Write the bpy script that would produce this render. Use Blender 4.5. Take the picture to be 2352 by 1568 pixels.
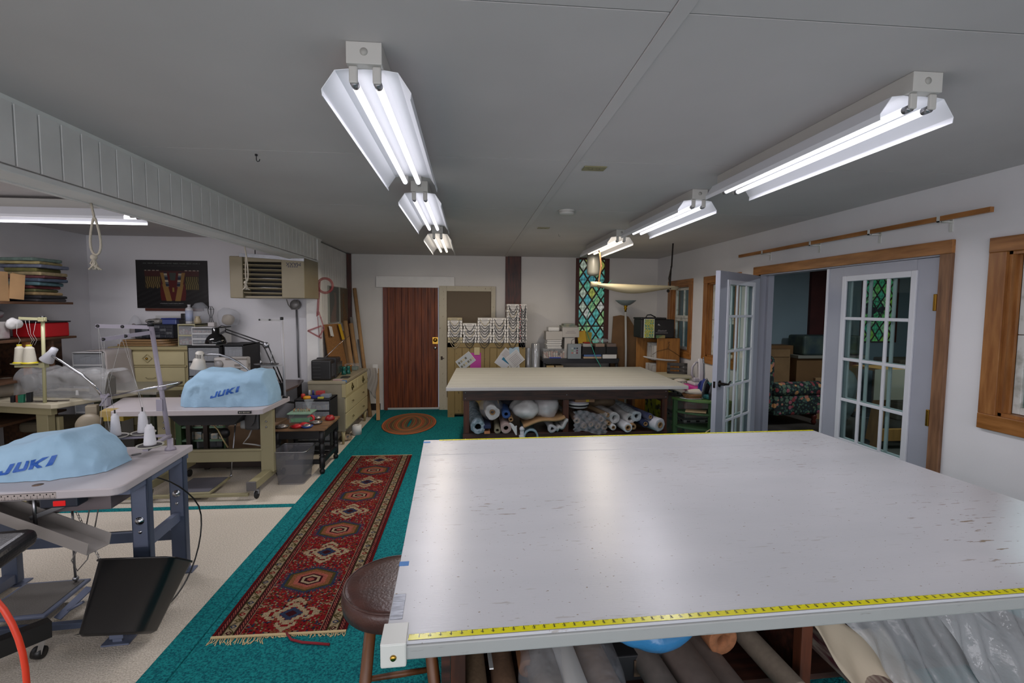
import bpy, bmesh, math, random
import numpy as np
from mathutils import Vector, Matrix, noise as mnoise

for o in list(bpy.data.objects):
    bpy.data.objects.remove(o)
S = bpy.context.scene
C = S.collection
PI = math.pi

# ------------------------------------------------------------------ camera
cam = bpy.data.cameras.new('camera')
cam.sensor_fit = 'HORIZONTAL'
cam.sensor_width = 36.0
cam.lens = 1120.0 / 2352.0 * 36.0
cam.clip_start = 0.05
cam_ob = bpy.data.objects.new('camera', cam)
C.objects.link(cam_ob)
def _cam():
    yaw, pit, rol = 0.08655, 0.06862, 0.0073
    fwd = Vector((math.sin(yaw)*math.cos(pit), math.cos(yaw)*math.cos(pit), -math.sin(pit)))
    r = Vector((math.cos(yaw), -math.sin(yaw), 0)); u = r.cross(fwd)
    r2 = math.cos(rol)*r + math.sin(rol)*u; u2 = -math.sin(rol)*r + math.cos(rol)*u
    m = Matrix((r2, u2, -fwd)).transposed().to_4x4()
    m.translation = Vector((0, 0, 1.62))
    return m
cam_ob.matrix_world = _cam()
S.camera = cam_ob

# ------------------------------------------------------------------ world and exposure
W = bpy.data.worlds.new('world'); S.world = W; W.use_nodes = True
bg = W.node_tree.nodes['Background']
bg.inputs[0].default_value = (0.55, 0.68, 0.9, 1); bg.inputs[1].default_value = 0.6
vs = S.view_settings
vs.view_transform = 'Standard'; vs.look = 'None'; vs.gamma = 1.0
vs.exposure = -0.16
try: vs.use_curve_mapping = False
except Exception: pass
TUBE_EMIT = 1.7        # surface brightness of a fluorescent tube
W_NEAR, W_MID, W_FAR, W_BAY = 8.0, 12.5, 19.0, 23.0     # watts of light thrown down by each fixture
COOL, WARM = (0.97, 0.94, 1.0), (1.0, 0.87, 0.70)

def area(name, loc, rot, sx, sy, power, col):
    l = bpy.data.lights.new(name, 'AREA'); l.shape = 'RECTANGLE'; l.size = sx; l.size_y = sy
    l.energy = power; l.color = col
    o = bpy.data.objects.new(name, l); C.objects.link(o); o.location = loc; o.rotation_euler = rot
    return o
# added fill light under the storage room ceiling, brightening the view through the doors
area('storage_room_fill', (5.3, 4.4, 2.38), (0, 0, 0), 0.3, 1.2, 42, (0.84, 0.92, 1.0))
# two added soft fills in front of the windowless rear wall, behind the camera
area('rear_wall_fill', (0.2, -2.5, 1.45), (math.pi/2, 0, 0), 4.2, 1.3, 85, (0.98, 0.95, 1.0))
area('rear_wall_bay_fill', (-3.2, -2.5, 1.45), (math.pi/2, 0, 0), 1.8, 1.3, 42, (0.98, 0.95, 1.0))
# added fill lights at ceiling height behind the camera and over the side bay
area('rear_ceiling_fill', (-0.33, -1.3, 2.28), (0, 0, 0), 0.28, 1.2, 14, COOL)
area('rear_ceiling_fill', (1.55, -1.3, 2.28), (0, 0, 0), 0.28, 1.2, 14, COOL)
area('bay_ceiling_fill', (-3.2, 1.4, 2.38), (0, 0, 0), 1.2, 0.28, 22, COOL)

# ------------------------------------------------------------------ helpers
def hexc(h):
    h = h.lstrip('#'); v = [int(h[i:i+2], 16)/255 for i in (0, 2, 4)]
    return tuple((c/12.92 if c <= 0.04045 else ((c+0.055)/1.055)**2.4) for c in v)
MATS = {}
def mat(name, col=None, rough=0.6, metal=0.0, var=0.0, scale=6.0, stretch=None, bump=0.0, bscale=40.0, col2=None,
        alpha=1.0, trans=0.0, emit=None, estr=0.0, spec=0.5, coat=0.0, thresh=None, sheen=0.0, attr=None, detail=4.0):
    if name in MATS: return MATS[name]
    m = bpy.data.materials.new(name); m.use_nodes = True
    nt = m.node_tree; P = nt.nodes['Principled BSDF']; L = nt.links.new
    c = hexc(col) if isinstance(col, str) else (col or (0.5, 0.5, 0.5))
    P.inputs['Base Color'].default_value = (*c, 1)
    P.inputs['Roughness'].default_value = rough; P.inputs['Metallic'].default_value = metal
    P.inputs['Specular IOR Level'].default_value = spec
    P.inputs['Alpha'].default_value = alpha
    P.inputs['Transmission Weight'].default_value = trans
    P.inputs['Coat Weight'].default_value = coat
    if sheen: P.inputs['Sheen Weight'].default_value = sheen
    if emit:
        P.inputs['Emission Color'].default_value = (*(hexc(emit) if isinstance(emit, str) else emit), 1)
        P.inputs['Emission Strength'].default_value = estr
    tc = None
    def coords(st):
        nonlocal tc
        tc = tc or nt.nodes.new('ShaderNodeTexCoord')
        mp = nt.nodes.new('ShaderNodeMapping'); L(tc.outputs['Object'], mp.inputs[0])
        if st: mp.inputs['Scale'].default_value = st
        return mp.outputs[0]
    if attr:
        a = nt.nodes.new('ShaderNodeAttribute'); a.attribute_name = attr
        L(a.outputs['Color'], P.inputs['Base Color'])
    elif var or col2:
        n = nt.nodes.new('ShaderNodeTexNoise'); n.inputs['Scale'].default_value = scale; n.inputs['Detail'].default_value = detail
        L(coords(stretch), n.inputs['Vector'])
        r = nt.nodes.new('ShaderNodeValToRGB')
        c2 = (hexc(col2) if isinstance(col2, str) else col2) if col2 else tuple(x*(1-var) for x in c)
        c1 = c if col2 else tuple(min(1, x*(1+var*0.6)) for x in c)
        lo, hi = thresh or (0.35, 0.65)
        r.color_ramp.elements[0].position = lo; r.color_ramp.elements[1].position = hi
        r.color_ramp.elements[0].color = (*c2, 1); r.color_ramp.elements[1].color = (*c1, 1)
        L(n.outputs['Fac'], r.inputs[0]); L(r.outputs[0], P.inputs['Base Color'])
    if bump:
        n = nt.nodes.new('ShaderNodeTexNoise'); n.inputs['Scale'].default_value = bscale; n.inputs['Detail'].default_value = 3
        L(coords(stretch), n.inputs['Vector'])
        b = nt.nodes.new('ShaderNodeBump'); b.inputs['Strength'].default_value = bump; b.inputs['Distance'].default_value = 0.01
        L(n.outputs['Fac'], b.inputs['Height']); L(b.outputs[0], P.inputs['Normal'])
    MATS[name] = m
    return m

def T(x=0, y=0, z=0, rz=0, rx=0, ry=0):
    return Matrix.Translation((x, y, z)) @ Matrix.Rotation(rz, 4, 'Z') @ Matrix.Rotation(ry, 4, 'Y') @ Matrix.Rotation(rx, 4, 'X')

class B:
    """collects shapes into one mesh; every shape is transformed by m as it is added"""
    def __init__(s, m=None):
        s.bm = bmesh.new(); s.m = m or Matrix(); s.cols = None
    def v(s, p): return s.bm.verts.new(s.m @ Vector(p))
    def f(s, vs, smooth=False, mi=0):
        try: f = s.bm.faces.new(vs)
        except ValueError: return None
        f.smooth = smooth; f.material_index = mi
        return f
    def box(s, x0, x1, y0, y1, z0, z1, r=0.0, seg=2, mi=0):
        if x0 > x1: x0, x1 = x1, x0
        if y0 > y1: y0, y1 = y1, y0
        if z0 > z1: z0, z1 = z1, z0
        v = [s.v((x, y, z)) for z in (z0, z1) for y in (y0, y1) for x in (x0, x1)]
        fs = [s.f([v[i] for i in q], mi=mi) for q in ((0,2,3,1),(4,5,7,6),(0,1,5,4),(2,6,7,3),(0,4,6,2),(1,3,7,5))]
        if r > 0:
            es = list({e for f in fs for e in f.edges})
            r = min(r, 0.45*min(x1-x0, y1-y0, z1-z0))
            res = bmesh.ops.bevel(s.bm, geom=es, offset=r, segments=seg, profile=0.5, affect='EDGES')
            for f in res['faces']: f.material_index = mi
        return s
    def prism(s, pts, a, b, ax='z', mi=0, r=0.0):
        def P(p, t):
            return {'z': (p[0], p[1], t), 'y': (p[0], t, p[1]), 'x': (t, p[0], p[1])}[ax]
        A = [s.v(P(p, a)) for p in pts]; Bv = [s.v(P(p, b)) for p in pts]
        n = len(pts); fs = [s.f(A[::-1], mi=mi), s.f(Bv, mi=mi)]
        for i in range(n):
            fs.append(s.f([A[i], A[(i+1) % n], Bv[(i+1) % n], Bv[i]], mi=mi))
        fs = [f for f in fs if f]
        bmesh.ops.recalc_face_normals(s.bm, faces=fs)
        if r > 0:
            bmesh.ops.bevel(s.bm, geom=list({e for f in fs for e in f.edges}), offset=r, segments=2, profile=0.5, affect='EDGES')
        return s
    def tube(s, pts, r, n=8, closed=False, cap=True, mi=0, flat=1.0):
        pts = [Vector(p) for p in pts]; N = len(pts)
        R = r if isinstance(r, (list, tuple)) else [r]*N
        rings = []; up = None
        for i, p in enumerate(pts):
            if closed: d = pts[(i+1) % N] - pts[i-1]
            else: d = pts[min(i+1, N-1)] - pts[max(i-1, 0)]
            if d.length < 1e-9: d = Vector((0, 0, 1))
            d.normalize()
            if up is None:
                up = Vector((0, 0, 1)) if abs(d.z) < 0.9 else Vector((1, 0, 0))
            up = (up - d*up.dot(d))
            if up.length < 1e-6: up = d.orthogonal()
            up.normalize(); sd = d.cross(up)
            rings.append([s.v(p + R[i]*(math.cos(2*PI*k/n)*sd + flat*math.sin(2*PI*k/n)*up)) for k in range(n)])
        for i in range(N if closed else N-1):
            a, b = rings[i], rings[(i+1) % N]
            for k in range(n):
                s.f([a[k], a[(k+1) % n], b[(k+1) % n], b[k]], True, mi)
        if cap and not closed:
            s.f(rings[0][::-1], mi=mi); s.f(rings[-1], mi=mi)
        return s
    def bar(s, p0, p1, w, h, mi=0, up=(0, 0, 1)):
        p0 = Vector(p0); p1 = Vector(p1); d = (p1-p0).normalized(); up = Vector(up)
        if abs(d.dot(up)) > 0.99: up = Vector((0, 1, 0))
        sd = d.cross(up).normalized(); u = sd.cross(d)
        v = [s.v(p + sd*a*w/2 + u*b*h/2) for p in (p0, p1) for a, b in ((-1,-1),(1,-1),(1,1),(-1,1))]
        fs = [s.f([v[i] for i in q], mi=mi) for q in ((3,2,1,0),(4,5,6,7),(0,1,5,4),(1,2,6,5),(2,3,7,6),(3,0,4,7))]
        return s
    def lathe(s, prof, c=(0, 0, 0), n=20, ax='z', mi=0, smooth=True, sx=1.0, sy=1.0):
        rings = []
        for r, z in prof:
            ring = []
            for k in range(n):
                a = 2*PI*k/n; x, y = r*math.cos(a)*sx, r*math.sin(a)*sy
                p = {'z': (x, y, z), 'y': (x, z, y), 'x': (z, x, y)}[ax]
                ring.append(s.v((c[0]+p[0], c[1]+p[1], c[2]+p[2])))
            rings.append(ring)
        fs = []
        for a, b in zip(rings, rings[1:]):
            for k in range(n): fs.append(s.f([a[k], a[(k+1) % n], b[(k+1) % n], b[k]], smooth, mi))
        if prof[0] != prof[-1]:
            if prof[0][0] > 1e-5: fs.append(s.f(rings[0][::-1], mi=mi))
            if prof[-1][0] > 1e-5: fs.append(s.f(rings[-1], mi=mi))
        fs = [f for f in fs if f]
        bmesh.ops.recalc_face_normals(s.bm, faces=fs)
        return s
    def surf(s, fn, nu, nv, cu=False, cv=False, mi=0, smooth=True):
        g = [[s.v(fn(i/(nu if cu else nu-1), j/(nv if cv else nv-1))) for j in range(nv)] for i in range(nu)]
        for i in range(nu if cu else nu-1):
            for j in range(nv if cv else nv-1):
                s.f([g[i][j], g[(i+1) % nu][j], g[(i+1) % nu][(j+1) % nv], g[i][(j+1) % nv]], smooth, mi)
        return s
    def ball(s, c, r, n=12, mi=0, squash=None):
        rx, ry, rz = r if isinstance(r, (tuple, list)) else (r, r, r)
        m = max(6, n//2+2)
        prof = [(math.sin(PI*i/(m-1)), -math.cos(PI*i/(m-1))) for i in range(m)]
        rings = []
        for pr, pz in prof:
            rings.append([s.v((c[0]+rx*pr*math.cos(2*PI*k/n), c[1]+ry*pr*math.sin(2*PI*k/n), c[2]+rz*pz)) for k in range(n)])
        for a, b in zip(rings, rings[1:]):
            for k in range(n): s.f([a[k], a[(k+1) % n], b[(k+1) % n], b[k]], True, mi)
        return s
    def jitter(s, amp, sc=6.0, seed=0):
        for v in s.bm.verts:
            v.co += amp*mnoise.noise_vector(v.co*sc + Vector((seed*7.3, seed*3.1, seed)))
        return s

WM = {}     # world matrices by object
def put(b, name, m, parent=None, solid=0.0, sub=0, weld=True):
    """link builder b as ONE mesh object; children are stored relative to their parent"""
    if weld: bmesh.ops.remove_doubles(b.bm, verts=b.bm.verts[:], dist=1e-6)
    bm = b.bm
    if parent is not None:
        Mi = WM[parent]; M0 = Mi.inverted()
        bmesh.ops.transform(bm, matrix=M0, verts=bm.verts[:]); Mw = Mi
        loc = Vector()
    else:
        if len(bm.verts):
            xs = [v.co for v in bm.verts]
            loc = Vector(((min(c.x for c in xs)+max(c.x for c in xs))/2, (min(c.y for c in xs)+max(c.y for c in xs))/2, min(c.z for c in xs)))
        else: loc = Vector()
        bmesh.ops.translate(bm, vec=-loc, verts=bm.verts[:])
        Mw = Matrix.Translation(loc)
    me = bpy.data.meshes.new(name); bm.to_mesh(me); bm.free()
    for mm in (m if isinstance(m, (list, tuple)) else [m]): me.materials.append(mm)
    o = bpy.data.objects.new(name, me); C.objects.link(o)
    if parent is not None: o.parent = parent
    o.location = loc
    WM[o] = Mw if parent is None else Mw
    if solid:
        md = o.modifiers.new('thickness', 'SOLIDIFY'); md.thickness = solid; md.offset = 0
    if sub:
        md = o.modifiers.new('smooth', 'SUBSURF'); md.levels = sub; md.render_levels = sub
    return o
def tag(o, label=None, cat=None, group=None, kind=None):
    if label: o['label'] = label
    if cat: o['category'] = cat
    if group: o['group'] = group
    if kind: o['kind'] = kind
    return o
def thing(name, label, cat, loc, rz=0.0, group=None):
    o = bpy.data.objects.new(name, None); C.objects.link(o)
    o.empty_display_size = 0.05
    o.location = loc; o.rotation_euler = (0, 0, rz)
    WM[o] = T(loc[0], loc[1], loc[2], rz)
    return tag(o, label, cat, group)
def solo(name, label, cat, b, m, group=None, **k):
    return tag(put(b, name, m, None, **k), label, cat, group)
def dup(root, loc, rz=None, label=None, group=None, scale=None):
    def cp(o, par):
        c = o.copy(); C.objects.link(c); c.parent = par
        for ch in list(o.children): cp(ch, c)
        return c
    kids = list(root.children)
    r = root.copy(); C.objects.link(r); r.location = loc
    if rz is not None: r.rotation_euler = (0, 0, rz)
    if scale: r.scale = scale
    if label: r['label'] = label
    if group: r['group'] = group
    for ch in kids: cp(ch, r)
    return r
def struct(name, b, m, parent=None, label=None, **k):
    o = put(b, name, m, parent, **k)
    if parent is None: o['kind'] = 'structure'
    return o

def lettering(txt, size, m4, depth=0.0006, align='CENTER', shear=0.0, sx=1.0):
    """a builder holding the characters txt, lying in the local XY plane of matrix m4"""
    cu = bpy.data.curves.new('lettering', 'FONT'); cu.body = txt; cu.size = size; cu.extrude = depth
    cu.align_x = align; cu.align_y = 'CENTER'; cu.resolution_u = 2; cu.shear = shear
    to = bpy.data.objects.new('lettering', cu); C.objects.link(to)
    dg = bpy.context.evaluated_depsgraph_get()
    me = bpy.data.meshes.new_from_object(to.evaluated_get(dg))
    b = B(); b.bm.from_mesh(me)
    bmesh.ops.transform(b.bm, matrix=m4 @ Matrix.Diagonal((sx, 1, 1, 1)), verts=b.bm.verts[:])
    bpy.data.objects.remove(to); bpy.data.curves.remove(cu); bpy.data.meshes.remove(me)
    return b
def faceto(p, n, up=(0, 0, 1)):
    """matrix at p with local Z along n and local Y close to up"""
    z = Vector(n).normalized(); x = Vector(up).cross(z).normalized(); y = z.cross(x)
    m = Matrix((x, y, z)).transposed().to_4x4(); m.translation = Vector(p)
    return m
def painted(name, m4, w, h, nx, ny, fn, m, parent=None, t=0.0):
    """a flat panel in the local XY plane of m4 whose printed pattern is stored per face; fn(U, V) -> rgb in sRGB 0..1"""
    U, V = np.meshgrid((np.arange(nx)+.5)/nx, (np.arange(ny)+.5)/ny)
    col = np.clip(fn(U, V), 0, 1).reshape(-1, 3)
    col = np.where(col <= 0.04045, col/12.92, ((col+0.055)/1.055)**2.4)
    xs = np.linspace(-w/2, w/2, nx+1); ys = np.linspace(-h/2, h/2, ny+1)
    X, Y = np.meshgrid(xs, ys); co = np.stack([X, Y, np.full_like(X, t)], -1).reshape(-1, 3)
    R = np.array(m4); co = co @ R[:3, :3].T + R[:3, 3]
    if parent is not None:
        Mi = np.array(WM[parent].inverted()); co = co @ Mi[:3, :3].T + Mi[:3, 3]; loc = Vector()
    else:
        loc = Vector(R[:3, 3]); co = co - R[:3, 3]
    i = np.arange(nx*ny); r = i//nx; c = i % nx; a = r*(nx+1)+c
    faces = np.stack([a, a+1, a+nx+2, a+nx+1], -1)
    me = bpy.data.meshes.new(name); me.from_pydata(co.tolist(), [], faces.tolist())
    at = me.color_attributes.new('Col', 'FLOAT_COLOR', 'CORNER')
    cc = np.concatenate([np.repeat(col, 4, 0), np.ones((len(col)*4, 1))], 1)
    at.data.foreach_set('color', cc.ravel())
    me.materials.append(m)
    o = bpy.data.objects.new(name, me); C.objects.link(o); o.location = loc
    if parent is not None: o.parent = parent; WM[o] = WM[parent]
    else: WM[o] = Matrix.Translation(loc)
    return o
# ------------------------------------------------------------------ materials of the room
M_wall = mat('white wall paint', (0.70, 0.69, 0.71), 0.65, var=0.04, scale=1.4, bump=0.05, bscale=60)
M_wallb = mat('end wall paint', (0.62, 0.60, 0.575), 0.7, var=0.05, scale=1.2, bump=0.05, bscale=60)
M_ceil = mat('ceiling paint', (0.53, 0.505, 0.50), 0.8, var=0.08, scale=0.9)
M_trimw = mat('white painted trim', (0.70, 0.69, 0.67), 0.55, var=0.06, scale=5)
M_amber = mat('amber pine trim', '#9c6a3a', 0.4, col2='#7d4c22', scale=3.0, stretch=(9, 9, 1.2), bump=0.06, bscale=20)
M_amberh = mat('amber pine rail', '#a8713c', 0.4, col2='#80501f', scale=3.0, stretch=(9, 1.2, 9), bump=0.06, bscale=20)
M_weather = mat('weathered fir trim', '#866043', 0.55, col2='#5b3d28', scale=3.0, stretch=(9, 9, 1.0))
M_dark = mat('dark stained wood', '#552618', 0.5, col2='#27120e', scale=4, stretch=(10, 10, 1))
M_darkh = mat('dark stained rail', '#42231b', 0.5, col2='#28130f', scale=4, stretch=(1, 10, 10))
M_grey = mat('grey door paint', '#9b9da8', 0.45, var=0.04, scale=2)
M_sash = mat('old white sash paint', '#c9cac6', 0.5, col2='#9d9d94', scale=14, thresh=(0.3, 0.5))
M_black = mat('black plastic', '#131314', 0.4)
M_blackmat = mat('dull black', '#17171a', 0.7)
M_chrome = mat('chrome', '#c9cbd0', 0.18, metal=1.0)
M_steel = mat('brushed steel', '#9a9b9e', 0.35, metal=1.0)
M_brass = mat('brass', '#b58c3c', 0.25, metal=1.0)
def glass_mat(name, tint=(0.9, 0.95, 0.95), a=0.12, rough=0.02):
    if name in MATS: return MATS[name]
    m = bpy.data.materials.new(name); m.use_nodes = True; nt = m.node_tree
    for n in list(nt.nodes): nt.nodes.remove(n)
    out = nt.nodes.new('ShaderNodeOutputMaterial'); mx = nt.nodes.new('ShaderNodeMixShader')
    tr = nt.nodes.new('ShaderNodeBsdfTransparent'); gl = nt.nodes.new('ShaderNodeBsdfGlossy')
    lw = nt.nodes.new('ShaderNodeLayerWeight'); fr = nt.nodes.new('ShaderNodeMath'); fr.operation = 'POWER'; fr.inputs[1].default_value = 4.5
    nt.links.new(lw.outputs['Facing'], fr.inputs[0])
    ad = nt.nodes.new('ShaderNodeMath'); ad.operation = 'ADD'; ad.inputs[1].default_value = a; ad.use_clamp = True
    tr.inputs[0].default_value = (*tint, 1); gl.inputs['Roughness'].default_value = rough
    nt.links.new(fr.outputs[0], ad.inputs[0]); nt.links.new(ad.outputs[0], mx.inputs[0])
    nt.links.new(tr.outputs[0], mx.inputs[1]); nt.links.new(gl.outputs[0], mx.inputs[2]); nt.links.new(mx.outputs[0], out.inputs[0])
    MATS[name] = m; return m
M_glass = glass_mat('window glass', (0.82, 0.9, 0.88), 0.03)
def film_mat(name, col, a, rough=0.25, bump=0.5, bscale=30):
    """thin plastic sheet: partly transparent, with crinkled sheen"""
    if name in MATS: return MATS[name]
    m = mat(name, col, rough, bump=bump, bscale=bscale); nt = m.node_tree
    out = nt.nodes['Material Output']; P = nt.nodes['Principled BSDF']
    mx = nt.nodes.new('ShaderNodeMixShader'); tr = nt.nodes.new('ShaderNodeBsdfTransparent')
    mx.inputs[0].default_value = a
    nt.links.new(tr.outputs[0], mx.inputs[1]); nt.links.new(P.outputs[0], mx.inputs[2]); nt.links.new(mx.outputs[0], out.inputs[0])
    return m
M_film = film_mat('clear plastic film', '#cfd2d8', 0.24, 0.18)
M_filmw = film_mat('milky plastic film', '#a6a9ab', 0.55, 0.25)
M_clearbox = film_mat('clear storage plastic', '#b9bec2', 0.24, 0.3, bump=0.0)

# carpets
def carpet(name, c1, c2, sc=180, st=None, big=None):
    m = mat(name, c1, 0.95, col2=c2, scale=sc, thresh=(0.35, 0.62), detail=2, stretch=st, bump=0.6, bscale=sc*1.1, spec=0.1)
    return m
M_beige = carpet('beige loop carpet', '#d6cdbf', '#b3aa9b', 150)
M_teal = carpet('teal carpet', '#1c7f80', '#0f4f5a', 110)
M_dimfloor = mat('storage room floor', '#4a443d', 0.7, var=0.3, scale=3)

XL, XR, YB, ZC = -1.88, 3.04, 7.75, 2.43
BX, BY = -4.45, 6.15       # far left wall and end wall of the side bay
Y0 = -2.6
b = B(); b.box(-4.6, -1.43, Y0, YB, -0.1, 0.0); struct('floor', b, M_beige)
b = B(); b.box(-1.43, -1.305, Y0, YB, -0.1, 0.004, r=0.003); b.box(-1.297, XR+0.0, Y0, YB, -0.1, 0.004, r=0.003)
b.box(-1.306, -1.296, Y0, YB, -0.1, -0.004); struct('floor', b, M_teal)
b = B(); b.box(-4.44, -1.431, 3.985, 4.045, -0.02, 0.005, r=0.002); struct('trim_1', b, M_teal)
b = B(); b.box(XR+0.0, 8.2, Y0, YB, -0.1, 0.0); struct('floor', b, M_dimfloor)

# ceiling with panel seams drawn as narrow open grooves
b = B(); b.box(-4.6, 8.2, Y0-0.1, YB+0.15, ZC+0.012, ZC+0.1)
ys = [Y0, -1.36, 0.0, 1.352, 2.707, 4.055, 5.412, 6.768, YB]
for x0, x1 in ((-1.82, 0.545), (0.60, XR)):
    for a, c in zip(ys, ys[1:]): b.box(x0, x1, a+0.003, c-0.003, ZC, ZC+0.014)
for a, c in ((Y0, 1.7), (1.7, 3.88), (3.88, BY)): b.box(BX, -1.95, a+0.003, c-0.003, ZC, ZC+0.014)
b.box(XR+0.12, 8.1, Y0, YB, ZC, ZC+0.014)
struct('ceiling', b, M_ceil)
b = B(); b.box(0.547, 0.598, Y0, YB, ZC-0.004, ZC+0.012, r=0.002); struct('trim_2', b, M_ceil)
b = B(); b.prism([(-1.82, 2.43), (-1.82, 2.405), (-1.795, 2.43)], Y0, 6.2, ax='y'); struct('trim_3', b, M_trimw)

# boxed beam over the bay opening, vertical boards
b = B()
y = Y0
while y < 6.15:
    b.box(-1.82, -1.80-0.008, y+0.004, min(y+0.1133, 6.15)-0.004, 2.17, ZC-0.002, r=0.002, seg=1); y += 0.1133
b.box(-1.93, -1.826, Y0, 6.15, 2.155, ZC)
b.box(-1.95, -1.79, Y0, 6.05, 2.135, 2.16, r=0.004)
b.box(-1.95, -1.925, Y0, 6.15, 2.13, 2.42)
b.box(-1.95, -1.80, 6.03, 6.16, 0.0, 2.42, r=0.004)
struct('trim_4', b, M_trimw)

# walls
def boards(b, x, y0, y1, z0, z1, step=0.1133):
    y = y0
    while y < y1-0.01:
        b.box(x-0.02, x, y+0.002, min(y+step, y1)-0.002, z0, z1, r=0.002, seg=1); y += step
b = B(); boards(b, XL, 6.16, YB, 0.0, ZC); b.box(XL-0.1, XL-0.004, 6.16, YB, 0, ZC); struct('wall_left', b, M_trimw)
b = B(); b.box(BX-0.1, BX, Y0, BY+0.1, 0, ZC); struct('wall_bay_left', b, M_wall)
b = B(); b.box(BX, -1.951, BY, BY+0.1, 0, ZC); struct('wall_bay_end', b, M_wall)
b = B(); b.box(-4.6, 8.2, Y0-0.1, Y0, 0, ZC); struct('wall_rear', b, M_wall)
b = B()
# end wall with stained glass opening and doorway
GX0, GX1, GZ0, GZ1 = 1.745, 2.165, 0.98, 2.40
b.box(-2.0, -1.34, YB, YB+0.14, 0, ZC); b.box(-1.34, -0.4925, YB, YB+0.14, 1.98, ZC); b.box(-0.4925, GX0-0.05, YB, YB+0.14, 0, ZC)
b.box(GX0-0.05, GX1+0.06, YB, YB+0.14, 0, GZ0-0.03); b.box(GX0-0.05, GX1+0.06, YB, YB+0.14, GZ1+0.02, ZC)
b.box(GX1+0.06, XR+0.1, YB, YB+0.14, 0, ZC)
struct('wall_back', b, M_wallb)
def wall_x(name, x0, x1, holes, ya, yb, m):
    b = B(); y = ya
    for (h0, h1, z0, z1) in holes:
        b.box(x0, x1, y, h0, 0, ZC); y = h1
        if z0 > 0: b.box(x0, x1, h0, h1, 0, z0)
        b.box(x0, x1, h0, h1, z1, ZC)
    b.box(x0, x1, y, yb, 0, ZC)
    return struct(name, b, m)
WIN = [(1.42, 2.53), (5.36, 6.03), (6.55, 7.17)]
wall_x('wall_right', XR, XR+0.12, [(WIN[0][0], WIN[0][1], 1.02, 1.96), (2.93, 4.93, 0, 1.985), (WIN[1][0], WIN[1][1], 1.02, 1.955), (WIN[2][0], WIN[2][1], 1.02, 1.955)], Y0, YB, M_wall)

# corner post, wall post, header board, baseboards
b = B(); b.box(-1.875, -1.815, 7.70, YB, 0.0, ZC-0.001); struct('trim_5', b, M_dark)
b = B(); b.box(0.559, 0.808, YB-0.03, YB+0.01, 0.0, ZC-0.001, r=0.003); struct('trim_6', b, M_dark)
hb = B(); hb.box(-1.44, -0.24, YB-0.05, YB+0.002, 1.925, 2.097, r=0.003)
for i, x in enumerate((-1.395, -1.21, -1.0, -0.74, -0.60, -0.39)):
    hb.lathe([(0.0, -0.0515), (0.006, -0.0515), (0.006, -0.049)], (x, YB, 2.03 if i % 2 else 2.08), 8, 'y')
hb = struct('trim_7', hb, M_trimw)
b = B(); b.box(-1.81, -1.40, YB-0.02, YB+0.005, 0.0, 0.105, r=0.003); struct('baseboard_back', b, mat('black brown base', '#231815', 0.5))

# ---- redwood plank door
M_red = mat('redwood planks', '#7d3f1c', 0.5, col2='#451c0c', scale=2.6, stretch=(14, 14, 0.9), thresh=(0.3, 0.7), bump=0.05, bscale=12, spec=0.3)
door = thing('door_1', None, None, (-0.9, YB-0.02, 0)); door['kind'] = 'structure'
b = B(); x = -1.272
for w in (0.115, 0.10, 0.10, 0.105, 0.10, 0.10, 0.105, 0.05):
    b.box(x+0.001, x+w-0.001, YB-0.025, YB+0.02, 0.035, 1.985, r=0.003, seg=1); x += w
put(b, 'door_panel', M_red, door)
b = B(); b.box(-1.34, -1.285, YB-0.035, YB+0.05, 0, 1.985, r=0.003); b.box(-1.284, -1.274, YB-0.03, YB+0.05, 0, 1.985)
put(b, 'door_jamb', mat('red brown jamb', '#6a2d18', 0.5, var=0.3, scale=4, stretch=(6, 6, 1)), door)
b = B(); b.box(-1.285, -0.485, YB-0.04, YB+0.01, 0.012, 0.04, r=0.002); put(b, 'threshold', mat('aluminium strip', '#c9c7c0', 0.4, metal=0.6), door)
b = B(); b.box(-0.585, -0.495, YB-0.032, YB-0.024, 1.045, 1.155, r=0.003); dp = put(b, 'latch_plate', M_brass, door)
b = B(); b.lathe([(0.0, -0.085), (0.022, -0.083), (0.032, -0.07), (0.03, -0.055), (0.012, -0.045), (0.012, -0.03)], (-0.54, YB, 1.11), 20, 'y'); put(b, 'door_knob', M_brass, door)
b = B(); b.lathe([(0.0, -0.05), (0.018, -0.048), (0.026, -0.04), (0.026, -0.025)], (-0.54, YB, 0.985), 16, 'y'); put(b, 'deadbolt', M_steel, door)

# ---- old screen door standing closed beside it
M_cream = mat('chipped cream paint', '#b8b09c', 0.6, col2='#6f5c43', scale=22, stretch=(2.5, 2.5, 1), thresh=(0.26, 0.36))
sd = thing('screen_door', 'old chipped cream framed screen door beside the dark plank door', 'door', (-0.02, YB-0.05, 0))
b = B(); b.box(-0.478, -0.36, YB-0.055, YB-0.001, 0.0, 1.955, r=0.003); put(b, 'stile', M_cream, sd)
b = B(); b.box(0.335, 0.403, YB-0.055, YB-0.001, 0.0, 1.955, r=0.003); put(b, 'stile', M_cream, sd)
b = B(); b.box(-0.36, 0.335, YB-0.055, YB-0.001, 1.875, 1.955, r=0.003); b.box(-0.36, 0.335, YB-0.055, YB-0.001, 0.0, 0.2, r=0.003); put(b, 'rail', M_cream, sd)
b = B(); b.box(-0.362, 0.337, YB-0.03, YB-0.022, 0.2, 1.877); put(b, 'screen', mat('brown screen mesh', '#6b5f50', 0.9, var=0.1, scale=300), sd)
b = B(); b.box(-0.455, -0.425, YB-0.062, YB-0.054, 0.80, 0.855, r=0.002); b.box(-0.44, -0.40, YB-0.07, YB-0.06, 0.82, 0.83); put(b, 'latch', mat('rusty iron', '#3a2a20', 0.7), sd)

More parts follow.
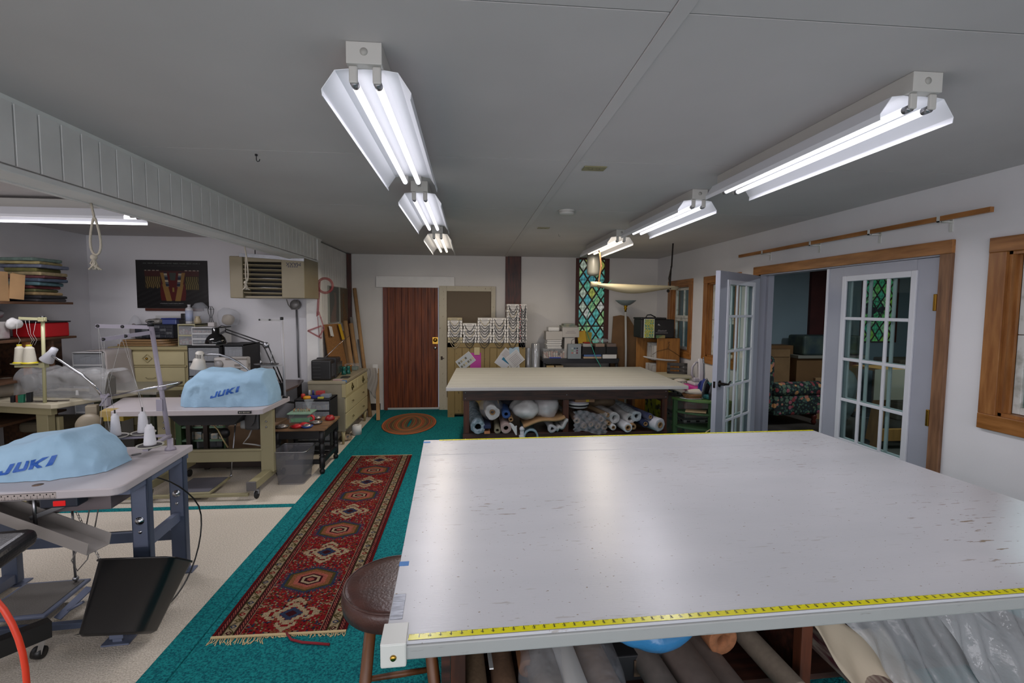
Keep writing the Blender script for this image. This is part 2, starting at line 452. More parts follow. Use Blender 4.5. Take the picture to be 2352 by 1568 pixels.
# ---- stained glass windows: panes painted by pattern, leaded by the same pattern
PALG = [(0.32, 0.62, 0.60), (0.52, 0.70, 0.50), (0.66, 0.72, 0.66), (0.52, 0.72, 0.50), (0.30, 0.62, 0.66), (0.62, 0.66, 0.32), (0.72, 0.74, 0.72), (0.36, 0.66, 0.58)]
def stained(name, m4, w, h, cw, ch, bars, estr, seed, nx, ny, label, tint=(1, 1, 1)):
    rng = np.random.RandomState(seed)
    idx = rng.randint(0, len(PALG), (60, 60)); P = np.array(PALG)*np.array(tint)
    n1 = rng.rand(40, 40)
    def fn(U, V):
        x = U*w; z = V*h
        a = x/cw + z/ch; c = x/cw - z/ch + 20
        ia, ic = np.floor(a).astype(int) % 60, np.floor(c).astype(int) % 60
        fa, fc = a-np.floor(a), c-np.floor(c)
        col = P[idx[ia, ic]]
        sp = (np.sin(x*260+np.sin(z*190)*3)*np.sin(z*230+x*120) > 0.78)
        col = col*(0.82+0.18*np.sin(x*55+z*33)*np.sin(z*47-x*70))[..., None]
        col = np.where(sp[..., None], col*0.55, col)
        lead = (np.minimum(np.minimum(fa, 1-fa), np.minimum(fc, 1-fc)) < 0.10)
        for bz, bt in bars: lead |= np.abs(z-bz) < bt
        return np.where(lead[..., None], np.array([0.10, 0.075, 0.055]), col)
    m = MATS.get('stained glass %s' % estr)
    if not m:
        m = bpy.data.materials.new('stained glass %s' % estr); m.use_nodes = True; nt = m.node_tree
        a = nt.nodes.new('ShaderNodeAttribute'); a.attribute_name = 'Col'; P2 = nt.nodes['Principled BSDF']
        nt.links.new(a.outputs['Color'], P2.inputs['Base Color']); nt.links.new(a.outputs['Color'], P2.inputs['Emission Color'])
        P2.inputs['Emission Strength'].default_value = estr; P2.inputs['Roughness'].default_value = 0.25
        MATS['stained glass %s' % estr] = m
    root = thing(name, None, None, tuple(m4.translation)); root['kind'] = 'structure'
    WM[root] = Matrix.Translation(m4.translation)
    painted('leaded_glass', m4, w, h, nx, ny, fn, m, root)
    return root
w1 = stained('window_1', faceto(((GX0+GX1)/2, YB+0.03, (GZ0+GZ1)/2), (0, -1, 0)), GX1-GX0, GZ1-GZ0, 0.148, 0.222, [(0.355, 0.010), (0.69, 0.003), (1.10, 0.003)], 0.75, 5, 120, 400, None)
b = B()
for x0, x1 in ((GX0-0.055, GX0), (GX1, GX1+0.07)): b.box(x0, x1, YB-0.018, YB+0.06, GZ0-0.03, GZ1+0.02, r=0.002)
b.box(GX0, GX1, YB-0.018, YB+0.06, GZ0-0.03, GZ0, r=0.002); b.box(GX0, GX1, YB-0.0, YB+0.06, GZ1, GZ1+0.03)
put(b, 'window_frame', mat('dark red brown frame', '#4a2015', 0.5, var=0.3, scale=5, stretch=(8, 8, 1)), w1)

# ---- storage room behind the right wall
b = B(); b.box(XR+0.12, 6.66, YB, YB+0.1, 0, ZC); b.box(7.2, 8.2, YB, YB+0.1, 0, ZC); b.box(6.66, 7.2, YB, YB+0.1, 0, 1.1)
struct('wall_storage_back', b, mat('storage wall paint', '#8fa3ab', 0.7, var=0.06, scale=1.5))
b = B(); b.box(8.1, 8.2, Y0, YB, 0, ZC); struct('wall_storage_right', b, MATS['storage wall paint'])
b = B(); b.box(5.66, 6.05, YB-0.06, YB, 0, ZC); struct('trim_8', b, mat('dark red post', '#4a1f1c', 0.6, var=0.25, scale=3))
w5 = stained('window_2', faceto((6.93, YB-0.01, 1.765), (0, -1, 0)), 0.54, 1.33, 0.148, 0.222, [(0.5, 0.003)], 0.42, 8, 90, 220, None, (0.75, 1.0, 0.75))
b = B(); b.box(6.60, 6.66, YB-0.03, YB+0.03, 1.08, ZC-0.001); b.box(7.2, 7.26, YB-0.03, YB+0.03, 1.08, ZC-0.001); b.box(6.66, 7.2, YB-0.03, YB+0.03, 1.08, 1.1)
put(b, 'window_frame', MATS['dark red post'], w5)

# ---- sash windows of the right wall
def sash_window(n, y0, y1, z0, z1, cols, rows):
    t = thing(n, None, None, (XR, (y0+y1)/2, z0)); t['kind'] = 'structure'
    e = 0.095
    b = B(); b.box(XR-0.022, XR, y0-e, y0, z0, z1, r=0.003); b.box(XR-0.022, XR, y1, y1+e, z0, z1, r=0.003); put(b, 'casing', M_amber, t)
    b = B(); b.box(XR-0.024, XR, y0-e, y1+e, z1, z1+0.085, r=0.003); b.box(XR-0.024, XR, y0-e, y1+e, z0-0.09, z0, r=0.003); put(b, 'casing', M_amberh, t)
    b = B()
    b.box(XR-0.002, XR+0.12, y0, y0+0.018, z0, z1); b.box(XR-0.002, XR+0.12, y1-0.018, y1, z0, z1); b.box(XR-0.002, XR+0.12, y0, y1, z1-0.018, z1); b.box(XR-0.002, XR+0.12, y0, y1, z0, z0+0.018)
    b.box(XR+0.03, XR+0.048, y0+0.018, y0+0.03, z0+0.018, z1-0.018); b.box(XR+0.03, XR+0.048, y1-0.03, y1-0.018, z0+0.018, z1-0.018)
    put(b, 'jamb', M_amber, t)
    ya, yb, za, zb = y0+0.03, y1-0.03, z0+0.02, z1-0.02; zm = (za+zb)/2; xa, xb = XR+0.05, XR+0.085
    for (s0, s1) in ((za, zm-0.002), (zm+0.002, zb)):
        b = B(); w = 0.04
        b.box(xa, xb, ya, ya+w, s0, s1, r=0.003); b.box(xa, xb, yb-w, yb, s0, s1, r=0.003)
        b.box(xa, xb, ya+w, yb-w, s0, s0+w, r=0.003); b.box(xa, xb, ya+w, yb-w, s1-w, s1, r=0.003)
        for i in range(1, cols): yy = ya+(yb-ya)*i/cols; b.box(xa+0.004, xb-0.004, yy-0.01, yy+0.01, s0+w, s1-w, r=0.002)
        sa = put(b, 'sash', M_sash, t)
        b = B(); b.box(xa+0.014, xa+0.018, ya+w-0.003, yb-w+0.003, s0+w-0.003, s1-w+0.003); put(b, 'pane', M_glass, sa)
sash_window('window_3', *WIN[0], 1.02, 1.96, 2, 1)
sash_window('window_4', *WIN[1], 1.02, 1.955, 2, 1)
sash_window('window_5', *WIN[2], 1.02, 1.955, 2, 1)

# ---- french door casing, fixed leaf and open leaf
b = B(); b.box(XR-0.024, XR+0.0, 2.845, 5.01, 1.985, 2.07, r=0.003); struct('trim_9', b, M_amberh)
b = B(); b.box(XR-0.024, XR+0.0, 2.845, 2.925, 0.0, 1.985, r=0.003); struct('trim_10', b, M_weather)
b = B(); b.box(XR-0.024, XR+0.0, 4.935, 5.01, 0.0, 1.985, r=0.003); struct('trim_11', b, M_amber)
b = B(); b.box(XR-0.004, XR+0.12, 4.90, 4.93, 0, 1.985); b.box(XR-0.004, XR+0.12, 2.93, 2.936, 0, 1.985); b.box(XR-0.004, XR+0.12, 2.93, 4.93, 1.975, 1.985); b.box(XR+0.06, XR+0.12, 4.86, 4.90, 0, 1.975)
struct('trim_12', b, M_grey)
def french_leaf(name, m4, W, H, side):
    """leaf in local coordinates: x along the width from the hinge, y thickness (0 = room face), z up"""
    t = thing(name, None, None, tuple(m4.translation)); t['kind'] = 'structure'; WM[t] = Matrix.Translation(m4.translation)
    th = 0.044; gx0, gx1, gz0, gz1 = 0.17, W-0.17, 0.235, 1.885
    b = B(m4); b.box(0, gx0, 0, th, 0.01, H, r=0.003); b.box(gx1, W, 0, th, 0.01, H, r=0.003); b.box(gx0, gx1, 0, th, 0.01, gz0); b.box(gx0, gx1, 0, th, gz1, H)
    put(b, 'door_panel', M_grey, t)
    b = B(m4)
    for y0, y1 in ((-0.012, 0.004), (th-0.004, th+0.012)):
        f = 0.032
        b.box(gx0-0.012, gx0+f, y0, y1, gz0-0.012, gz1+0.012, r=0.004); b.box(gx1-f, gx1+0.012, y0, y1, gz0-0.012, gz1+0.012, r=0.004)
        b.box(gx0+f, gx1-f, y0, y1, gz0-0.012, gz0+f, r=0.004); b.box(gx0+f, gx1-f, y0, y1, gz1-f, gz1+0.012, r=0.004)
        for i in (1, 2): xx = gx0+(gx1-gx0)*i/3; b.box(xx-0.012, xx+0.012, y0, y1, gz0+f, gz1-f, r=0.004)
        for i in range(1, 5):
            zz = gz1-(gz1-gz0)*i/5.0
            b.box(gx0+f, gx1-f, y0+0.001, y1-0.001, zz-0.012, zz+0.012, r=0.004)
    put(b, 'muntin_grid', mat('white muntins', '#c8c9cf', 0.5), t)
    b = B(m4); b.box(gx0, gx1, th/2-0.002, th/2+0.002, gz0, gz1); put(b, 'pane', M_glass, t)
    return t
LW = 0.985
# fixed leaf closed in the opening: local x runs towards +Y from the hinge at y = 2.935
ml = Matrix(((0, 1, 0, XR+0.004), (1, 0, 0, 2.938), (0, 0, 1, 0), (0, 0, 0, 1)))
fd = french_leaf('door_2', ml, LW, 1.972, 1)
b = B(); b.box(XR-0.006, XR+0.05, 3.925, 3.945, 0.01, 1.97, r=0.002); put(b, 'astragal', MATS['white muntins'], fd)
b = B()
for z in (1.62, 0.86, 0.2): b.box(XR-0.03, XR-0.012, 2.925, 2.945, z, z+0.11, r=0.003)
put(b, 'hinge', M_brass, fd)
hx, hy = 3.02, 4.875; ex, ey = 2.24, 4.24
d = Vector((ex-hx, ey-hy, 0)).normalized(); nrm = Vector((d.y, -d.x, 0))     # nrm points away from camera side
if nrm.y < 0: nrm = -nrm
mo = Matrix(((d.x, nrm.x, 0, hx), (d.y, nrm.y, 0, hy), (0, 0, 1, 0.0), (0, 0, 0, 1)))
od = french_leaf('door_3', mo, 0.99, 1.972, -1)
M_bronze = mat('dark bronze', '#1f1714', 0.35, metal=0.7)
b = B(mo)
b.lathe([(0.032, 0.0), (0.032, -0.008), (0.014, -0.014), (0.013, -0.05), (0.0, -0.055)], (0.93, 0, 0.935), 20, 'y')
b.tube([(0.93, -0.045, 0.935), (0.89, -0.05, 0.932), (0.85, -0.05, 0.927), (0.82, -0.05, 0.94), (0.80, -0.05, 0.95)], [0.01, 0.011, 0.01, 0.009, 0.007], 10)
put(b, 'door_handle', M_bronze, od)
b = B(mo); b.box(0.989, 0.992, 0.012, 0.032, 0.90, 0.96); put(b, 'strike_plate', M_bronze, od)

# long pine rail on hooks above the doors
t = thing('wooden_rod', 'long amber pine rod held on metal hooks above the french doors', 'rod', (2.97, 3.9, 2.2))
b = B(); b.bar((2.96, 5.19, 2.205), (2.96, 2.575, 2.2), 0.025, 0.03); put(b, 'rail', M_amberh, t)
for yy in (4.75, 4.05, 3.42, 2.88):
    b = B(); b.box(2.955, XR-0.0, yy-0.008, yy+0.008, 2.178, 2.186); b.box(XR-0.006, XR, yy-0.012, yy+0.012, 2.12, 2.2, r=0.002); b.box(2.94, 2.946, yy-0.008, yy+0.008, 2.178, 2.215); b.box(2.94, 2.96, yy-0.008, yy+0.008, 2.178, 2.186)
    put(b, 'hook', M_sash, t)

# ------------------------------------------------------------------ fluorescent fixtures
M_refl = mat('white enamel reflector', '#e6e8ee', 0.35)
M_chan = mat('fixture channel enamel', '#b9b7b2', 0.5)
M_tubeend = mat('tube end cap', '#8f8f92', 0.3, metal=0.8)
E_cool = mat('cool white tube', (0.9, 0.9, 0.9), 0.4, emit=COOL, estr=TUBE_EMIT)
E_warm = mat('warm white tube', (0.9, 0.9, 0.9), 0.4, emit=WARM, estr=TUBE_EMIT)
FL = 1.29
def fixture(label, group, em, watts, col):
    t = thing('ceiling_light', label, 'light', (0, 0, 0), 0, group)
    b = B(); b.box(-0.054, 0.054, 0, FL+0.03, -0.066, -0.0005, r=0.002)
    ch = put(b, 'channel', M_chan, t)
    b = B(); b.lathe([(0.0, -0.001), (0.012, -0.001), (0.012, 0.0)], (0, 0, -0.03), 16, 'y'); put(b, 'knockout', mat('knockout ring', '#a19f99', 0.6), ch)
    b = B(); th = 0.0015
    prof = [(-0.137, -0.152), (-0.139, -0.132), (-0.098, -0.072), (-0.056, -0.0665), (0.056, -0.0665), (0.098, -0.072), (0.139, -0.132), (0.137, -0.152)]
    inn = [(x*0.985, z-(0.0018 if abs(x) < 0.1 else 0.0)) for x, z in prof][::-1]
    b.prism(prof+inn, 0.035, FL+0.0, ax='y'); put(b, 'reflector', M_refl, t)
    for sx in (-0.036, 0.036):
        for yy in (0.012, FL-0.022):
            b = B(); b.box(sx-0.0135, sx+0.0135, yy, yy+0.012, -0.118, -0.066, r=0.005); put(b, 'socket', M_chan, t)
        b = B(); b.lathe([(0.0127, 0.05), (0.0127, FL-0.05)], (sx, 0, -0.112), 14, 'y'); tb = put(b, 'tube', em, t)
        b = B()
        b.lathe([(0.0, 0.024), (0.013, 0.024), (0.013, 0.05)], (sx, 0, -0.112), 14, 'y'); put(b, 'end_cap', M_tubeend, tb)
        b = B(); b.lathe([(0.013, FL-0.05), (0.013, FL-0.024), (0.0, FL-0.024)], (sx, 0, -0.112), 14, 'y')
        put(b, 'end_cap', M_tubeend, tb)
    lo = area('tube_light', (0, FL/2, -0.128), (0, 0, 0), 0.085, FL-0.12, watts, col); lo.parent = t      # the light of the two tubes
    return t
G = 'two-tube ceiling fixtures'
for (x, y, lab, em, wt, col) in ((-0.325, 1.585, 'nearest ceiling fixture of the left row, above the stool side of the big table', E_cool, W_NEAR, COOL),
        (-0.325, 3.235, 'middle fluorescent fixture of the left row on the ceiling', E_cool, W_MID, COOL),
        (1.55, 1.585, 'nearest ceiling fixture of the right row, above the big white table', E_cool, W_NEAR, COOL),
        (1.55, 3.235, 'middle fluorescent fixture of the right row on the ceiling', E_cool, W_MID, COOL),
        (-0.325, 4.99, 'farthest warm-toned fixture of the left row, near the plank door', E_warm, W_FAR, WARM),
        (1.55, 4.95, 'farthest warm-toned fixture of the right row, above the white hanging roll', E_warm, W_FAR, WARM)):
    fixture(lab, G, em, wt, col).location = (x, y, ZC)
fb = fixture('fluorescent fixture hung crosswise in the side bay behind the beam', G, E_cool, W_BAY, COOL)
fb.location = (-2.53, 4.05, ZC-0.02); fb.rotation_euler = (0, 0, PI/2)
# ------------------------------------------------------------------ big white work table in the foreground
def top_paint():
    m = bpy.data.materials.new('worn white table paint'); m.use_nodes = True; nt = m.node_tree; L = nt.links.new
    P = nt.nodes['Principled BSDF']; tc = nt.nodes.new('ShaderNodeTexCoord')
    def noise(scale, st, det=3):
        mp = nt.nodes.new('ShaderNodeMapping'); mp.inputs['Scale'].default_value = st; L(tc.outputs['Object'], mp.inputs[0])
        n = nt.nodes.new('ShaderNodeTexNoise'); n.inputs['Scale'].default_value = scale; n.inputs['Detail'].default_value = det
        L(mp.outputs[0], n.inputs['Vector']); return n.outputs['Fac']
    def ramp(f, a, b, c0=(0, 0, 0, 1), c1=(1, 1, 1, 1)):
        r = nt.nodes.new('ShaderNodeValToRGB'); r.color_ramp.elements[0].position = a; r.color_ramp.elements[1].position = b
        r.color_ramp.elements[0].color = c0; r.color_ramp.elements[1].color = c1; L(f, r.inputs[0]); return r.outputs[0]
    chips = ramp(noise(14, (1.0, 6.5, 1), 5), 0.652, 0.68)
    where = ramp(noise(1.7, (1, 1, 1), 2), 0.42, 0.68)
    mu = nt.nodes.new('ShaderNodeMath'); mu.operation = 'MULTIPLY'; L(chips, mu.inputs[0]); L(where, mu.inputs[1])
    specks = ramp(noise(75, (1.0, 2.0, 1), 2), 0.725, 0.74)
    mxm = nt.nodes.new('ShaderNodeMath'); mxm.operation = 'MAXIMUM'; L(mu.outputs[0], mxm.inputs[0]); L(specks, mxm.inputs[1])
    base = ramp(noise(1.2, (1, 3, 1)), 0.3, 0.7, (0.50, 0.505, 0.53, 1), (0.56, 0.56, 0.585, 1))
    mx = nt.nodes.new('ShaderNodeMixRGB'); L(mxm.outputs[0], mx.inputs[0]); L(base, mx.inputs[1]); mx.inputs[2].default_value = (0.26, 0.20, 0.14, 1)
    L(mx.outputs[0], P.inputs['Base Color'])
    P.inputs['Roughness'].default_value = 0.27; P.inputs['Specular IOR Level'].default_value = 0.32
    b1 = nt.nodes.new('ShaderNodeBump'); b1.inputs['Strength'].default_value = 0.12; b1.inputs['Distance'].default_value = 0.004
    L(noise(60, (0.5, 7, 1), 3), b1.inputs['Height'])
    b2 = nt.nodes.new('ShaderNodeBump'); b2.inputs['Strength'].default_value = 0.6; b2.inputs['Distance'].default_value = 0.002; b2.invert = True
    L(mxm.outputs[0], b2.inputs['Height']); L(b1.outputs[0], b2.inputs['Normal']); L(b2.outputs[0], P.inputs['Normal'])
    return m
M_top = top_paint()
M_edge = mat('painted board edge', '#9b9d9b', 0.5, col2='#77736b', scale=10, stretch=(1, 6, 6), thresh=(0.28, 0.36))
M_espresso = mat('espresso stained board', '#48281d', 0.5, col2='#26150f', scale=5, stretch=(1, 8, 8), bump=0.08, bscale=60)
M_post = mat('reddish stained post', '#5a2e1a', 0.5, col2='#331a0f', scale=4, stretch=(8, 8, 1))
M_kraft = mat('kraft paper', '#a07d55', 0.8, var=0.12, scale=12)
M_card = mat('cardboard', '#94744f', 0.85, var=0.15, scale=5)
RZ = math.radians(2.3)
tm = T(-0.20, 1.115, 0, RZ)
nt_ = thing('work_table', 'huge white-painted plywood work table with chipped paint filling the foreground', 'table', (-0.20, 1.115, 0), RZ)
b = B(tm); b.box(0, 2.53, 0.003, 1.478, 0.822, 0.83, r=0.0015, seg=1); b.box(0, 2.53, 1.482, 1.78, 0.822, 0.83, r=0.0015, seg=1)
top = put(b, 'tabletop', M_top, nt_)
b = B(tm); b.box(0.0, 2.53, 0.0, 1.78, 0.786, 0.8215, r=0.004); put(b, 'table_edge', M_edge, top)
for x0, x1 in ((0.155, 0.20), (1.295, 1.335), (2.40, 2.45)):
    b = B(tm); b.box(x0, x1, 0.27, 0.31, 0, 0.786, r=0.003); put(b, 'leg', M_post, nt_)
    b = B(tm); b.box(x0, x1, 1.5, 1.56, 0, 0.786, r=0.003); put(b, 'leg', M_post, nt_)
b = B(tm); b.box(0.128, 0.154, 0.27, 1.56, 0.10, 0.786); put(b, 'divider_panel', M_espresso, nt_)
b = B(tm); b.box(1.315, 1.333, 0.31, 1.5, 0.10, 0.786); put(b, 'divider_panel', M_espresso, nt_)
b = B(tm); b.box(0.155, 2.45, 0.32, 1.56, 0.36, 0.38); put(b, 'shelf', M_espresso, nt_)
b = B(tm); b.box(0.155, 2.45, 1.53, 1.56, 0.38, 0.785); put(b, 'back_panel', M_espresso, nt_)
b = B(tm); b.box(-0.008, 0.052, -0.008, 0.016, 0.775, 0.834, r=0.004); b.box(-0.008, 0.052, -0.008, 0.07, 0.831, 0.835, r=0.002)
gd = put(b, 'corner_guard', mat('milky white plastic', '#c9cac4', 0.35), nt_)
b = B(tm); b.lathe([(0.0, -0.0125), (0.006, -0.012), (0.008, -0.008)], (0.022, 0, 0.80), 12, 'y'); put(b, 'screw', M_brass, gd)
b = B(tm); b.box(0.002, 0.034, 0.09, 0.20, 0.8295, 0.8312, r=0.0005, seg=1); put(b, 'duct_tape_patch', mat('silver duct tape', '#8b8f99', 0.35, metal=0.3, var=0.4, scale=25, stretch=(1, 8, 1)), nt_)
M_btape = mat('blue painter tape', '#3d78b8', 0.6)
b = B(tm); b.box(-0.001, 0.028, 0.35, 0.375, 0.8295, 0.8310); put(b, 'blue_tape', M_btape, nt_)
b = B(tm); b.box(-0.001, 0.04, 1.72, 1.745, 0.8295, 0.8310); put(b, 'blue_tape', M_btape, nt_)
# yellow adhesive measuring tapes
def tape_fn(n_in, flip=False):
    def fn(U, V):
        base = np.zeros(U.shape+(3,)); base[...] = (0.86, 0.83, 0.06)
        x = U*n_in
        f8 = (x*8) % 1; f1 = x % 1
        h = np.where(np.abs(f1-0.5) > 0.47, 0.55, 0.28)
        vv = 1-V if not flip else V
        tick = ((f8 < 0.16) & (vv < 0.25)) | ((np.abs(f1-0.5) > 0.475) & (vv < 0.6))
        return np.where(tick[..., None], np.array([0.15, 0.14, 0.04]), base)
    return fn
M_tape = mat('printed tape', (0.8, 0.8, 0.1), 0.22, attr='Col')
M_ink = mat('black ink', '#17160f', 0.6)
tp = thing('measuring_tape', 'yellow adhesive measuring tape along the near edge of the big table', 'tape measure', tuple(tm @ Vector((1.28, 0.015, 0.8305))), RZ)
painted('tape_strip', tm @ T(1.28, 0.017, 0.8312), 2.45, 0.021, 2400, 6, tape_fn(96), M_tape, tp)
nb = B()
for i in range(2, 95):
    lb = lettering(str(i), 0.0115, tm @ T(0.055+i*0.02552, 0.0175, 0.8316, PI/2), 0.0)
    me = bpy.data.meshes.new('n'); lb.bm.to_mesh(me); lb.bm.free(); nb.bm.from_mesh(me); bpy.data.meshes.remove(me)
put(nb, 'printed_numbers', M_ink, tp)
tp2 = thing('measuring_tape', 'yellow adhesive measuring tape along the far edge of the big table', 'tape measure', tuple(tm @ Vector((1.28, 1.77, 0.8305))), RZ)
painted('tape_strip', tm @ T(1.31, 1.768, 0.8312), 2.44, 0.02, 1200, 5, tape_fn(96, True), M_tape, tp2)

def roll(name, label, cat, p0, p1, r, m, core=0.0, mc=None, jit=0.0, group=None, lumpy=0.0, rr=0.0, seed=1, n=20, sq=1.0):
    """fabric or paper roll from its near end p0 to its far end p1; hollow or wound on a core"""
    p0 = Vector(p0); p1 = Vector(p1); d = (p1-p0).normalized()
    t = thing(name, label, cat, tuple(p0), 0, group)
    b = B(); N = 14
    pts = [p0+(p1-p0)*i/(N-1) for i in range(N)]
    rin = core if core > 0 else r*0.45
    up = Vector((0, 0, 1)); sd = d.cross(up).normalized(); u2 = sd.cross(d)
    def ring(p, rad, k):
        a = 2*PI*k/n; w = 1+lumpy*mnoise.noise(Vector((math.cos(a)*2, math.sin(a)*2, seed+p.y*3)))
        return p+(math.cos(a)*sd+math.sin(a)*u2*sq)*rad*w
    rings = [[b.v(ring(pts[0]+d*0.05, rin, k)) for k in range(n)]]
    # spiral face: a few steps between core and outside
    for q in (0.0, 0.25, 0.5, 0.75, 0.93):
        rad = rin+(r-rin)*q; off = (0.002 if int(q*4) % 2 else 0.0)
        rings.append([b.v(ring(pts[0]+d*off, rad, k)) for k in range(n)])
    for p in pts[0:1]: rings.append([b.v(ring(p+d*0.004, r, k)) for k in range(n)])
    for p in pts[1:]: rings.append([b.v(ring(p, r, k)) for k in range(n)])
    for A, Bb in zip(rings, rings[1:]):
        for k in range(n): b.f([A[k], A[(k+1) % n], Bb[(k+1) % n], Bb[k]], True)
    b.f(rings[-1])
    if jit: b.jitter(jit, 14, seed)
    put(b, 'wound_sheet', m, t)
    if core > 0:
        b = B(); q0 = p0-d*0.006; A = []
        for p, rad in ((q0+d*0.12, core*0.68), (q0, core*0.68), (q0, core*0.98), (q0+d*0.15, core*0.98)):
            A.append([b.v(p+(math.cos(2*PI*k/n)*sd+math.sin(2*PI*k/n)*u2*sq)*rad) for k in range(n)])
        for X, Y in zip(A, A[1:]):
            for k in range(n): b.f([X[k], X[(k+1) % n], Y[(k+1) % n], Y[k]], True)
        b.f(A[0]); put(b, 'core', mc or M_card, t)
    return t
def bag(name, label, cat, c, r, m, seed=0, amp=0.03, sc=9, n=36, content=None, group=None, flat=None):
    b = B(); b.ball(c, r, n)
    for v in b.bm.verts:
        q = v.co-Vector(c); w = mnoise.noise(v.co*sc+Vector((seed*5.1, 0, 0)))+0.5*abs(mnoise.noise(v.co*sc*2.3+Vector((0, seed*2.2, 0))))
        v.co += q.normalized()*w*amp
        if flat is not None and v.co.z < flat: v.co.z = flat
    return solo(name, label, cat, b, m, group)
M_white = mat('white paper', '#c9c8c6', 0.8)
M_vinyl = mat('white vinyl', '#bfbfc2', 0.4)
M_tan = mat('tan canvas', '#77614a', 0.85, var=0.15, scale=90)
M_tan2 = mat('brown canvas', '#6a503c', 0.85, var=0.15, scale=90)
M_greige = mat('grey beige cloth', '#71665a', 0.8, var=0.12, scale=60)
def L2(x, y, z): return tuple(tm @ Vector((x, y, z)))
GR = 'rolls under the big table'
roll('fabric_roll', 'dark tan roll under the big table beside its left post', 'fabric roll', L2(0.235, 0.26, 0.42), L2(0.22, 1.2, 0.42), 0.038, M_tan, group=GR, lumpy=0.05)
roll('fabric_roll', 'second dark tan roll under the big table, right of a thin white strip', 'fabric roll', L2(0.325, 0.27, 0.42), L2(0.33, 1.2, 0.43), 0.04, M_tan2, group=GR, lumpy=0.05, seed=3)
b = B(); b.bar(L2(0.275, 0.24, 0.56), L2(0.28, 0.9, 0.42), 0.012, 0.004); solo('paper_strip', 'thin white strip between two dark tan rolls under the table', 'strip', b, M_white)
roll('fabric_roll', 'brown roll half hidden behind a film-wrapped bundle under the table', 'fabric roll', L2(0.40, 0.34, 0.47), L2(0.42, 1.2, 0.47), 0.03, mat('brown cloth', '#6b4526', 0.85), group=GR, seed=5)
roll('fabric_roll', 'film-wrapped beige bundle under the table, left of the white tube', 'fabric roll', L2(0.445, 0.20, 0.46), L2(0.47, 1.2, 0.46), 0.055, M_greige, group=GR, lumpy=0.25, jit=0.01, seed=9)
bag('plastic_wrap', 'crinkled clear film wrapped round the beige bundle under the table', 'plastic film', L2(0.445, 0.35, 0.47), (0.075, 0.20, 0.07), M_film, 4, 0.02, 14)
roll('paper_tube', 'white rolled sheet with an open end and brown core under the table', 'paper roll', L2(0.53, 0.12, 0.475), L2(0.50, 1.1, 0.50), 0.042, M_white, core=0.032, group=GR)
roll('fabric_roll', 'tan film-covered roll under the table, right of the white tube', 'fabric roll', L2(0.63, 0.13, 0.44), L2(0.57, 1.2, 0.48), 0.06, mat('tan cloth', '#765b42', 0.8, var=0.1, scale=50), group=GR, lumpy=0.08, seed=12)
bag('plastic_wrap', 'clear film sleeve over the tan roll under the table', 'plastic film', L2(0.63, 0.42, 0.455), (0.078, 0.36, 0.072), M_film, 6, 0.012, 10)
b = B(); b.box(0.66, 0.92, 0.34, 0.60, 0.385, 0.47, r=0.004); b.m = Matrix(); 
b = B(tm); b.box(0.70, 0.90, 0.36, 0.60, 0.381, 0.47, r=0.004); solo('storage_box', 'black box with a picture label in the dark gap under the table', 'box', b, M_blackmat)
b = B(tm); b.box(0.76, 0.86, 0.354, 0.358, 0.40, 0.455); solo('picture_card', 'brownish picture card on the black box under the table', 'card', b, mat('sepia card', '#8a6f55', 0.6, col2='#33261d', scale=14, thresh=(0.4, 0.6)))
def sheet(fn, nu, nv, name, label, cat, m, **k):
    b = B(); b.surf(fn, nu, nv); return solo(name, label, cat, b, m, **k)
bag('plastic_bag', 'bright blue plastic bag bulging below the edge of the big table', 'plastic bag', L2(0.78, 0.28, 0.61), (0.135, 0.06, 0.045), mat('blue plastic bag', '#3577a8', 0.3, bump=0.4, bscale=30), 3, 0.02, 9)
b = B(tm); b.box(0.62, 0.98, 0.30, 0.9, 0.60, 0.606); solo('cardboard_sheet', 'cardboard sheet lying over the rolls below the blue bag', 'cardboard', b, M_card)
roll('fabric_roll', 'film-wrapped grey roll under the table, right below the blue bag', 'fabric roll', L2(0.83, 0.07, 0.43), L2(0.76, 1.1, 0.47), 0.045, mat('pale grey film roll', '#716a65', 0.35, var=0.15, scale=20), core=0.028, group=GR)
roll('fabric_roll', 'first of two mauve-grey rolls slanting towards the middle divider', 'fabric roll', L2(0.95, 0.02, 0.42), L2(0.84, 1.15, 0.54), 0.06, mat('mauve grey cloth', '#635852', 0.6, var=0.1, scale=40), group=GR, lumpy=0.06)
roll('fabric_roll', 'second mauve-grey roll slanting towards the middle divider, nearer the brown coil', 'fabric roll', L2(1.06, 0.04, 0.38), L2(0.93, 1.15, 0.52), 0.055, MATS['mauve grey cloth'], group=GR, lumpy=0.06, seed=4)
bag('plastic_wrap', 'clear film bag at the lower middle of the table opening', 'plastic film', L2(1.12, 0.12, 0.41), (0.08, 0.10, 0.06), M_film, 9, 0.02, 14)
roll('kraft_coil', 'rust-brown coiled roll showing its spiral end under the table', 'fabric roll', L2(1.065, 0.34, 0.51), L2(1.03, 1.15, 0.53), 0.052, mat('rust brown felt', '#8a5a3a', 0.85, var=0.2, scale=60), group=GR, lumpy=0.04)
roll('fabric_roll', 'grey-brown roll slanting down to the divider, tan rim at its end', 'fabric roll', L2(1.235, 0.20, 0.425), L2(1.13, 1.0, 0.53), 0.038, mat('taupe cloth', '#72675a', 0.8, var=0.1, scale=60), core=0.036, group=GR)
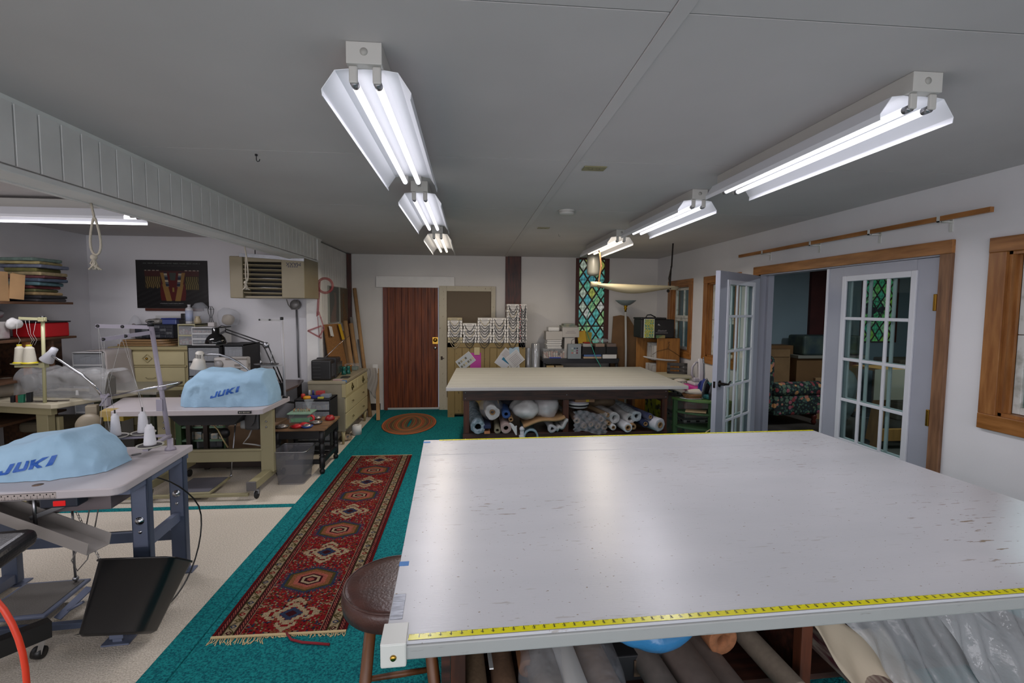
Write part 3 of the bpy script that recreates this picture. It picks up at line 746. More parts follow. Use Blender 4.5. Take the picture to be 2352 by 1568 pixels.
# right bay of the table: heaps under translucent sheeting
sheet(lambda u, v: L2(1.33+0.28*u+0.1*v, 0.28-0.12*v+0.02*math.sin(u*7), 0.60-0.20*v-0.05*u+0.008*math.sin(u*20+v*9)), 18, 14, 'pattern_paper', 'cream pattern paper hanging by the middle divider under the table', 'paper', mat('cream tissue', '#a89c88', 0.7), solid=0.002)
roll('fabric_roll', 'roll with dark red stripes beside the cream pattern paper', 'fabric roll', L2(1.52, 0.06, 0.40), L2(1.50, 0.9, 0.43), 0.05, mat('striped ticking', '#a79b8c', 0.8, col2='#5a2c33', scale=9, stretch=(8, 1, 8)), group=GR)
roll('fabric_roll', 'large brown roll low at the right end of the table', 'fabric roll', L2(2.02, 0.08, 0.42), L2(2.0, 0.95, 0.42), 0.065, M_tan2, group=GR, lumpy=0.1, seed=6)
def drape(seed, x0, x1, zt, zb, out, f=16, side=0.0):
    def fn(u, v):
        x = x0+(x1-x0)*u
        fold = mnoise.noise(Vector((u*f*0.5+v*1.5, v*2.0, seed)))*0.05+0.012*math.sin((u*f+v*3)*3.1)
        z = zt+(zb-zt)*v+0.03*mnoise.noise(Vector((u*5, v*3, seed+9)))
        return L2(x+side*v, 0.24-out*v+fold*(0.3+v), z)
    return fn
sheet(drape(1.0, 1.36, 1.86, 0.70, 0.40, 0.12, 14, 0.22), 60, 30, 'plastic_sheet', 'milky translucent plastic sheet draped over the rolls right of the divider', 'plastic sheet', M_filmw)
sheet(drape(5.0, 1.70, 2.30, 0.70, 0.43, 0.15, 16, 0.10), 60, 30, 'plastic_sheet', 'glossy clear plastic sheet draped at the right end below the table', 'plastic sheet', film_mat('glossy film', '#a9acae', 0.6, 0.15))

# ------------------------------------------------------------------ round stool beside the table
M_leather = mat('brown leather', '#43261f', 0.33, var=0.2, scale=20, bump=0.12, bscale=120)
M_stool = mat('worn oak legs', '#6b4222', 0.45, col2='#4a2a14', scale=5, stretch=(6, 6, 1))
st = thing('bar_stool', 'round stool with brown leather seat tucked against the big table', 'stool', (-0.225, 1.53, 0))
b = B(); b.lathe([(0.0, 0.752), (0.12, 0.752), (0.155, 0.749), (0.168, 0.742), (0.174, 0.73), (0.176, 0.71), (0.172, 0.685), (0.155, 0.675), (0.0, 0.675)], (-0.225, 1.53, 0), 48); se = put(b, 'seat', M_leather, st)
b = B(); b.tube([(-0.225+0.168*math.cos(a*PI/24), 1.53+0.168*math.sin(a*PI/24), 0.743) for a in range(48)], 0.003, 6, closed=True); put(b, 'piping', M_leather, se)
ft = []
for a in (45, 135, 225, 315):
    a = math.radians(a+8); p1 = (-0.225+0.115*math.cos(a), 1.53+0.115*math.sin(a), 0.68); p0 = (-0.225+0.215*math.cos(a), 1.53+0.215*math.sin(a), 0.005)
    b = B(); b.tube([p0, tuple((Vector(p0)*0.55+Vector(p1)*0.45)), p1], [0.014, 0.019, 0.017], 12); put(b, 'leg', M_stool, st); ft.append((Vector(p0), Vector(p1)))
for zf in (0.30, 0.50):
    for i in range(4):
        if zf == 0.5 and i % 2: continue
        a = ft[i][0].lerp(ft[i][1], zf); c = ft[(i+1) % 4][0].lerp(ft[(i+1) % 4][1], zf)
        b = B(); b.tube([a, (a+c)/2, c], [0.009, 0.011, 0.009], 10); put(b, 'stretcher', M_stool, st)

# ------------------------------------------------------------------ persian runner
def rug_fn(W, H):
    rng = np.random.RandomState(4)
    RED = np.array([0.58, 0.09, 0.11]); DK = np.array([0.26, 0.06, 0.09]); CR = np.array([0.75, 0.66, 0.52]); BL = np.array([0.20, 0.25, 0.36]); TN = np.array([0.62, 0.38, 0.24]); PK = np.array([0.74, 0.40, 0.34]); OL = np.array([0.34, 0.30, 0.14]); NV = np.array([0.10, 0.09, 0.16])
    pal = np.array([CR, OL, TN, BL, DK, PK])
    tile = rng.randint(0, 6, (400, 400)); on = rng.rand(400, 400)
    def motif(x, y, s, dens, colsel):
        i = np.floor(x/s).astype(int) % 400; j = np.floor(y/s).astype(int) % 400
        return on[i, j] < dens, pal[tile[(i*3+colsel) % 400, (j*5) % 400]]
    def fn(U, V):
        x = (U-0.5)*W; y = V*H; ax = np.abs(x); e = W/2-ax
        col = np.zeros(U.shape+(3,)); col[...] = RED
        mk, mc = motif(ax+0.3, y, 0.009, 0.42, 1); col = np.where(mk[..., None], mc*0.9, col)
        # crab motifs between the medallions and the medallions themselves
        per = H/9.0; k = np.floor(y/per); yy = (y/per-k-0.5)*per; kind = (k % 2)
        d = ax/0.155+np.abs(yy)/0.14
        d2 = np.maximum(ax/0.13, ax/0.26+np.abs(yy)/0.125)
        hexm = (kind == 1)
        for lim, c in ((1.12, BL), (1.0, OL), (0.88, TN), (0.68, PK), (0.5, DK), (0.4, CR), (0.26, DK), (0.14, PK)):
            col = np.where((hexm & (d2 < lim))[..., None], c, col)
        spike = hexm & (d2 >= 1.12) & (d2 < 1.28) & (((np.arctan2(yy, x)*9) % 1) < 0.4); col = np.where(spike[..., None], BL, col)
        step = np.floor(d*7)
        star = (~hexm) & (d < 1.05) & ((np.abs(x*y*0+np.floor(ax/0.018)+np.floor(np.abs(yy)/0.018)) % 3) < 2) & (np.minimum(ax, np.abs(yy)) < 0.05)
        col = np.where(star[..., None], CR, col); col = np.where(((~hexm) & (d < 0.4))[..., None], BL, col); col = np.where(((~hexm) & (d < 0.2))[..., None], DK, col)
        # borders
        def band(a, c2): return (e >= a) & (e < c2)
        col = np.where((e < 0.012)[..., None], RED*0.75, col)
        for a, c2 in ((0.012, 0.042), (0.098, 0.128)):
            m = band(a, c2); s = ((y+x*2)/0.022 % 1 < 0.5) & (np.abs(e-(a+c2)/2) < 0.009)
            col = np.where(m[..., None], np.where(s[..., None], PK*0.95, DK), col)
        m = band(0.042, 0.098); q = y
        kk = np.floor(q/0.05); z = (q/0.05-kk-0.5)*0.05; dd = np.abs(z)/0.016+np.abs(e-0.07)/0.018
        cc = np.array([DK, BL, OL, RED])[(kk.astype(int) % 4)]
        inner = np.where((dd < 0.45)[..., None], CR, np.where((dd < 1)[..., None], cc, CR*0.95))
        vine = (dd >= 1) & (np.abs(np.sin(q*63)*0.018-(e-0.07)) < 0.004); inner = np.where(vine[..., None], OL, inner)
        inner = np.where(((np.abs(e-0.045) < 0.003) | (np.abs(e-0.095) < 0.003))[..., None], OL*0.7, inner)
        col = np.where(m[..., None], inner, col)
        col = np.where(((e > 0.128) & (e < 0.132))[..., None], CR*0.9, col)
        nz = rng.rand(*U.shape)
        return col*(0.62+0.30*nz[..., None])
    return fn
M_rug = mat('knotted wool', (0.5, 0.1, 0.1), 0.95, attr='Col', bump=0.7, bscale=350, spec=0.1)
RW, RL = 0.64, 2.92
rm = T(-0.94, 3.845, 0.012, math.radians(0.3))
rug = thing('runner_rug', 'long red persian runner rug with cream fringe on the teal carpet', 'rug', (-0.94, 3.845, 0.004))
b = B(rm); b.box(-RW/2, RW/2, -RL/2, RL/2, -0.008, -0.001); put(b, 'backing', mat('wine selvedge', '#5c1420', 0.95), rug)
painted('woven_field', rm, RW, RL, 200, 900, rug_fn(RW, RL), M_rug, rug)
rnd = random.Random(3)
M_fringe = mat('cream fringe', '#b9a57c', 0.95)
for sgn, nme in ((-1, 'near'), (1, 'far')):
    b = B(rm); b.box(-RW/2, RW/2, sgn*RL/2-0.006, sgn*RL/2+0.006, -0.006, 0.001)
    n = 70 if sgn < 0 else 50
    for i in range(n):
        x = -RW/2+RW*(i+0.5)/n; f = (x/RW+0.5)
        ln = (0.05 if f < 0.4 else (0.018 if f < 0.75 else 0.03))*(0.7+0.5*rnd.random()) if sgn < 0 else 0.016
        b.tube([(x, sgn*RL/2, -0.003), (x+rnd.uniform(-.006, .006), sgn*(RL/2+ln*0.6), -0.0045), (x+rnd.uniform(-.014, .014), sgn*(RL/2+ln), -0.006)], 0.0024, 4, flat=0.6)
    put(b, 'fringe', M_fringe, rug)
b = B(); b.tube([(-0.90, 2.39, 0.012), (-0.86, 2.34, 0.011), (-0.80, 2.315, 0.011), (-0.74, 2.305, 0.011), (-0.665, 2.29, 0.011)], 0.006, 6)
solo('loose_yarn', 'loose dark red cord trailing from the near end of the runner', 'cord', b, mat('red yarn', '#7a1a24', 0.9))

# braided oval rug
def braid(name):
    m = bpy.data.materials.new(name); m.use_nodes = True; nt = m.node_tree; P = nt.nodes['Principled BSDF']
    a = nt.nodes.new('ShaderNodeAttribute'); a.attribute_name = 'Col'; nt.links.new(a.outputs['Color'], P.inputs['Base Color']); P.inputs['Roughness'].default_value = 0.95
    return m
M_braid = [mat('braid rust', '#8a4a2c', 0.95), mat('braid olive', '#6f5a34', 0.95), mat('braid brown', '#5d4430', 0.95), mat('braid orange', '#a15a33', 0.95)]
b = B(); cx, cy = -0.835, 6.80; ax_, ay_ = 0.355, 0.60
for k in range(13):
    f = 1-k/13.0; rx, ry = ax_-0.027*k, ay_-0.027*k
    if rx < 0.01: break
    N = 72; pts = [(cx+rx*math.cos(2*PI*i/N), cy+ry*math.sin(2*PI*i/N), 0.010) for i in range(N)]
    b.tube(pts, [0.0135+0.0018*(i % 2) for i in range(N)], 6, closed=True, flat=0.6, mi=(3, 0, 1, 0, 2, 1, 0, 3, 1, 2, 0, 1, 2)[k])
solo('braided_rug', 'oval braided rug in rust and olive in front of the plank door', 'rug', b, M_braid)

# ------------------------------------------------------------------ cutting table behind
M_cut = mat('cutting table cover', '#94938c', 0.7, var=0.03, scale=4)
ft_ = thing('cutting_table', 'low-shelved cutting table with pale ruled top and dark frame, beyond the big table', 'table', (1.05, 5.6, 0))
b = B(); pts = [(-0.235, 4.81), (2.255, 4.82), (2.33, 6.45), (-0.175, 6.40)]
b.prism(pts, 0.795, 0.83, r=0.004); tt = put(b, 'tabletop', mat('top board edge', '#a8a5a2', 0.5), ft_)
b = B(); q = [(-0.23, 4.815), (2.25, 4.825), (2.325, 6.445), (-0.17, 6.395)]; b.prism(q, 0.8295, 0.8312); put(b, 'cover_sheet', M_cut, tt)
b = B()
for i in range(98):
    x = -0.225+i*0.0254; L_ = 0.05 if i % 12 == 0 else 0.025
    b.box(x-0.0008, x+0.0008, 4.835, 4.835+L_, 0.8312, 0.8316)
for k in range(1, 8): b.box(-0.22, 2.26, 4.82+k*0.2032-0.001, 4.82+k*0.2032+0.001, 0.8312, 0.8315)
b.box(-0.22, 2.25, 4.828, 4.832, 0.8312, 0.8316)
rl = put(b, 'ruled_lines', mat('faint ruling ink', '#7d7b70', 0.8), tt); rl['kind'] = 'stuff'
b = B(); b.box(-0.071, 2.117, 5.0, 5.03, 0.662, 0.765, r=0.003); put(b, 'apron', M_espresso, ft_)
b = B(); b.box(-0.06, 2.10, 6.2, 6.23, 0.70, 0.765, r=0.003); put(b, 'apron', M_espresso, ft_)
for x0, x1 in ((-0.065, -0.005), (0.985, 1.045), (2.065, 2.12)):
    b = B(); b.box(x0, x1, 5.03, 5.08, 0.0, 0.795, r=0.002); put(b, 'leg', M_post, ft_)
    b = B(); b.box(x0, x1, 6.15, 6.20, 0.0, 0.795, r=0.002); put(b, 'leg', M_post, ft_)
b = B(); b.box(-0.071, 2.117, 5.0, 5.03, 0.20, 0.315, r=0.003); put(b, 'lower_rail', M_espresso, ft_)
b = B(); b.box(-0.005, 2.065, 5.03, 6.2, 0.295, 0.315); put(b, 'shelf', M_espresso, ft_)
b = B(); b.box(-0.06, -0.01, 5.08, 6.15, 0.62, 0.66); b.box(2.07, 2.115, 5.08, 6.15, 0.62, 0.66); put(b, 'side_rail', M_espresso, ft_)
b = B()
for x, z in ((-0.045, 0.745), (-0.045, 0.685), (1.015, 0.715), (2.09, 0.745), (2.09, 0.685), (-0.045, 0.26), (1.015, 0.26), (2.09, 0.26)):
    b.lathe([(0.0, -0.002), (0.005, -0.0015), (0.006, 0.0)], (x, 5.0, z), 8, 'y')
sc_ = put(b, 'screws', M_steel, ft_); sc_['kind'] = 'stuff'
def fx_(px, py): return (-0.004+(px-1078)*0.004642, 0.655-(py-918)*0.00465+(px-1300)*0.00001)
def R2(px, py, rpx, m, label, core=0, y0=4.97, ln=1.0, dx=0.0, dz=0.03, nm='fabric_roll', mc=None, **k):
    x, z = fx_(px, py); r = rpx*0.00465
    z = max(z, 0.318+r)
    return roll(nm, label, k.pop('cat', 'fabric roll'), (x, y0, z), (x+dx, y0+ln, z+dz), r, m, core=core*0.00465, mc=mc, group='rolls on the shelf of the cutting table', n=16, **k)
M_ltblue = mat('blue grey print', '#8e9ba4', 0.7, col2='#61757d', scale=25, thresh=(0.45, 0.55))
M_blue = mat('denim blue', '#2c4a7e', 0.8, var=0.2, scale=30)
M_navy = mat('navy cloth', '#1d2746', 0.8)
M_pink = mat('pale pink lining', '#a08a84', 0.8, var=0.1, scale=20)
M_bagw = mat('white plastic bag', '#c2c1bf', 0.35, var=0.12, scale=9, bump=0.5, bscale=16)
R2(1097.6, 985, 16, M_ltblue, 'blue-grey printed roll with squared end at the left corner of the shelf', core=0, dx=-0.05, dz=0.02, lumpy=0.18, seed=2)
R2(1130, 945, 17, mat('crumpled white plastic roll', '#bbb8b6', 0.3, var=0.2, scale=14, bump=0.5, bscale=30), 'plastic-wrapped white roll with cardboard core above the blue-grey roll', core=6, lumpy=0.3, jit=0.012, y0=5.04, dz=0.02)
bag('plastic_wrap', 'clear crumpled film bag around the wrapped roll at upper left of the shelf', 'plastic film', (0.235, 5.25, 0.53), (0.13, 0.17, 0.11), M_film, 3, 0.03, 12)
R2(1160.6, 948, 9.5, M_blue, 'deep blue cloth roll lying high in the left bay', y0=5.0, dz=0.05, lumpy=0.15, seed=5)
R2(1171, 959, 5.3, M_card, 'small open cardboard tube under the deep blue roll', core=4.6, y0=4.98)
R2(1140.7, 991.7, 7.5, mat('olive grey cloth', '#77705b', 0.8, var=0.2, scale=40), 'small olive-grey roll on the shelf beside the pink one', dx=0.02, lumpy=0.1)
R2(1160, 987, 12, M_pink, 'pale pink roll with wide open end on the shelf', dx=0.02, lumpy=0.12, seed=8)
b = B(); 
for i in range(9):
    a = 0.12+i*0.13; x, z = fx_(1175, 992); b.bar((x-0.02+0.055*math.sin(a*1.2)-0.02, 4.98, z+0.02+0.10*math.cos(a)), (x+0.04, 4.985, z-0.01+0.012*i), 0.006, 0.014)
solo('window_blind', 'folded fan of white blind slats on the shelf', 'blind', b, M_white)
b = B(); x, z = fx_(1196, 985); b.box(x-0.03, x+0.03, 4.96, 5.02, z-0.075, z-0.045, r=0.006); b.box(x-0.02, x+0.02, 4.97, 5.02, z-0.05, z+0.0, r=0.006); b.lathe([(0.0, -0.025), (0.02, -0.023), (0.026, -0.01), (0.026, 0.01)], (x, 4.99, z+0.02), 20, 'y')
solo('staple_gun', 'white plastic hand tool with round knob on the shelf', 'tool', b, M_vinyl)
def ufold(px, py, w, h, th, m, label, name='folded_cloth', y0=4.96, ln=0.6, cat='cloth'):
    x, z = fx_(px, py); b = B()
    def fn(u, v):
        a = PI*u; return (x+w*math.cos(a), y0+ln*v, z+h*math.sin(a)**0.8+0.01*math.sin(9*v+u*3))
    b.surf(fn, 16, 8); return solo(name, label, cat, b, m, solid=th)
ufold(1216, 1001, 0.07, 0.075, 0.018, mat('pale blue cloth', '#7d929b', 0.8), 'pale blue cloth folded like a tent on the shelf')
b = B()
b.surf(lambda u, v: (0.56+0.44*u, 4.97+0.5*v, 0.40+0.03*math.sin(u*5.5-0.6)+0.11*u*u+0.008*math.sin(v*6)), 26, 8)
solo('kraft_sheet', 'folded brown kraft paper sheet lying across the left bay of the shelf', 'paper', b, M_kraft, solid=0.022)
R2(1264.5, 993, 9.5, mat('crumpled white cotton', '#a7a6a8', 0.8, var=0.1, scale=20), 'rolled white cotton at the right of the left bay', lumpy=0.3, jit=0.01, ln=0.5)
b = B(); b.surf(lambda u, v: (0.91+0.12*u, 4.98+0.5*v, 0.335+0.10*u+0.02*math.sin(u*9)), 12, 6); solo('folded_cloth', 'white cloth with black specks folded beside the middle post', 'cloth', b, mat('speckled cloth', '#a9a8a6', 0.8, col2='#333338', scale=40, thresh=(0.3, 0.36)), solid=0.03)
x, z = fx_(1207, 943); bag('plastic_bag', 'stuffed white plastic bag with blue print, left of the pair', 'plastic bag', (x, 5.22, z), (0.15, 0.24, 0.11), M_bagw, 1, 0.05, 7)
x, z = fx_(1254, 940); bag('plastic_bag', 'stuffed translucent white bag, right of the pair in the left bay', 'plastic bag', (x, 5.24, z), (0.155, 0.24, 0.125), mat('translucent bag', '#b9b5b5', 0.3, var=0.1, scale=9, bump=0.5, bscale=16), 7, 0.05, 7)
b = B(); b.box(0.14, 0.22, 4.97, 5.4, 0.37, 0.41, r=0.01); solo('folded_cloth', 'navy and white folded cloth behind the small olive roll', 'cloth', b, M_navy)
b = B(); b.box(0.15, 0.21, 4.965, 5.1, 0.318, 0.345, r=0.004); solo('wood_block', 'small peach-coloured wooden block on the shelf', 'block', b, mat('peach wood', '#a8704a', 0.6))
bag('dark_cloth', 'dark navy cloth bundled at the top of the left bay', 'cloth', (0.42, 5.45, 0.58), (0.10, 0.2, 0.07), mat('near black cloth', '#16181f', 0.9), 5, 0.03, 8)
# right bay
for i, (px, py, r, c) in enumerate(((1322, 965, 7.5, 5.5), (1339, 978, 7.5, 5), (1356, 975, 6.5, 5), (1373, 980, 7.5, 5), (1389, 983, 7, 5.5), (1382, 965, 6.5, 4.5))):
    R2(px, py, r, mat('brown tube', '#7c6558', 0.7), ('cardboard tube inside the clear bag, leftmost and highest', 'cardboard tube inside the clear bag, second from the left', 'cardboard tube inside the clear bag, third from the left', 'cardboard tube inside the clear bag, fourth from the left', 'cardboard tube inside the clear bag, rightmost at the bottom', 'cardboard tube inside the clear bag, upper right one')[i], core=c, y0=5.0+0.01*i, nm='cardboard_tube', cat='tube')
b = B(); b.surf(lambda u, v: (1.09+0.35*u+0.012*math.sin(v*30), 4.965-0.02*math.sin(u*PI)+0.012*math.sin(u*31+v*14), 0.32+0.22*v+0.02*math.sin(u*6)), 40, 16); solo('plastic_bag', 'clear plastic bag hanging over a bundle of cardboard tubes on the shelf', 'plastic bag', b, M_film)
R2(1393, 953, 5.5, mat('light brown tube', '#8d7558', 0.7), 'long light brown tube lying above the bagged tubes', core=4.5, y0=5.0, dx=-0.25, nm='cardboard_tube', cat='tube')
R2(1396, 972, 5.5, MATS['light brown tube'], 'short cardboard tube right of the bagged tubes', core=4.2, y0=5.0, dx=-0.15, nm='cardboard_tube', cat='tube')
R2(1405, 980, 7, M_white, 'narrow white roll on a pale core at the shelf floor', core=4, dx=-0.08)
R2(1411, 961, 13, MATS['crumpled white plastic roll'], 'white roll in crinkled plastic at the middle of the right bay', dx=-0.2, lumpy=0.25, jit=0.012, y0=5.03)
R2(1437, 981.8, 11, mat('smooth white roll', '#c9c9cb', 0.5), 'smooth white roll with brown core at the shelf front', core=6.5, dx=-0.12, y0=4.94)
R2(1452, 980, 7.5, M_kraft, 'brown paper-lined roll tucked right of the smooth white roll', core=5.5, y0=4.98)
R2(1448, 963, 12, MATS['crumpled white plastic roll'], 'grey crinkled wrapped roll above the paper-lined roll', dx=-0.1, lumpy=0.3, jit=0.014, y0=5.02, seed=14)
R2(1463, 958, 12.5, mat('silver film roll', '#a9afb3', 0.2, var=0.3, scale=20, bump=0.6, bscale=30), 'shiny film-wrapped roll left of the navy edged roll', dx=-0.1, lumpy=0.25, jit=0.014, y0=5.02, seed=17)
R2(1491, 957, 8.5, mat('navy edged cloth', '#5a5b6d', 0.8, col2='#1f2850', scale=8), 'navy and cream roll with wavy end near the right post', core=4.5, dx=-0.25, lumpy=0.2)
R2(1480, 973, 8.5, M_navy, 'navy roll below the navy and cream roll', core=5, dx=-0.1)
R2(1511, 974, 15, mat('white quilted cloth', '#c0bfc4', 0.75, var=0.08, scale=30), 'thick white roll on a brown core at the right corner of the shelf', core=7, dx=-0.45, dz=0.05, lumpy=0.12, seed=21, y0=4.93, ln=1.1)
b = B(); 
for i, (zz, rr, mi) in enumerate(((0.577, 0.115, 0), (0.595, 0.12, 1), (0.612, 0.118, 0), (0.630, 0.115, 0))):
    pass
for i, (z0, rr, mm, lab) in enumerate(((0.552, 0.100, M_white, 'lowest disc of the small stack of round discs'), (0.570, 0.116, M_blackmat, 'black disc in the small stack of round discs'), (0.588, 0.118, M_white, 'white disc above the black one in the stack'), (0.606, 0.115, mat('lilac disc', '#a29da8', 0.5), 'topmost lilac-white disc of the stack'))):
    b = B(); b.lathe([(0.0, z0), (rr, z0), (rr+0.002, z0+0.007), (rr, z0+0.014), (0.0, z0+0.014)], (1.175, 5.17, 0), 32); solo('round_disc', lab, 'disc', b, mm, 'stack of round discs on the shelf')
b = B(); b.box(1.12, 1.33, 5.06, 5.35, 0.622, 0.658, r=0.003); solo('wooden_box', 'flat wooden box with a yellow tag under the apron of the cutting table', 'box', b, mat('plain wood', '#8a6647', 0.6, var=0.15, scale=5, stretch=(1, 6, 6)))
b = B(); b.box(1.235, 1.27, 5.057, 5.059, 0.626, 0.654); solo('yellow_tag', 'yellow paper tag on the flat wooden box', 'tag', b, mat('yellow card', '#b99a1c', 0.7))
bag('brown_paper', 'crumpled brown paper heap high at the back of the right bay', 'paper', (1.50, 5.62, 0.56), (0.22, 0.25, 0.09), mat('crumpled brown paper', '#71604c', 0.85, var=0.2, scale=8), 8, 0.06, 6)
# ------------------------------------------------------------------ industrial sewing stations
from mathutils.bvhtree import BVHTree
M_lam = mat('white laminate', '#b3acae', 0.35, var=0.02, scale=3)
M_slate = mat('slate blue steel', '#414b5e', 0.45)
M_slate2 = mat('light slate steel', '#5d6579', 0.45)
M_jbeige = mat('beige machine enamel', '#8f8869', 0.45, var=0.04, scale=3)
M_lilac = mat('lilac grey enamel', '#8d8792', 0.4)
M_cover = mat('blue nonwoven cover', '#93b4cb', 0.75, var=0.06, scale=8, bump=0.9, bscale=9)
M_logo = mat('logo blue', '#1b55a8', 0.5)
M_thread = mat('white thread cone', '#c9c8cc', 0.7, bump=0.25, bscale=260)
M_rubber = mat('black rubber', '#1b1b1c', 0.7)
M_galv = mat('galvanised grey', '#8a8785', 0.45, metal=0.3)
JUKI = [[(0, .45), (0, .1), (.1, 0), (.98, 0), (1.1, .12), (1.1, 1), (.74, 1), (.74, .26), (.34, .26), (.34, .45)],
        [(0, 1), (0, .1), (.1, 0), (1.02, 0), (1.14, .12), (1.14, 1), (.80, 1), (.80, .26), (.34, .26), (.34, 1)],
        [(0, 0), (0, 1), (.42, 1), (.42, .62), (.88, 1), (1.5, 1), (.8, .5), (1.5, 0), (.88, 0), (.42, .38), (.42, 0)],
        [(0, 0), (0, 1), (.46, 1), (.46, 0)]]
def cover(root_label, stations, zb, logo, seed, flare):
    """draped machine cover: stations = (x, front y, back y, top z)"""
    b = B(); n = 40; rows = []
    N = 46
    def interp(t):
        f = t*(len(stations)-1); i = min(int(f), len(stations)-2); f -= i
        s = f*f*(3-2*f)*0.5+f*0.5
        return [a*(1-s)+c*s for a, c in zip(stations[i], stations[i+1])]
    for i in range(N):
        x, yf, yb, zt = interp(i/(N-1)); row = []
        yc = (yf+yb)/2; hy = (yb-yf)/2; h = zt-zb
        for k in range(n):
            a = PI*k/(n-1)            # from the front hem over the top to the back hem
            cx_ = -math.cos(a); sz = math.sin(a)
            yy = yc+hy*math.copysign(abs(cx_)**0.45, cx_); zz = zb+h*abs(sz)**0.5
            fl = flare*(1-abs(sz))**3
            p = Vector((x, yy+math.copysign(fl, cx_), zz))
            q = p*7+Vector((seed*3.3, 0, seed)); w = (0.35-abs(mnoise.noise(q)))*1.3+0.3*mnoise.noise(q*2.7)
            amt = 0.034*w*(0.4+1.0*(1-abs(sz)))
            p.y += math.copysign(amt, cx_); p.z = max(zb, p.z+0.026*mnoise.noise(q*1.1+Vector((9, 0, 0)))*(sz > 0.2))
            row.append(b.v(p))
        rows.append(row)
    for A, D in zip(rows, rows[1:]):
        for k in range(n-1): b.f([A[k], A[k+1], D[k+1], D[k]], True)
    b.f(rows[0], True); b.f(rows[-1][::-1], True)
    bmesh.ops.recalc_face_normals(b.bm, faces=b.bm.faces[:])
    tree = BVHTree.FromBMesh(b.bm)
    t = thing('machine_cover', root_label, 'machine cover', (stations[len(stations)//2][0], stations[0][1], zb))
    put(b, 'fabric_cover', M_cover, t)
    x0, z0, hh, slope, wsc, ydir = logo
    lb = B(); xx = 0
    for poly in JUKI:
        vs = [lb.bm.verts.new((xx+px+0.28*py, py, 0)) for px, py in poly]
        lb.bm.faces.new(vs); xx += max(p[0] for p in poly)+0.2
    lb.bm.normal_update()
    bmesh.ops.triangulate(lb.bm, faces=lb.bm.faces[:])
    bmesh.ops.subdivide_edges(lb.bm, edges=lb.bm.edges[:], cuts=3, use_grid_fill=True)
    bmesh.ops.subdivide_edges(lb.bm, edges=lb.bm.edges[:], cuts=1, use_grid_fill=True)
    for v in lb.bm.verts:
        lx, lz = v.co.x*hh*wsc, v.co.y*hh
        X = x0+lx; Z = z0+lz+lx*slope
        hit = tree.ray_cast(Vector((X, stations[0][1]-1.0, Z)), Vector((0, 1, 0)))
        Y = hit[0].y if hit[0] else stations[0][1]
        v.co = Vector((X, Y-0.0035, Z))
    put(lb, 'printed_logo', M_logo, t)
    return t
def cone(label, x, y, z, r, h, m=None, base=None, group='thread cones'):
    t = thing('thread_cone', label, 'thread cone', (x, y, z), 0, group)
    prof = [(0.0, z), (r*0.98, z), (r, z+0.006)]
    k = 14
    for i in range(k+1): prof.append((r*(1-0.30*i/k)+(0.0008 if i % 2 else 0), z+0.008+(h-0.02)*i/k))
    prof += [(r*0.45, z+h-0.004), (r*0.4, z+h+0.004), (0.0, z+h+0.004)]
    b = B(); b.lathe(prof, (x, y, 0), 24); put(b, 'thread', m or M_thread, t)
    if base:
        b = B(); b.lathe([(0.0, z-0.004), (r*1.25, z-0.004), (r*1.22, z+0.002), (r*0.9, z+0.012), (0.0, z+0.012)], (x, y, 0), 24); put(b, 'cone_base', base, t)
        b = B(); b.lathe([(0.0, z+h+0.0), (r*0.42, z+h), (r*0.42, z+h+0.014), (0.0, z+h+0.014)], (x, y, 0), 16); put(b, 'cone_cap', base, t)
    return t
def disc(b, c, r, th=0.003, n=28): b.lathe([(0.0, c[2]), (r, c[2]), (r, c[2]+th), (0.0, c[2]+th)], (c[0], c[1], 0), n)

# ---- station 1 (slate legs)
j1 = T(-1.645, 2.395, 0, math.radians(5))
def J1(x, y, z): return tuple(j1 @ Vector((x, y, z)))
s1 = thing('sewing_table', 'white-topped sewing machine table on slate blue steel legs, nearest on the left', 'sewing table', (-1.645, 2.395, 0), math.radians(5))
b = B(j1); rc = 0.05
out = [(-1.25, 0), (-rc, 0)]+[(-rc+rc*math.sin(a), rc-rc*math.cos(a)) for a in (PI/8, PI/4, 3*PI/8)]+[(0, rc), (0, 0.74), (-1.25, 0.74)]
b.prism(out, 0.722, 0.762, r=0.006); tp1 = put(b, 'tabletop', M_lam, s1)
b = B(j1); b.box(-0.30, -0.20, 0.27, 0.40, 0.7622, 0.7628); b.box(-0.28, -0.21, 0.42, 0.50, 0.7622, 0.7628); put(b, 'cutout', mat('raw plywood', '#6b5544', 0.7), tp1)
b = B(j1); b.lathe([(0.014, 0.7622), (0.024, 0.7622), (0.024, 0.7645), (0.014, 0.7645)], (-0.22, 0.56, 0), 20); put(b, 'grommet', M_steel, tp1)
b = B(j1); b.lathe([(0.0, 0.7622), (0.022, 0.7622), (0.0, 0.7626)], (-0.40, 0.10, 0), 20); put(b, 'hole', MATS['raw plywood'], tp1)
def rule_fn(U, V):
    base = np.zeros(U.shape+(3,)); base[...] = (0.66, 0.62, 0.60)
    f = (U*36) % 1; f4 = (U*36*4) % 1
    t = ((f < 0.07) & (V < 0.55)) | ((f4 < 0.14) & (V < 0.28)) | (V > 0.95) | (V < 0.04) | (((f > 0.4) & (f < 0.62)) & (V > 0.58) & (V < 0.78))
    return np.where(t[..., None], np.array([0.16, 0.15, 0.15]), base)
painted('ruler_strip', j1 @ T(-0.72, -0.0008, 0.742, 0, PI/2), 0.92, 0.03, 1400, 14, rule_fn, M_tape, tp1)
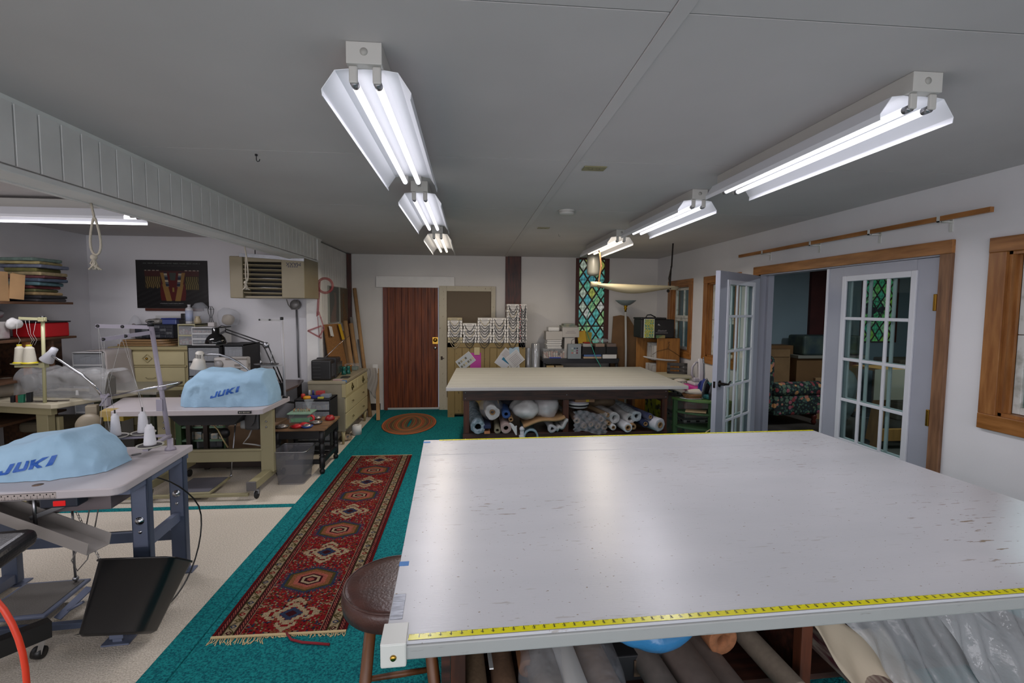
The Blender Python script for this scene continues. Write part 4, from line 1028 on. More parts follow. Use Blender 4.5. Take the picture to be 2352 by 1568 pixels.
for yy in (0.24, 0.62):
    b = B(j1); b.box(-0.085, -0.005, yy, yy+0.006, 0.02 if yy > 0.5 else 0.05, 0.72, r=0.001, seg=1); b.box(-0.085, -0.079, yy, yy+0.045, 0.05, 0.72); b.box(-0.011, -0.005, yy, yy+0.045, 0.03, 0.72)
    lg = put(b, 'leg', M_slate, s1)
    b = B(j1); b.box(-0.078, -0.012, yy-0.005, yy+0.001, 0.36, 0.72); put(b, 'inner_channel', M_slate2, lg)
    for zz in (0.50, 0.44):
        b = B(j1); b.lathe([(0.0, -0.014), (0.012, -0.013), (0.016, -0.005), (0.022, -0.004), (0.022, 0.0)] if zz > 0.47 else [(0.0, -0.003), (0.009, -0.003), (0.009, 0.0)], (-0.045, yy-0.004, zz), 16, 'y'); put(b, 'bolt', M_chrome, lg)
b = B(j1); b.box(-0.085, -0.01, 0.10, 0.70, 0.69, 0.721, r=0.004); put(b, 'top_rail', M_slate2, s1)
b = B(j1); b.bar((-0.045, 0.26, 0.36), (-0.045, 0.63, 0.36), 0.03, 0.055); put(b, 'brace', M_slate2, s1)
b = B(j1); b.box(-0.075, -0.015, 0.0, 0.68, 0.02, 0.075, r=0.003); put(b, 'foot_bar', M_slate2, s1)
for x0 in (-0.10, -0.99):
  for yy in (-0.02, 0.62): b = B(j1); b.box(x0, x0+0.12, yy, yy+0.08, 0.0, 0.008); b.box(x0+0.04, x0+0.08, yy+0.02, yy+0.06, 0.008, 0.021); put(b, 'foot_plate', M_slate2, s1)
for yy in (0.24, 0.62):
    b = B(j1); b.box(-0.97, -0.89, yy, yy+0.045, 0.02, 0.72, r=0.002, seg=1); put(b, 'leg', M_slate, s1)
b = B(j1); b.box(-0.96, -0.90, 0.0, 0.68, 0.02, 0.075, r=0.003); put(b, 'foot_bar', M_slate2, s1)
b = B(j1); b.box(-0.96, -0.01, 0.655, 0.665, 0.20, 0.27); b.box(-0.96, -0.01, 0.63, 0.665, 0.262, 0.27); put(b, 'cross_bar', M_slate, s1)
b = B(j1); b.box(-0.39, -0.13, 0.16, 0.40, 0.60, 0.72, r=0.004); put(b, 'motor_box', mat('taupe enamel', '#6f6567', 0.45), s1)
b = B(j1); b.box(-0.36, -0.20, 0.04, 0.12, 0.665, 0.72, r=0.008); sw = put(b, 'switch_box', mat('dark slate plastic', '#252a36', 0.4), s1)
b = B(j1); b.box(-0.30, -0.25, 0.036, 0.042, 0.675, 0.70, r=0.002); put(b, 'switch', mat('red rocker', '#a31414', 0.3, emit='#d01818', estr=0.6), sw)
b = B(j1); b.lathe([(0.06, 0.55), (0.075, 0.56), (0.078, 0.68), (0.06, 0.72)], (-0.50, 0.30, 0), 24); b.lathe([(0.0, 0.55), (0.06, 0.55)], (-0.50, 0.30, 0), 24); put(b, 'motor', mat('dark motor', '#3e3b3c', 0.5), s1)
b = B(j1); b.tube([(-0.42, 0.10, 0.72), (-0.42, 0.10, 0.56)], 0.008, 8); b.bar((-0.44, 0.10, 0.60), (-0.25, 0.14, 0.67), 0.012, 0.02); put(b, 'knee_bracket', M_steel, s1)
# sheet metal chute hung below the top
b = B()
c0, c1 = Vector(J1(-0.98, 0.28, 0.71)), Vector(J1(-0.10, -0.0, 0.47)); d = (c1-c0).normalized(); sd = d.cross(Vector((0, 0, 1))).normalized(); up = sd.cross(d)
for off, a_, h_ in ((-0.055, 0, 1), (0.055, 0, 1)): pass
def pl(b, p, q, u, v, w, h): pass
for s0 in (-1, 1):
    A = c0+sd*0.055*s0; E_ = c1+sd*0.055*s0; b.bar(A+up*0.028, E_+up*0.028, 0.003, 0.056, up=up)
b.bar(c0, c1, 0.11, 0.003, up=up)
ch = put(b, 'chute', mat('grey beige sheet metal', '#8b8682', 0.45), s1)
# treadle and linkage
b = B(j1); b.box(-0.74, -0.42, 0.12, 0.46, 0.085, 0.10, r=0.004); trd = put(b, 'treadle', M_slate2, s1)
bmesh_dummy = None
b = B(j1); b.box(-0.72, -0.44, 0.14, 0.44, 0.1, 0.104, r=0.002); put(b, 'rubber_mat', mat('grey ribbed rubber', '#5f5c58', 0.8, bump=0.3, bscale=200), trd)
b = B(j1); b.box(-1.16, -0.05, 0.10, 0.13, 0.03, 0.06, r=0.003); put(b, 'treadle_bar', M_slate, s1)
b = B(j1); b.bar((-0.40, 0.17, 0.05), (-0.33, 0.30, 0.13), 0.05, 0.006); b.tube([(-0.37, 0.2, 0.07), (-0.30, 0.2, 0.11)], 0.007, 8); put(b, 'pivot_bracket', M_slate2, s1)
b = B(j1); b.tube([J and (-0.47, 0.42, 0.10) for J in (1,)]+[(-0.46, 0.40, 0.22), (-0.43, 0.36, 0.42), (-0.43, 0.36, 0.55)], 0.006, 8); b.ball((-0.445, 0.38, 0.33), 0.016, 10); b.ball((-0.47, 0.42, 0.125), 0.015, 10); put(b, 'pitman_rod', M_steel, s1)
b = B(); pts = []
ca, cb = Vector(J1(-0.30, 0.18, 0.60)), Vector((-1.80, 2.47, 0.375))
n = 18
for i in range(n):
    p = ca.lerp(cb, (i+0.5)/n); r0 = 0.005
    if i % 2: b.tube([p+Vector((r0*math.cos(a), 0, 1.9*r0*math.sin(a))) for a in [k*PI/4 for k in range(8)]], 0.0016, 4, closed=True)
    else: b.tube([p+Vector((0, r0*math.cos(a), 1.9*r0*math.sin(a))) for a in [k*PI/4 for k in range(8)]], 0.0016, 4, closed=True)
put(b, 'chain', M_steel, s1)
b = B(j1); b.tube([(-0.26, 0.22, 0.60), (-0.28, 0.2, 0.45), (-0.33, 0.18, 0.34), (-0.30, 0.17, 0.29), (-0.26, 0.18, 0.34), (-0.23, 0.2, 0.5), (-0.22, 0.22, 0.60)], 0.003, 6); put(b, 'wire', mat('grey wire', '#76726e', 0.5), s1)
b = B(); b.tube([J1(-0.05, 0.35, 0.70), J1(-0.02, 0.50, 0.62), J1(0.01, 0.63, 0.50), (-1.645, 3.07, 0.40), (-1.64, 3.07, 0.28), (-1.635, 3.02, 0.16), (-1.63, 2.92, 0.06), (-1.63, 2.82, 0.015), (-1.615, 2.70, 0.008), (-1.635, 2.60, 0.008), (-1.72, 2.52, 0.008), (-1.95, 2.45, 0.008)], 0.005, 6); put(b, 'power_cable', M_black, s1, sub=1)
cover('blue lettered machine cover on the slate-legged sewing table, nearest on the left',
      [(-2.50, 2.56, 2.80, 0.80), (-2.44, 2.53, 2.86, 0.875), (-2.30, 2.52, 2.88, 0.925), (-2.12, 2.53, 2.88, 0.955), (-2.04, 2.55, 2.88, 0.975), (-1.96, 2.58, 2.86, 0.93), (-1.90, 2.62, 2.82, 0.87), (-1.865, 2.66, 2.78, 0.80)], 0.764, (-2.25, 0.80, 0.044, 0.17, 1.0, 1), 2, 0.02)
# thread stand 1
ts = thing('thread_stand', 'lilac-grey thread stand with three white cones at the right rear of the near sewing table', 'thread stand', (-1.775, 3.02, 0.7625))
b = B(); b.tube([(-1.775, 3.02, 0.765), (-1.855, 3.02, 1.50)], 0.0125, 16); put(b, 'pole', M_lilac, ts)
b = B(); b.lathe([(0.0, 0.763), (0.03, 0.763), (0.028, 0.775), (0.016, 0.785), (0.016, 0.83), (0.0, 0.83)], (-1.777, 3.02, 0), 20); put(b, 'base_nut', M_lilac, ts)
b = B(); b.lathe([(0.0, 1.498), (0.017, 1.498), (0.017, 1.53), (0.0, 1.532)], (-1.857, 3.02, 0), 16); put(b, 'pole_cap', M_black, ts)
for p0, p1 in (((-1.856, 3.02, 1.492), (-2.13, 2.98, 1.50)), ((-1.85, 3.0, 1.462), (-2.0, 2.83, 1.432))):
    b = B(); b.bar(p0, p1, 0.004, 0.022); gu = put(b, 'guide_arm', M_lilac, ts)
    for f in (0.96, 0.52):
        p = Vector(p0).lerp(Vector(p1), f); b = B(); b.lathe([(0.003, -0.006), (0.009, -0.005), (0.009, 0.005), (0.003, 0.006)], tuple(p), 14, 'y'); put(b, 'thread_eye', M_black, gu)
b = B(); b.box(-1.82, -1.79, 2.99, 3.03, 1.125, 1.15, r=0.003); cl = put(b, 'rod_clamp', M_lilac, ts)
b = B(); b.tube([(-1.68, 2.96, 1.175), (-2.17, 3.10, 1.07)], 0.006, 10); put(b, 'chrome_rod', M_chrome, ts)
b = B(); b.bar((-2.17, 3.10, 1.075), (-2.22, 3.12, 1.07), 0.01, 0.02); b.tube([(-2.155, 3.09, 1.09), (-2.20, 3.08, 1.02)], 0.006, 8); put(b, 'thread_guide', M_lilac, ts)
b = B(); b.box(-1.835, -1.80, 2.998, 3.004, 1.0, 1.07, r=0.002); put(b, 'bracket', M_lilac, ts)
for x, y, a in ((-2.03, 2.95, 0), (-1.925, 3.02, 0), (-1.715, 2.74, 0)):
    b = B(); b.lathe([(0.0, 0.862), (0.055, 0.862), (0.063, 0.868), (0.063, 0.872), (0.054, 0.866), (0.0, 0.866)], (x, y, 0), 32); dk = put(b, 'spool_tray', mat('cream enamel', '#aaa79c', 0.4), ts)
    b = B(); disc(b, (x, y, 0.866), 0.053, 0.004, 32); put(b, 'foam_pad', mat('dark foam', '#393637', 0.9), dk)
    b = B(); b.tube([(x, y, 0.866), (x, y, 1.02)], 0.004, 8); put(b, 'spool_pin', M_black, dk)
b = B(); b.bar((-1.785, 3.02, 0.85), (-2.03, 2.96, 0.852), 0.025, 0.012); b.bar((-1.78, 3.02, 0.85), (-1.715, 2.70, 0.852), 0.025, 0.012); put(b, 'tray_arm', M_lilac, ts)
cone('white thread cone on the left tray of the near thread stand', -2.03, 2.95, 0.871, 0.026, 0.125)
cone('white thread cone on the middle tray of the near thread stand', -1.925, 3.02, 0.871, 0.028, 0.12)
cone('white thread cone on the front tray, right of the other two', -1.715, 2.74, 0.871, 0.029, 0.108)
b = B()
for p, q in (((-2.03, 2.95, 0.996), (-2.12, 2.985, 1.495)), ((-1.925, 3.02, 0.99), (-2.0, 3.0, 1.497)), ((-1.715, 2.74, 0.98), (-1.94, 2.9, 1.44)), ((-2.12, 2.985, 1.49), (-2.20, 3.1, 1.075)), ((-1.99, 2.84, 1.43), (-2.19, 3.1, 1.075)), ((-1.94, 2.9, 1.44), (-2.18, 3.1, 1.075)), ((-2.19, 3.09, 1.07), (-2.05, 2.86, 0.93)), ((-2.18, 3.09, 1.07), (-2.0, 2.86, 0.92))):
    b.tube([p, q], 0.0009, 4)
th_ = solo('thread', 'fine white threads strung through the arms of the near thread stand', 'thread', b, mat('thread', '#aaa9a6', 0.8)); th_['kind'] = 'stuff'

# ---- tilted black waste bin under the table corner
U_ = Vector((0.03, 0.56, 0.83)).normalized(); K_ = Vector((0, 0.83, -0.56)); Xv = Vector((1, 0, 0))
bm_ = Matrix((Xv, K_, U_)).transposed().to_4x4(); bm_.translation = Vector((-1.655, 2.285, 0.112))
t = thing('waste_bin', 'black plastic bin tilted forward below the near sewing table', 'bin', (-1.655, 2.36, 0.0))
b = B(bm_)
def bin_ring(w, d, rr=0.045, g=0.0):
    p = []
    for cx_, cy_, a0 in ((w/2-rr, d-rr, 0), (-w/2+rr, d-rr, PI/2), (-w/2+rr, rr, PI), (w/2-rr, rr, 3*PI/2)):
        p += [(cx_+(rr+g)*math.cos(a0+k*PI/12), cy_+(rr+g)*math.sin(a0+k*PI/12)) for k in range(7)]
    return p
def loft(b, rings, close=(True, False), smooth=False):
    R_ = [[b.v((x, y, z)) for x, y in pts] for z, pts in rings]
    for A, D in zip(R_, R_[1:]):
        for k in range(len(A)): b.f([A[k], A[(k+1) % len(A)], D[(k+1) % len(A)], D[k]], smooth)
    if close[0]: b.f(R_[0][::-1])
    if close[1]: b.f(R_[-1])
    bmesh.ops.recalc_face_normals(b.bm, faces=b.bm.faces[:])
loft(b, [(0, bin_ring(0.275, 0.165, g=-0.012)), (0.012, bin_ring(0.287, 0.17)), (0.32, bin_ring(0.355, 0.23)), (0.3201, bin_ring(0.355, 0.23, g=0.009)), (0.328, bin_ring(0.355, 0.23, g=0.009)), (0.3281, bin_ring(0.355, 0.23, g=-0.004)), (0.01, bin_ring(0.28, 0.165, g=-0.004))], close=(True, True), smooth=True)
for f in b.bm.faces:
    if len(f.verts) > 4: f.smooth = False
put(b, 'bin_body', mat('black bin plastic', '#151517', 0.28), t)

# ---- black office chair, mostly outside the frame
t = thing('office_chair', 'black upholstered swivel chair at the left edge in front of the near sewing table', 'chair', (-2.16, 2.0, 0))
b = B(T(-2.13, 2.02, 0, math.radians(12))); b.box(-0.24, 0.27, -0.22, 0.22, 0.555, 0.635, r=0.035, seg=4); put(b, 'seat', mat('black vinyl', '#19181a', 0.35, bump=0.15, bscale=90), t)
b = B(); b.lathe([(0.0, 0.13), (0.028, 0.13), (0.028, 0.56), (0.0, 0.56)], (-2.2, 1.95, 0), 16); put(b, 'column', M_black, t)
for i in range(5):
    a = math.radians(38+72*i); e = Vector((-2.2+0.36*math.cos(a), 1.95+0.36*math.sin(a), 0.12)) if i else Vector((-1.93, 2.33, 0.135))
    b = B(); b.bar((-2.2, 1.95, 0.15), e, 0.055, 0.075); lg = put(b, 'base_arm', M_black, t)
    b = B(); b.lathe([(0.0, -0.02), (0.026, -0.02), (0.029, 0.0), (0.026, 0.02), (0.0, 0.02)], (e.x-0.035, e.y-0.02, 0.03), 16, 'x'); put(b, 'caster', M_black, lg)
    b = B(); b.bar((e.x-0.035, e.y-0.02, 0.03), (e.x-0.02, e.y-0.01, 0.10), 0.046, 0.02); put(b, 'caster_fork', M_chrome, lg)
b = B(); b.tube([(-2.3, 1.7, 0.01), (-2.2, 1.5, 0.35), (-1.6, 1.32, 0.99), (-1.42, 1.30, 1.0), (-1.28, 1.30, 0.95), (-1.20, 1.30, 0.88), (-1.163, 1.30, 0.807), (-1.142, 1.30, 0.724), (-1.139, 1.30, 0.644), (-1.15, 1.31, 0.45), (-1.2, 1.33, 0.2), (-1.28, 1.36, 0.03), (-1.5, 1.4, 0.012), (-1.8, 1.4, 0.012)], 0.0075, 12)
solo('air_hose', 'bright orange-red hose arching up from the floor at the lower left', 'hose', b, mat('orange hose', '#d2391d', 0.4), sub=1)

# ---- station 2 (beige stand on casters)
s2 = thing('sewing_table', 'white-topped sewing machine table on a beige stand with casters, behind the near one', 'sewing table', (-2.35, 4.48, 0))
b = B(); b.prism([(-2.98, 4.17), (-1.76, 4.185), (-1.73, 4.21), (-1.716, 4.79), (-3.22, 4.80)], 0.715, 0.76, r=0.005); tp2_ = put(b, 'tabletop', M_lam, s2)
b = B(); b.prism([(-2.982, 4.168), (-2.90, 4.168), (-2.92, 4.30), (-3.03, 4.30)], 0.714, 0.7605); put(b, 'yellowed_corner', mat('yellowed laminate', '#a08a52', 0.5), tp2_)
b = B(); b.box(-1.915, -1.81, 4.17, 4.183, 0.728, 0.750, r=0.001, seg=1); nm = put(b, 'name_plate', M_blackmat, tp2_)
b = B()
for k, w in enumerate((7, 5, 8, 6, 7, 6)): b.box(-1.905+k*0.015, -1.905+k*0.015+w*0.0015, 4.1688, 4.1695, 0.734, 0.745)
put(b, 'plate_text', mat('plate lettering', '#8f8a80', 0.4), nm)
b = B(); b.box(-2.77, -2.43, 4.4, 4.46, 0.765, 0.766)
for x in (-1.80, -2.66):
    b = B(); b.box(x-0.055, x+0.055, 4.44, 4.50, 0.14, 0.715, r=0.006); lg = put(b, 'leg', M_jbeige, s2)
    b = B(); b.box(x-0.035, x+0.035, 4.12, 4.85, 0.10, 0.165, r=0.005); ft2 = put(b, 'foot', M_jbeige, lg)
    b = B(); b.box(x-0.038, x+0.038, 4.105, 4.125, 0.095, 0.17, r=0.004); put(b, 'end_cap', mat('grey end cap', '#5b5858', 0.5), lg)
    for yy in (4.19, 4.78):
        b = B(); b.lathe([(0.0, -0.012), (0.030, -0.012), (0.034, -0.006), (0.034, 0.006), (0.030, 0.012), (0.0, 0.012)], (x+0.01, yy, 0.035), 20, 'x'); cs = put(b, 'caster', M_rubber, lg)
    for zz, yy in ((0.60, 4.438), (0.55, 4.438)):
        b = B(); b.lathe([(0.0, -0.006), (0.007, -0.005), (0.009, 0.0)], (x, yy, zz), 12, 'y'); put(b, 'bolt', M_steel, lg)
    b = B(); b.bar((x+0.01, 4.19, 0.04), (x+0.01, 4.21, 0.095), 0.04, 0.03); put(b, 'caster_fork', M_steel, lg)
b = B(); b.box(-2.62, -1.84, 4.45, 4.47, 0.235, 0.355, r=0.006); b.box(-2.62, -1.84, 4.435, 4.47, 0.335, 0.355, r=0.004); put(b, 'cross_beam', M_jbeige, s2)
b = B(); b.box(-2.95, -1.84, 4.14, 4.17, 0.035, 0.06, r=0.003); put(b, 'lower_bar', M_jbeige, s2)
b = B(); m_ = T(-2.30, 4.33, 0.06, math.radians(2)); b.m = m_; b.box(-0.17, 0.15, -0.19, 0.19, 0, 0.018, r=0.004); td = put(b, 'treadle', M_jbeige, s2)
b = B(m_); b.box(-0.155, 0.135, -0.175, 0.175, 0.018, 0.022); put(b, 'rubber_mat', mat('slate rubber mat', '#57565e', 0.7), td)
b = B(); b.tube([(-2.14, 4.5, 0.09), (-2.13, 4.5, 0.2), (-2.09, 4.5, 0.56)], 0.0065, 8); b.ball((-2.14, 4.5, 0.095), 0.013, 8); b.ball((-2.09, 4.5, 0.565), 0.013, 8); put(b, 'pitman_rod', M_steel, s2)
b = B(); b.prism([(-2.57, 0.70), (-1.93, 0.70), (-2.02, 0.60), (-2.46, 0.60)], 4.32, 4.62, ax='y'); put(b, 'oil_pan', M_blackmat, s2)
b = B(); b.tube([(-2.16, 4.40, 0.66), (-2.22, 4.40, 0.635), (-2.255, 4.42, 0.60), (-2.21, 4.44, 0.53), (-2.17, 4.44, 0.44), (-2.13, 4.44, 0.37)], 0.0065, 8); b.box(-2.25, -2.21, 4.385, 4.405, 0.63, 0.68, r=0.002); put(b, 'knee_lifter', mat('brass coloured rod', '#9a8a63', 0.4, metal=0.4), s2)
b = B(); b.lathe([(0.0, -0.02), (0.045, -0.015), (0.05, 0.0), (0.045, 0.015), (0.0, 0.02)], (-2.235, 4.6, 0.46), 20, 'y'); put(b, 'knee_pad', M_black, s2)
b = B(); b.lathe([(0.0, 0.53), (0.04, 0.532), (0.045, 0.55), (0.042, 0.60), (0.0, 0.605)], (-2.0, 4.5, 0), 20); put(b, 'oil_cup', mat('frosted cup', '#8e9192', 0.4), s2)
b = B(); b.box(-1.99, -1.86, 4.44, 4.66, 0.52, 0.70, r=0.02); b.prism([(-1.97, 0.70), (-1.87, 0.70), (-1.89, 0.60), (-1.92, 0.56)], 4.41, 4.45, ax='y'); put(b, 'motor', mat('dark grey motor', '#3b3a3c', 0.45), s2)
b = B(); b.tube([(-1.94, 4.48, 0.52), (-1.96, 4.46, 0.46), (-2.01, 4.46, 0.40), (-1.90, 4.46, 0.385), (-1.85, 4.47, 0.37)], 0.007, 8); put(b, 'cable', mat('grey cable', '#8d8b88', 0.5), s2)
b = B(); b.box(-3.08, -2.92, 4.34, 4.6, 0.64, 0.712, r=0.004); put(b, 'drawer', mat('ochre yellow drawer', '#a08a34', 0.5), s2)
cover('blue lettered machine cover on the beige-footed sewing table further back',
      [(-2.465, 4.36, 4.58, 0.87), (-2.42, 4.32, 4.64, 0.985), (-2.30, 4.30, 4.66, 1.07), (-2.17, 4.30, 4.66, 1.06), (-2.0, 4.30, 4.66, 1.04), (-1.88, 4.31, 4.66, 1.075), (-1.79, 4.33, 4.66, 1.065), (-1.745, 4.37, 4.62, 0.93), (-1.73, 4.40, 4.60, 0.84)], 0.762, (-2.19, 0.835, 0.048, 0.24, 0.98, 1), 6, 0.0)
b = B(); b.tube([(-1.735, 4.72, 0.765), (-1.748, 4.72, 1.50)], 0.011, 14)
ts2 = thing('thread_stand', 'white thread stand with two bare pins at the right rear of the farther sewing table', 'thread stand', (-1.735, 4.72, 0.762))
put(b, 'pole', mat('white enamel pole', '#aaa8aa', 0.4), ts2)
b = B(); b.lathe([(0.0, 1.495), (0.015, 1.495), (0.015, 1.52), (0.0, 1.52)], (-1.748, 4.72, 0), 14); put(b, 'pole_cap', M_black, ts2)
b = B(); b.lathe([(0.0, 0.761), (0.025, 0.761), (0.022, 0.775), (0.0, 0.775)], (-1.735, 4.72, 0), 14); put(b, 'base_nut', M_black, ts2)
b = B(); b.bar((-1.748, 4.72, 1.49), (-1.945, 4.70, 1.495), 0.003, 0.02); ga = put(b, 'guide_arm', mat('grey white arm', '#9a9896', 0.4), ts2)
for x in (-1.94, -1.85): b = B(); b.lathe([(0.003, -0.005), (0.008, -0.004), (0.008, 0.004), (0.003, 0.005)], (x, 4.70, 1.494), 12, 'y'); put(b, 'thread_eye', M_black, ga)
b = B(); b.bar((-1.745, 4.72, 1.065), (-1.93, 4.68, 1.065), 0.03, 0.012); put(b, 'tray_arm', MATS['grey white arm'], ts2)
for x in (-1.93, -1.83):
    b = B(); b.lathe([(0.0, 1.075), (0.055, 1.08), (0.06, 1.088), (0.055, 1.084), (0.0, 1.083)], (x, 4.68, 0), 28); tr = put(b, 'spool_tray', mat('dark tray', '#4b494a', 0.5), ts2)
    b = B(); b.lathe([(0.0, 1.083), (0.014, 1.083), (0.005, 1.12), (0.0, 1.12)], (x, 4.68, 0), 12); b.tube([(x, 4.68, 1.12), (x, 4.68, 1.20)], 0.002, 6); put(b, 'spool_pin', M_steel, tr)
# white gooseneck lamp with cone shade
gl = thing('gooseneck_lamp', 'small white gooseneck lamp with slotted cone shade above the farther blue cover', 'lamp', (-2.0, 4.62, 0.762))
b = B(); mm = T(-2.44, 4.60, 1.05, 0, 0, math.radians(7)); b.m = mm
b.lathe([(0.066, 0.0), (0.068, 0.006), (0.050, 0.06), (0.048, 0.085), (0.036, 0.095), (0.034, 0.15), (0.02, 0.162), (0.0, 0.163)], (0, 0, 0), 28); sh = put(b, 'lamp_shade', mat('white lamp enamel', '#b5b1a8', 0.4), gl)
b = B(mm)
for k in range(-2, 3):
    a = -PI/2+k*0.35; b.bar((0.0365*math.cos(a), 0.0365*math.sin(a), 0.10), (0.0350*math.cos(a), 0.0350*math.sin(a), 0.135), 0.005, 0.002, up=(math.cos(a), math.sin(a), 0))
put(b, 'slots', M_blackmat, sh)
b = B(); b.tube([(-2.41, 4.60, 1.175), (-2.33, 4.60, 1.183), (-2.25, 4.60, 1.18), (-2.17, 4.60, 1.155), (-2.09, 4.60, 1.11), (-2.02, 4.62, 1.04), (-1.99, 4.64, 0.95), (-1.985, 4.65, 0.80), (-1.985, 4.65, 0.762)], 0.0085, 12); put(b, 'gooseneck', M_steel, gl)

# ---- station 3 (left, partly outside the frame)
j3 = T(-3.39, 4.25, 0, math.radians(-15))
s3 = thing('sewing_table', 'beige-framed sewing machine table at the left edge, under a film-covered machine', 'sewing table', (-3.39, 4.25, 0), math.radians(-15))
b = B(j3); b.prism([(-1.15, 0.0), (-0.03, 0.0), (0.0, 0.03), (0.06, 0.69), (-1.15, 0.69)], 0.765, 0.805, r=0.006); put(b, 'tabletop', mat('beige laminate', '#aaa28c', 0.4), s3)
b = B(j3); b.box(-1.1, -0.10, 0.05, 0.10, 0.70, 0.764, r=0.003); put(b, 'top_rail', M_jbeige, s3)
for x in (-0.24, -1.05):
    b = B(j3); b.box(x-0.06, x+0.06, 0.08, 0.14, 0.12, 0.70, r=0.004); b.box(x+0.0, x+0.08, 0.15, 0.19, 0.12, 0.66, r=0.004); put(b, 'leg', M_jbeige, s3)
    b = B(j3); b.box(x-0.035, x+0.035, -0.1, 0.55, 0.0, 0.12, r=0.004); put(b, 'foot', M_jbeige, s3)
b = B(j3 @ T(0.10, 0.22, 0.62, math.radians(40)));
b.lathe([(0.0, -0.16), (0.045, -0.16), (0.085, -0.15), (0.09, -0.10), (0.065, -0.09), (0.065, 0.10), (0.055, 0.14), (0.0, 0.15)], (0, 0, 0), 28, 'y')
for k in range(6): a = k*PI/6-0.2; b.bar((0.068*math.cos(a), -0.08, 0.068*math.sin(a)), (0.068*math.cos(a), 0.09, 0.068*math.sin(a)), 0.006, 0.006)
b.box(-0.04, 0.04, -0.03, 0.06, 0.05, 0.14, r=0.006); b.box(-0.07, 0.05, -0.02, 0.16, -0.12, -0.06, r=0.006)
put(b, 'motor', mat('olive beige motor', '#8a806d', 0.5, var=0.1, scale=6), s3)
b = B(); b.tube([(-3.52, 4.33, 0.806), (-3.50, 4.33, 1.50)], 0.0125, 14)
ts3 = thing('thread_stand', 'pale green-cream thread stand with two yellow-based cones at the left', 'thread stand', (-3.52, 4.33, 0.806))
M_gcream = mat('green cream enamel', '#a3a17c', 0.4)
put(b, 'pole', M_gcream, ts3)
b = B(); b.lathe([(0.0, 1.495), (0.014, 1.495), (0.014, 1.525), (0.0, 1.525)], (-3.50, 4.33, 0), 14); put(b, 'pole_cap', M_black, ts3)
b = B(); b.bar((-3.47, 4.32, 1.50), (-3.64, 4.28, 1.508), 0.004, 0.022); b.box(-3.52, -3.478, 4.305, 4.345, 1.48, 1.515, r=0.003); put(b, 'guide_arm', M_gcream, ts3)
b = B(); b.bar((-3.50, 4.32, 1.115), (-3.70, 4.30, 1.115), 0.03, 0.018); b.box(-3.53, -3.485, 4.30, 4.35, 1.10, 1.14, r=0.003); put(b, 'tray_arm', M_gcream, ts3)
for x in (-3.665, -3.575):
    b = B(); b.lathe([(0.0, 1.132), (0.058, 1.134), (0.062, 1.14), (0.0, 1.138)], (x, 4.30, 0), 28); put(b, 'spool_tray', M_gcream, ts3)
M_yel = mat('yellow plastic', '#b9a81a', 0.4)
cone('cream thread cone with yellow base, left of the two on the cream stand', -3.665, 4.30, 1.144, 0.038, 0.135, mat('cream thread', '#b5b0a0', 0.75, bump=0.25, bscale=220), M_yel, 'cream cones')
cone('larger cream thread cone with yellow base beside the cream stand pole', -3.575, 4.28, 1.144, 0.044, 0.135, MATS['cream thread'], M_yel, 'cream cones')
b = B()
for x0, x1, z1 in ((-3.665, -3.66, 1.49), (-3.575, -3.60, 1.49), (-3.56, -3.57, 1.49), (-3.54, -3.52, 1.48)):
    b.tube([(x0, 4.29, 1.29), (x0+0.02, 4.29, 1.33), (x0-0.005, 4.29, 1.38), (x1, 4.29, z1)], 0.0015, 4)
solo('thread', 'wavy cream threads rising from the yellow-based cones', 'thread', b, mat('thread', '#aaa9a6', 0.8), kind='x') if 0 else tag(put(b, 'thread', MATS['thread']), 'wavy cream threads rising from the yellow-based cones', 'thread', kind='stuff')
# film-covered machine on it
t = thing('sewing_machine', 'grey industrial sewing machine wrapped in clear film at the left', 'sewing machine', (-3.8, 4.65, 0.806))
b = B(T(-3.58, 4.66, 0, math.radians(-12)))
b.box(-0.26, 0.40, -0.06, 0.06, 0.90, 1.01, r=0.03, seg=3); b.box(0.26, 0.42, -0.07, 0.07, 0.81, 1.0, r=0.03, seg=3); b.box(-0.26, -0.14, -0.05, 0.05, 0.86, 1.02, r=0.02); b.box(-0.28, 0.32, -0.09, 0.09, 0.806, 0.83, r=0.005)
put(b, 'machine_body', mat('machine grey', '#5c5a54', 0.4, var=0.1, scale=5), t)
b = B(T(-3.58, 4.66, 0, math.radians(-12))); b.lathe([(0.0, -0.03), (0.06, -0.03), (0.075, -0.02), (0.075, 0.02), (0.05, 0.03), (0.0, 0.03)], (-0.28, -0.09, 0.93), 28, 'y'); put(b, 'hand_wheel', mat('dark wheel', '#4b4842', 0.4), t)
b = B()
def filmfn(u, v):
    a = PI*v; x = -0.42+0.92*u; hy = 0.14+0.02*math.sin(u*9)
    p = Vector((x, -hy*math.copysign(abs(math.cos(a))**0.5, math.cos(a)), 0.81+(0.235+0.015*u)*abs(math.sin(a))**0.45))
    q = p*9; p += Vector((0.3, 1, 1))*0.04*mnoise.noise(q)*(0.3+math.sin(a)*0.7)
    return T(-3.56, 4.66, 0, math.radians(-12)) @ p
b.surf(filmfn, 50, 40)
put(b, 'film_cover', film_mat('thick plastic film', '#b3b4b4', 0.42, 0.15, bump=0.9, bscale=18), t)
bag('machine_bundle', 'beige bundle wrapped in clear film at the left edge of the beige table', 'bundle', (-4.12, 4.72, 0.87), (0.18, 0.16, 0.09), mat('beige bundle', '#7b7163', 0.7, var=0.15, scale=8), 3, 0.03, 7, flat=0.807)
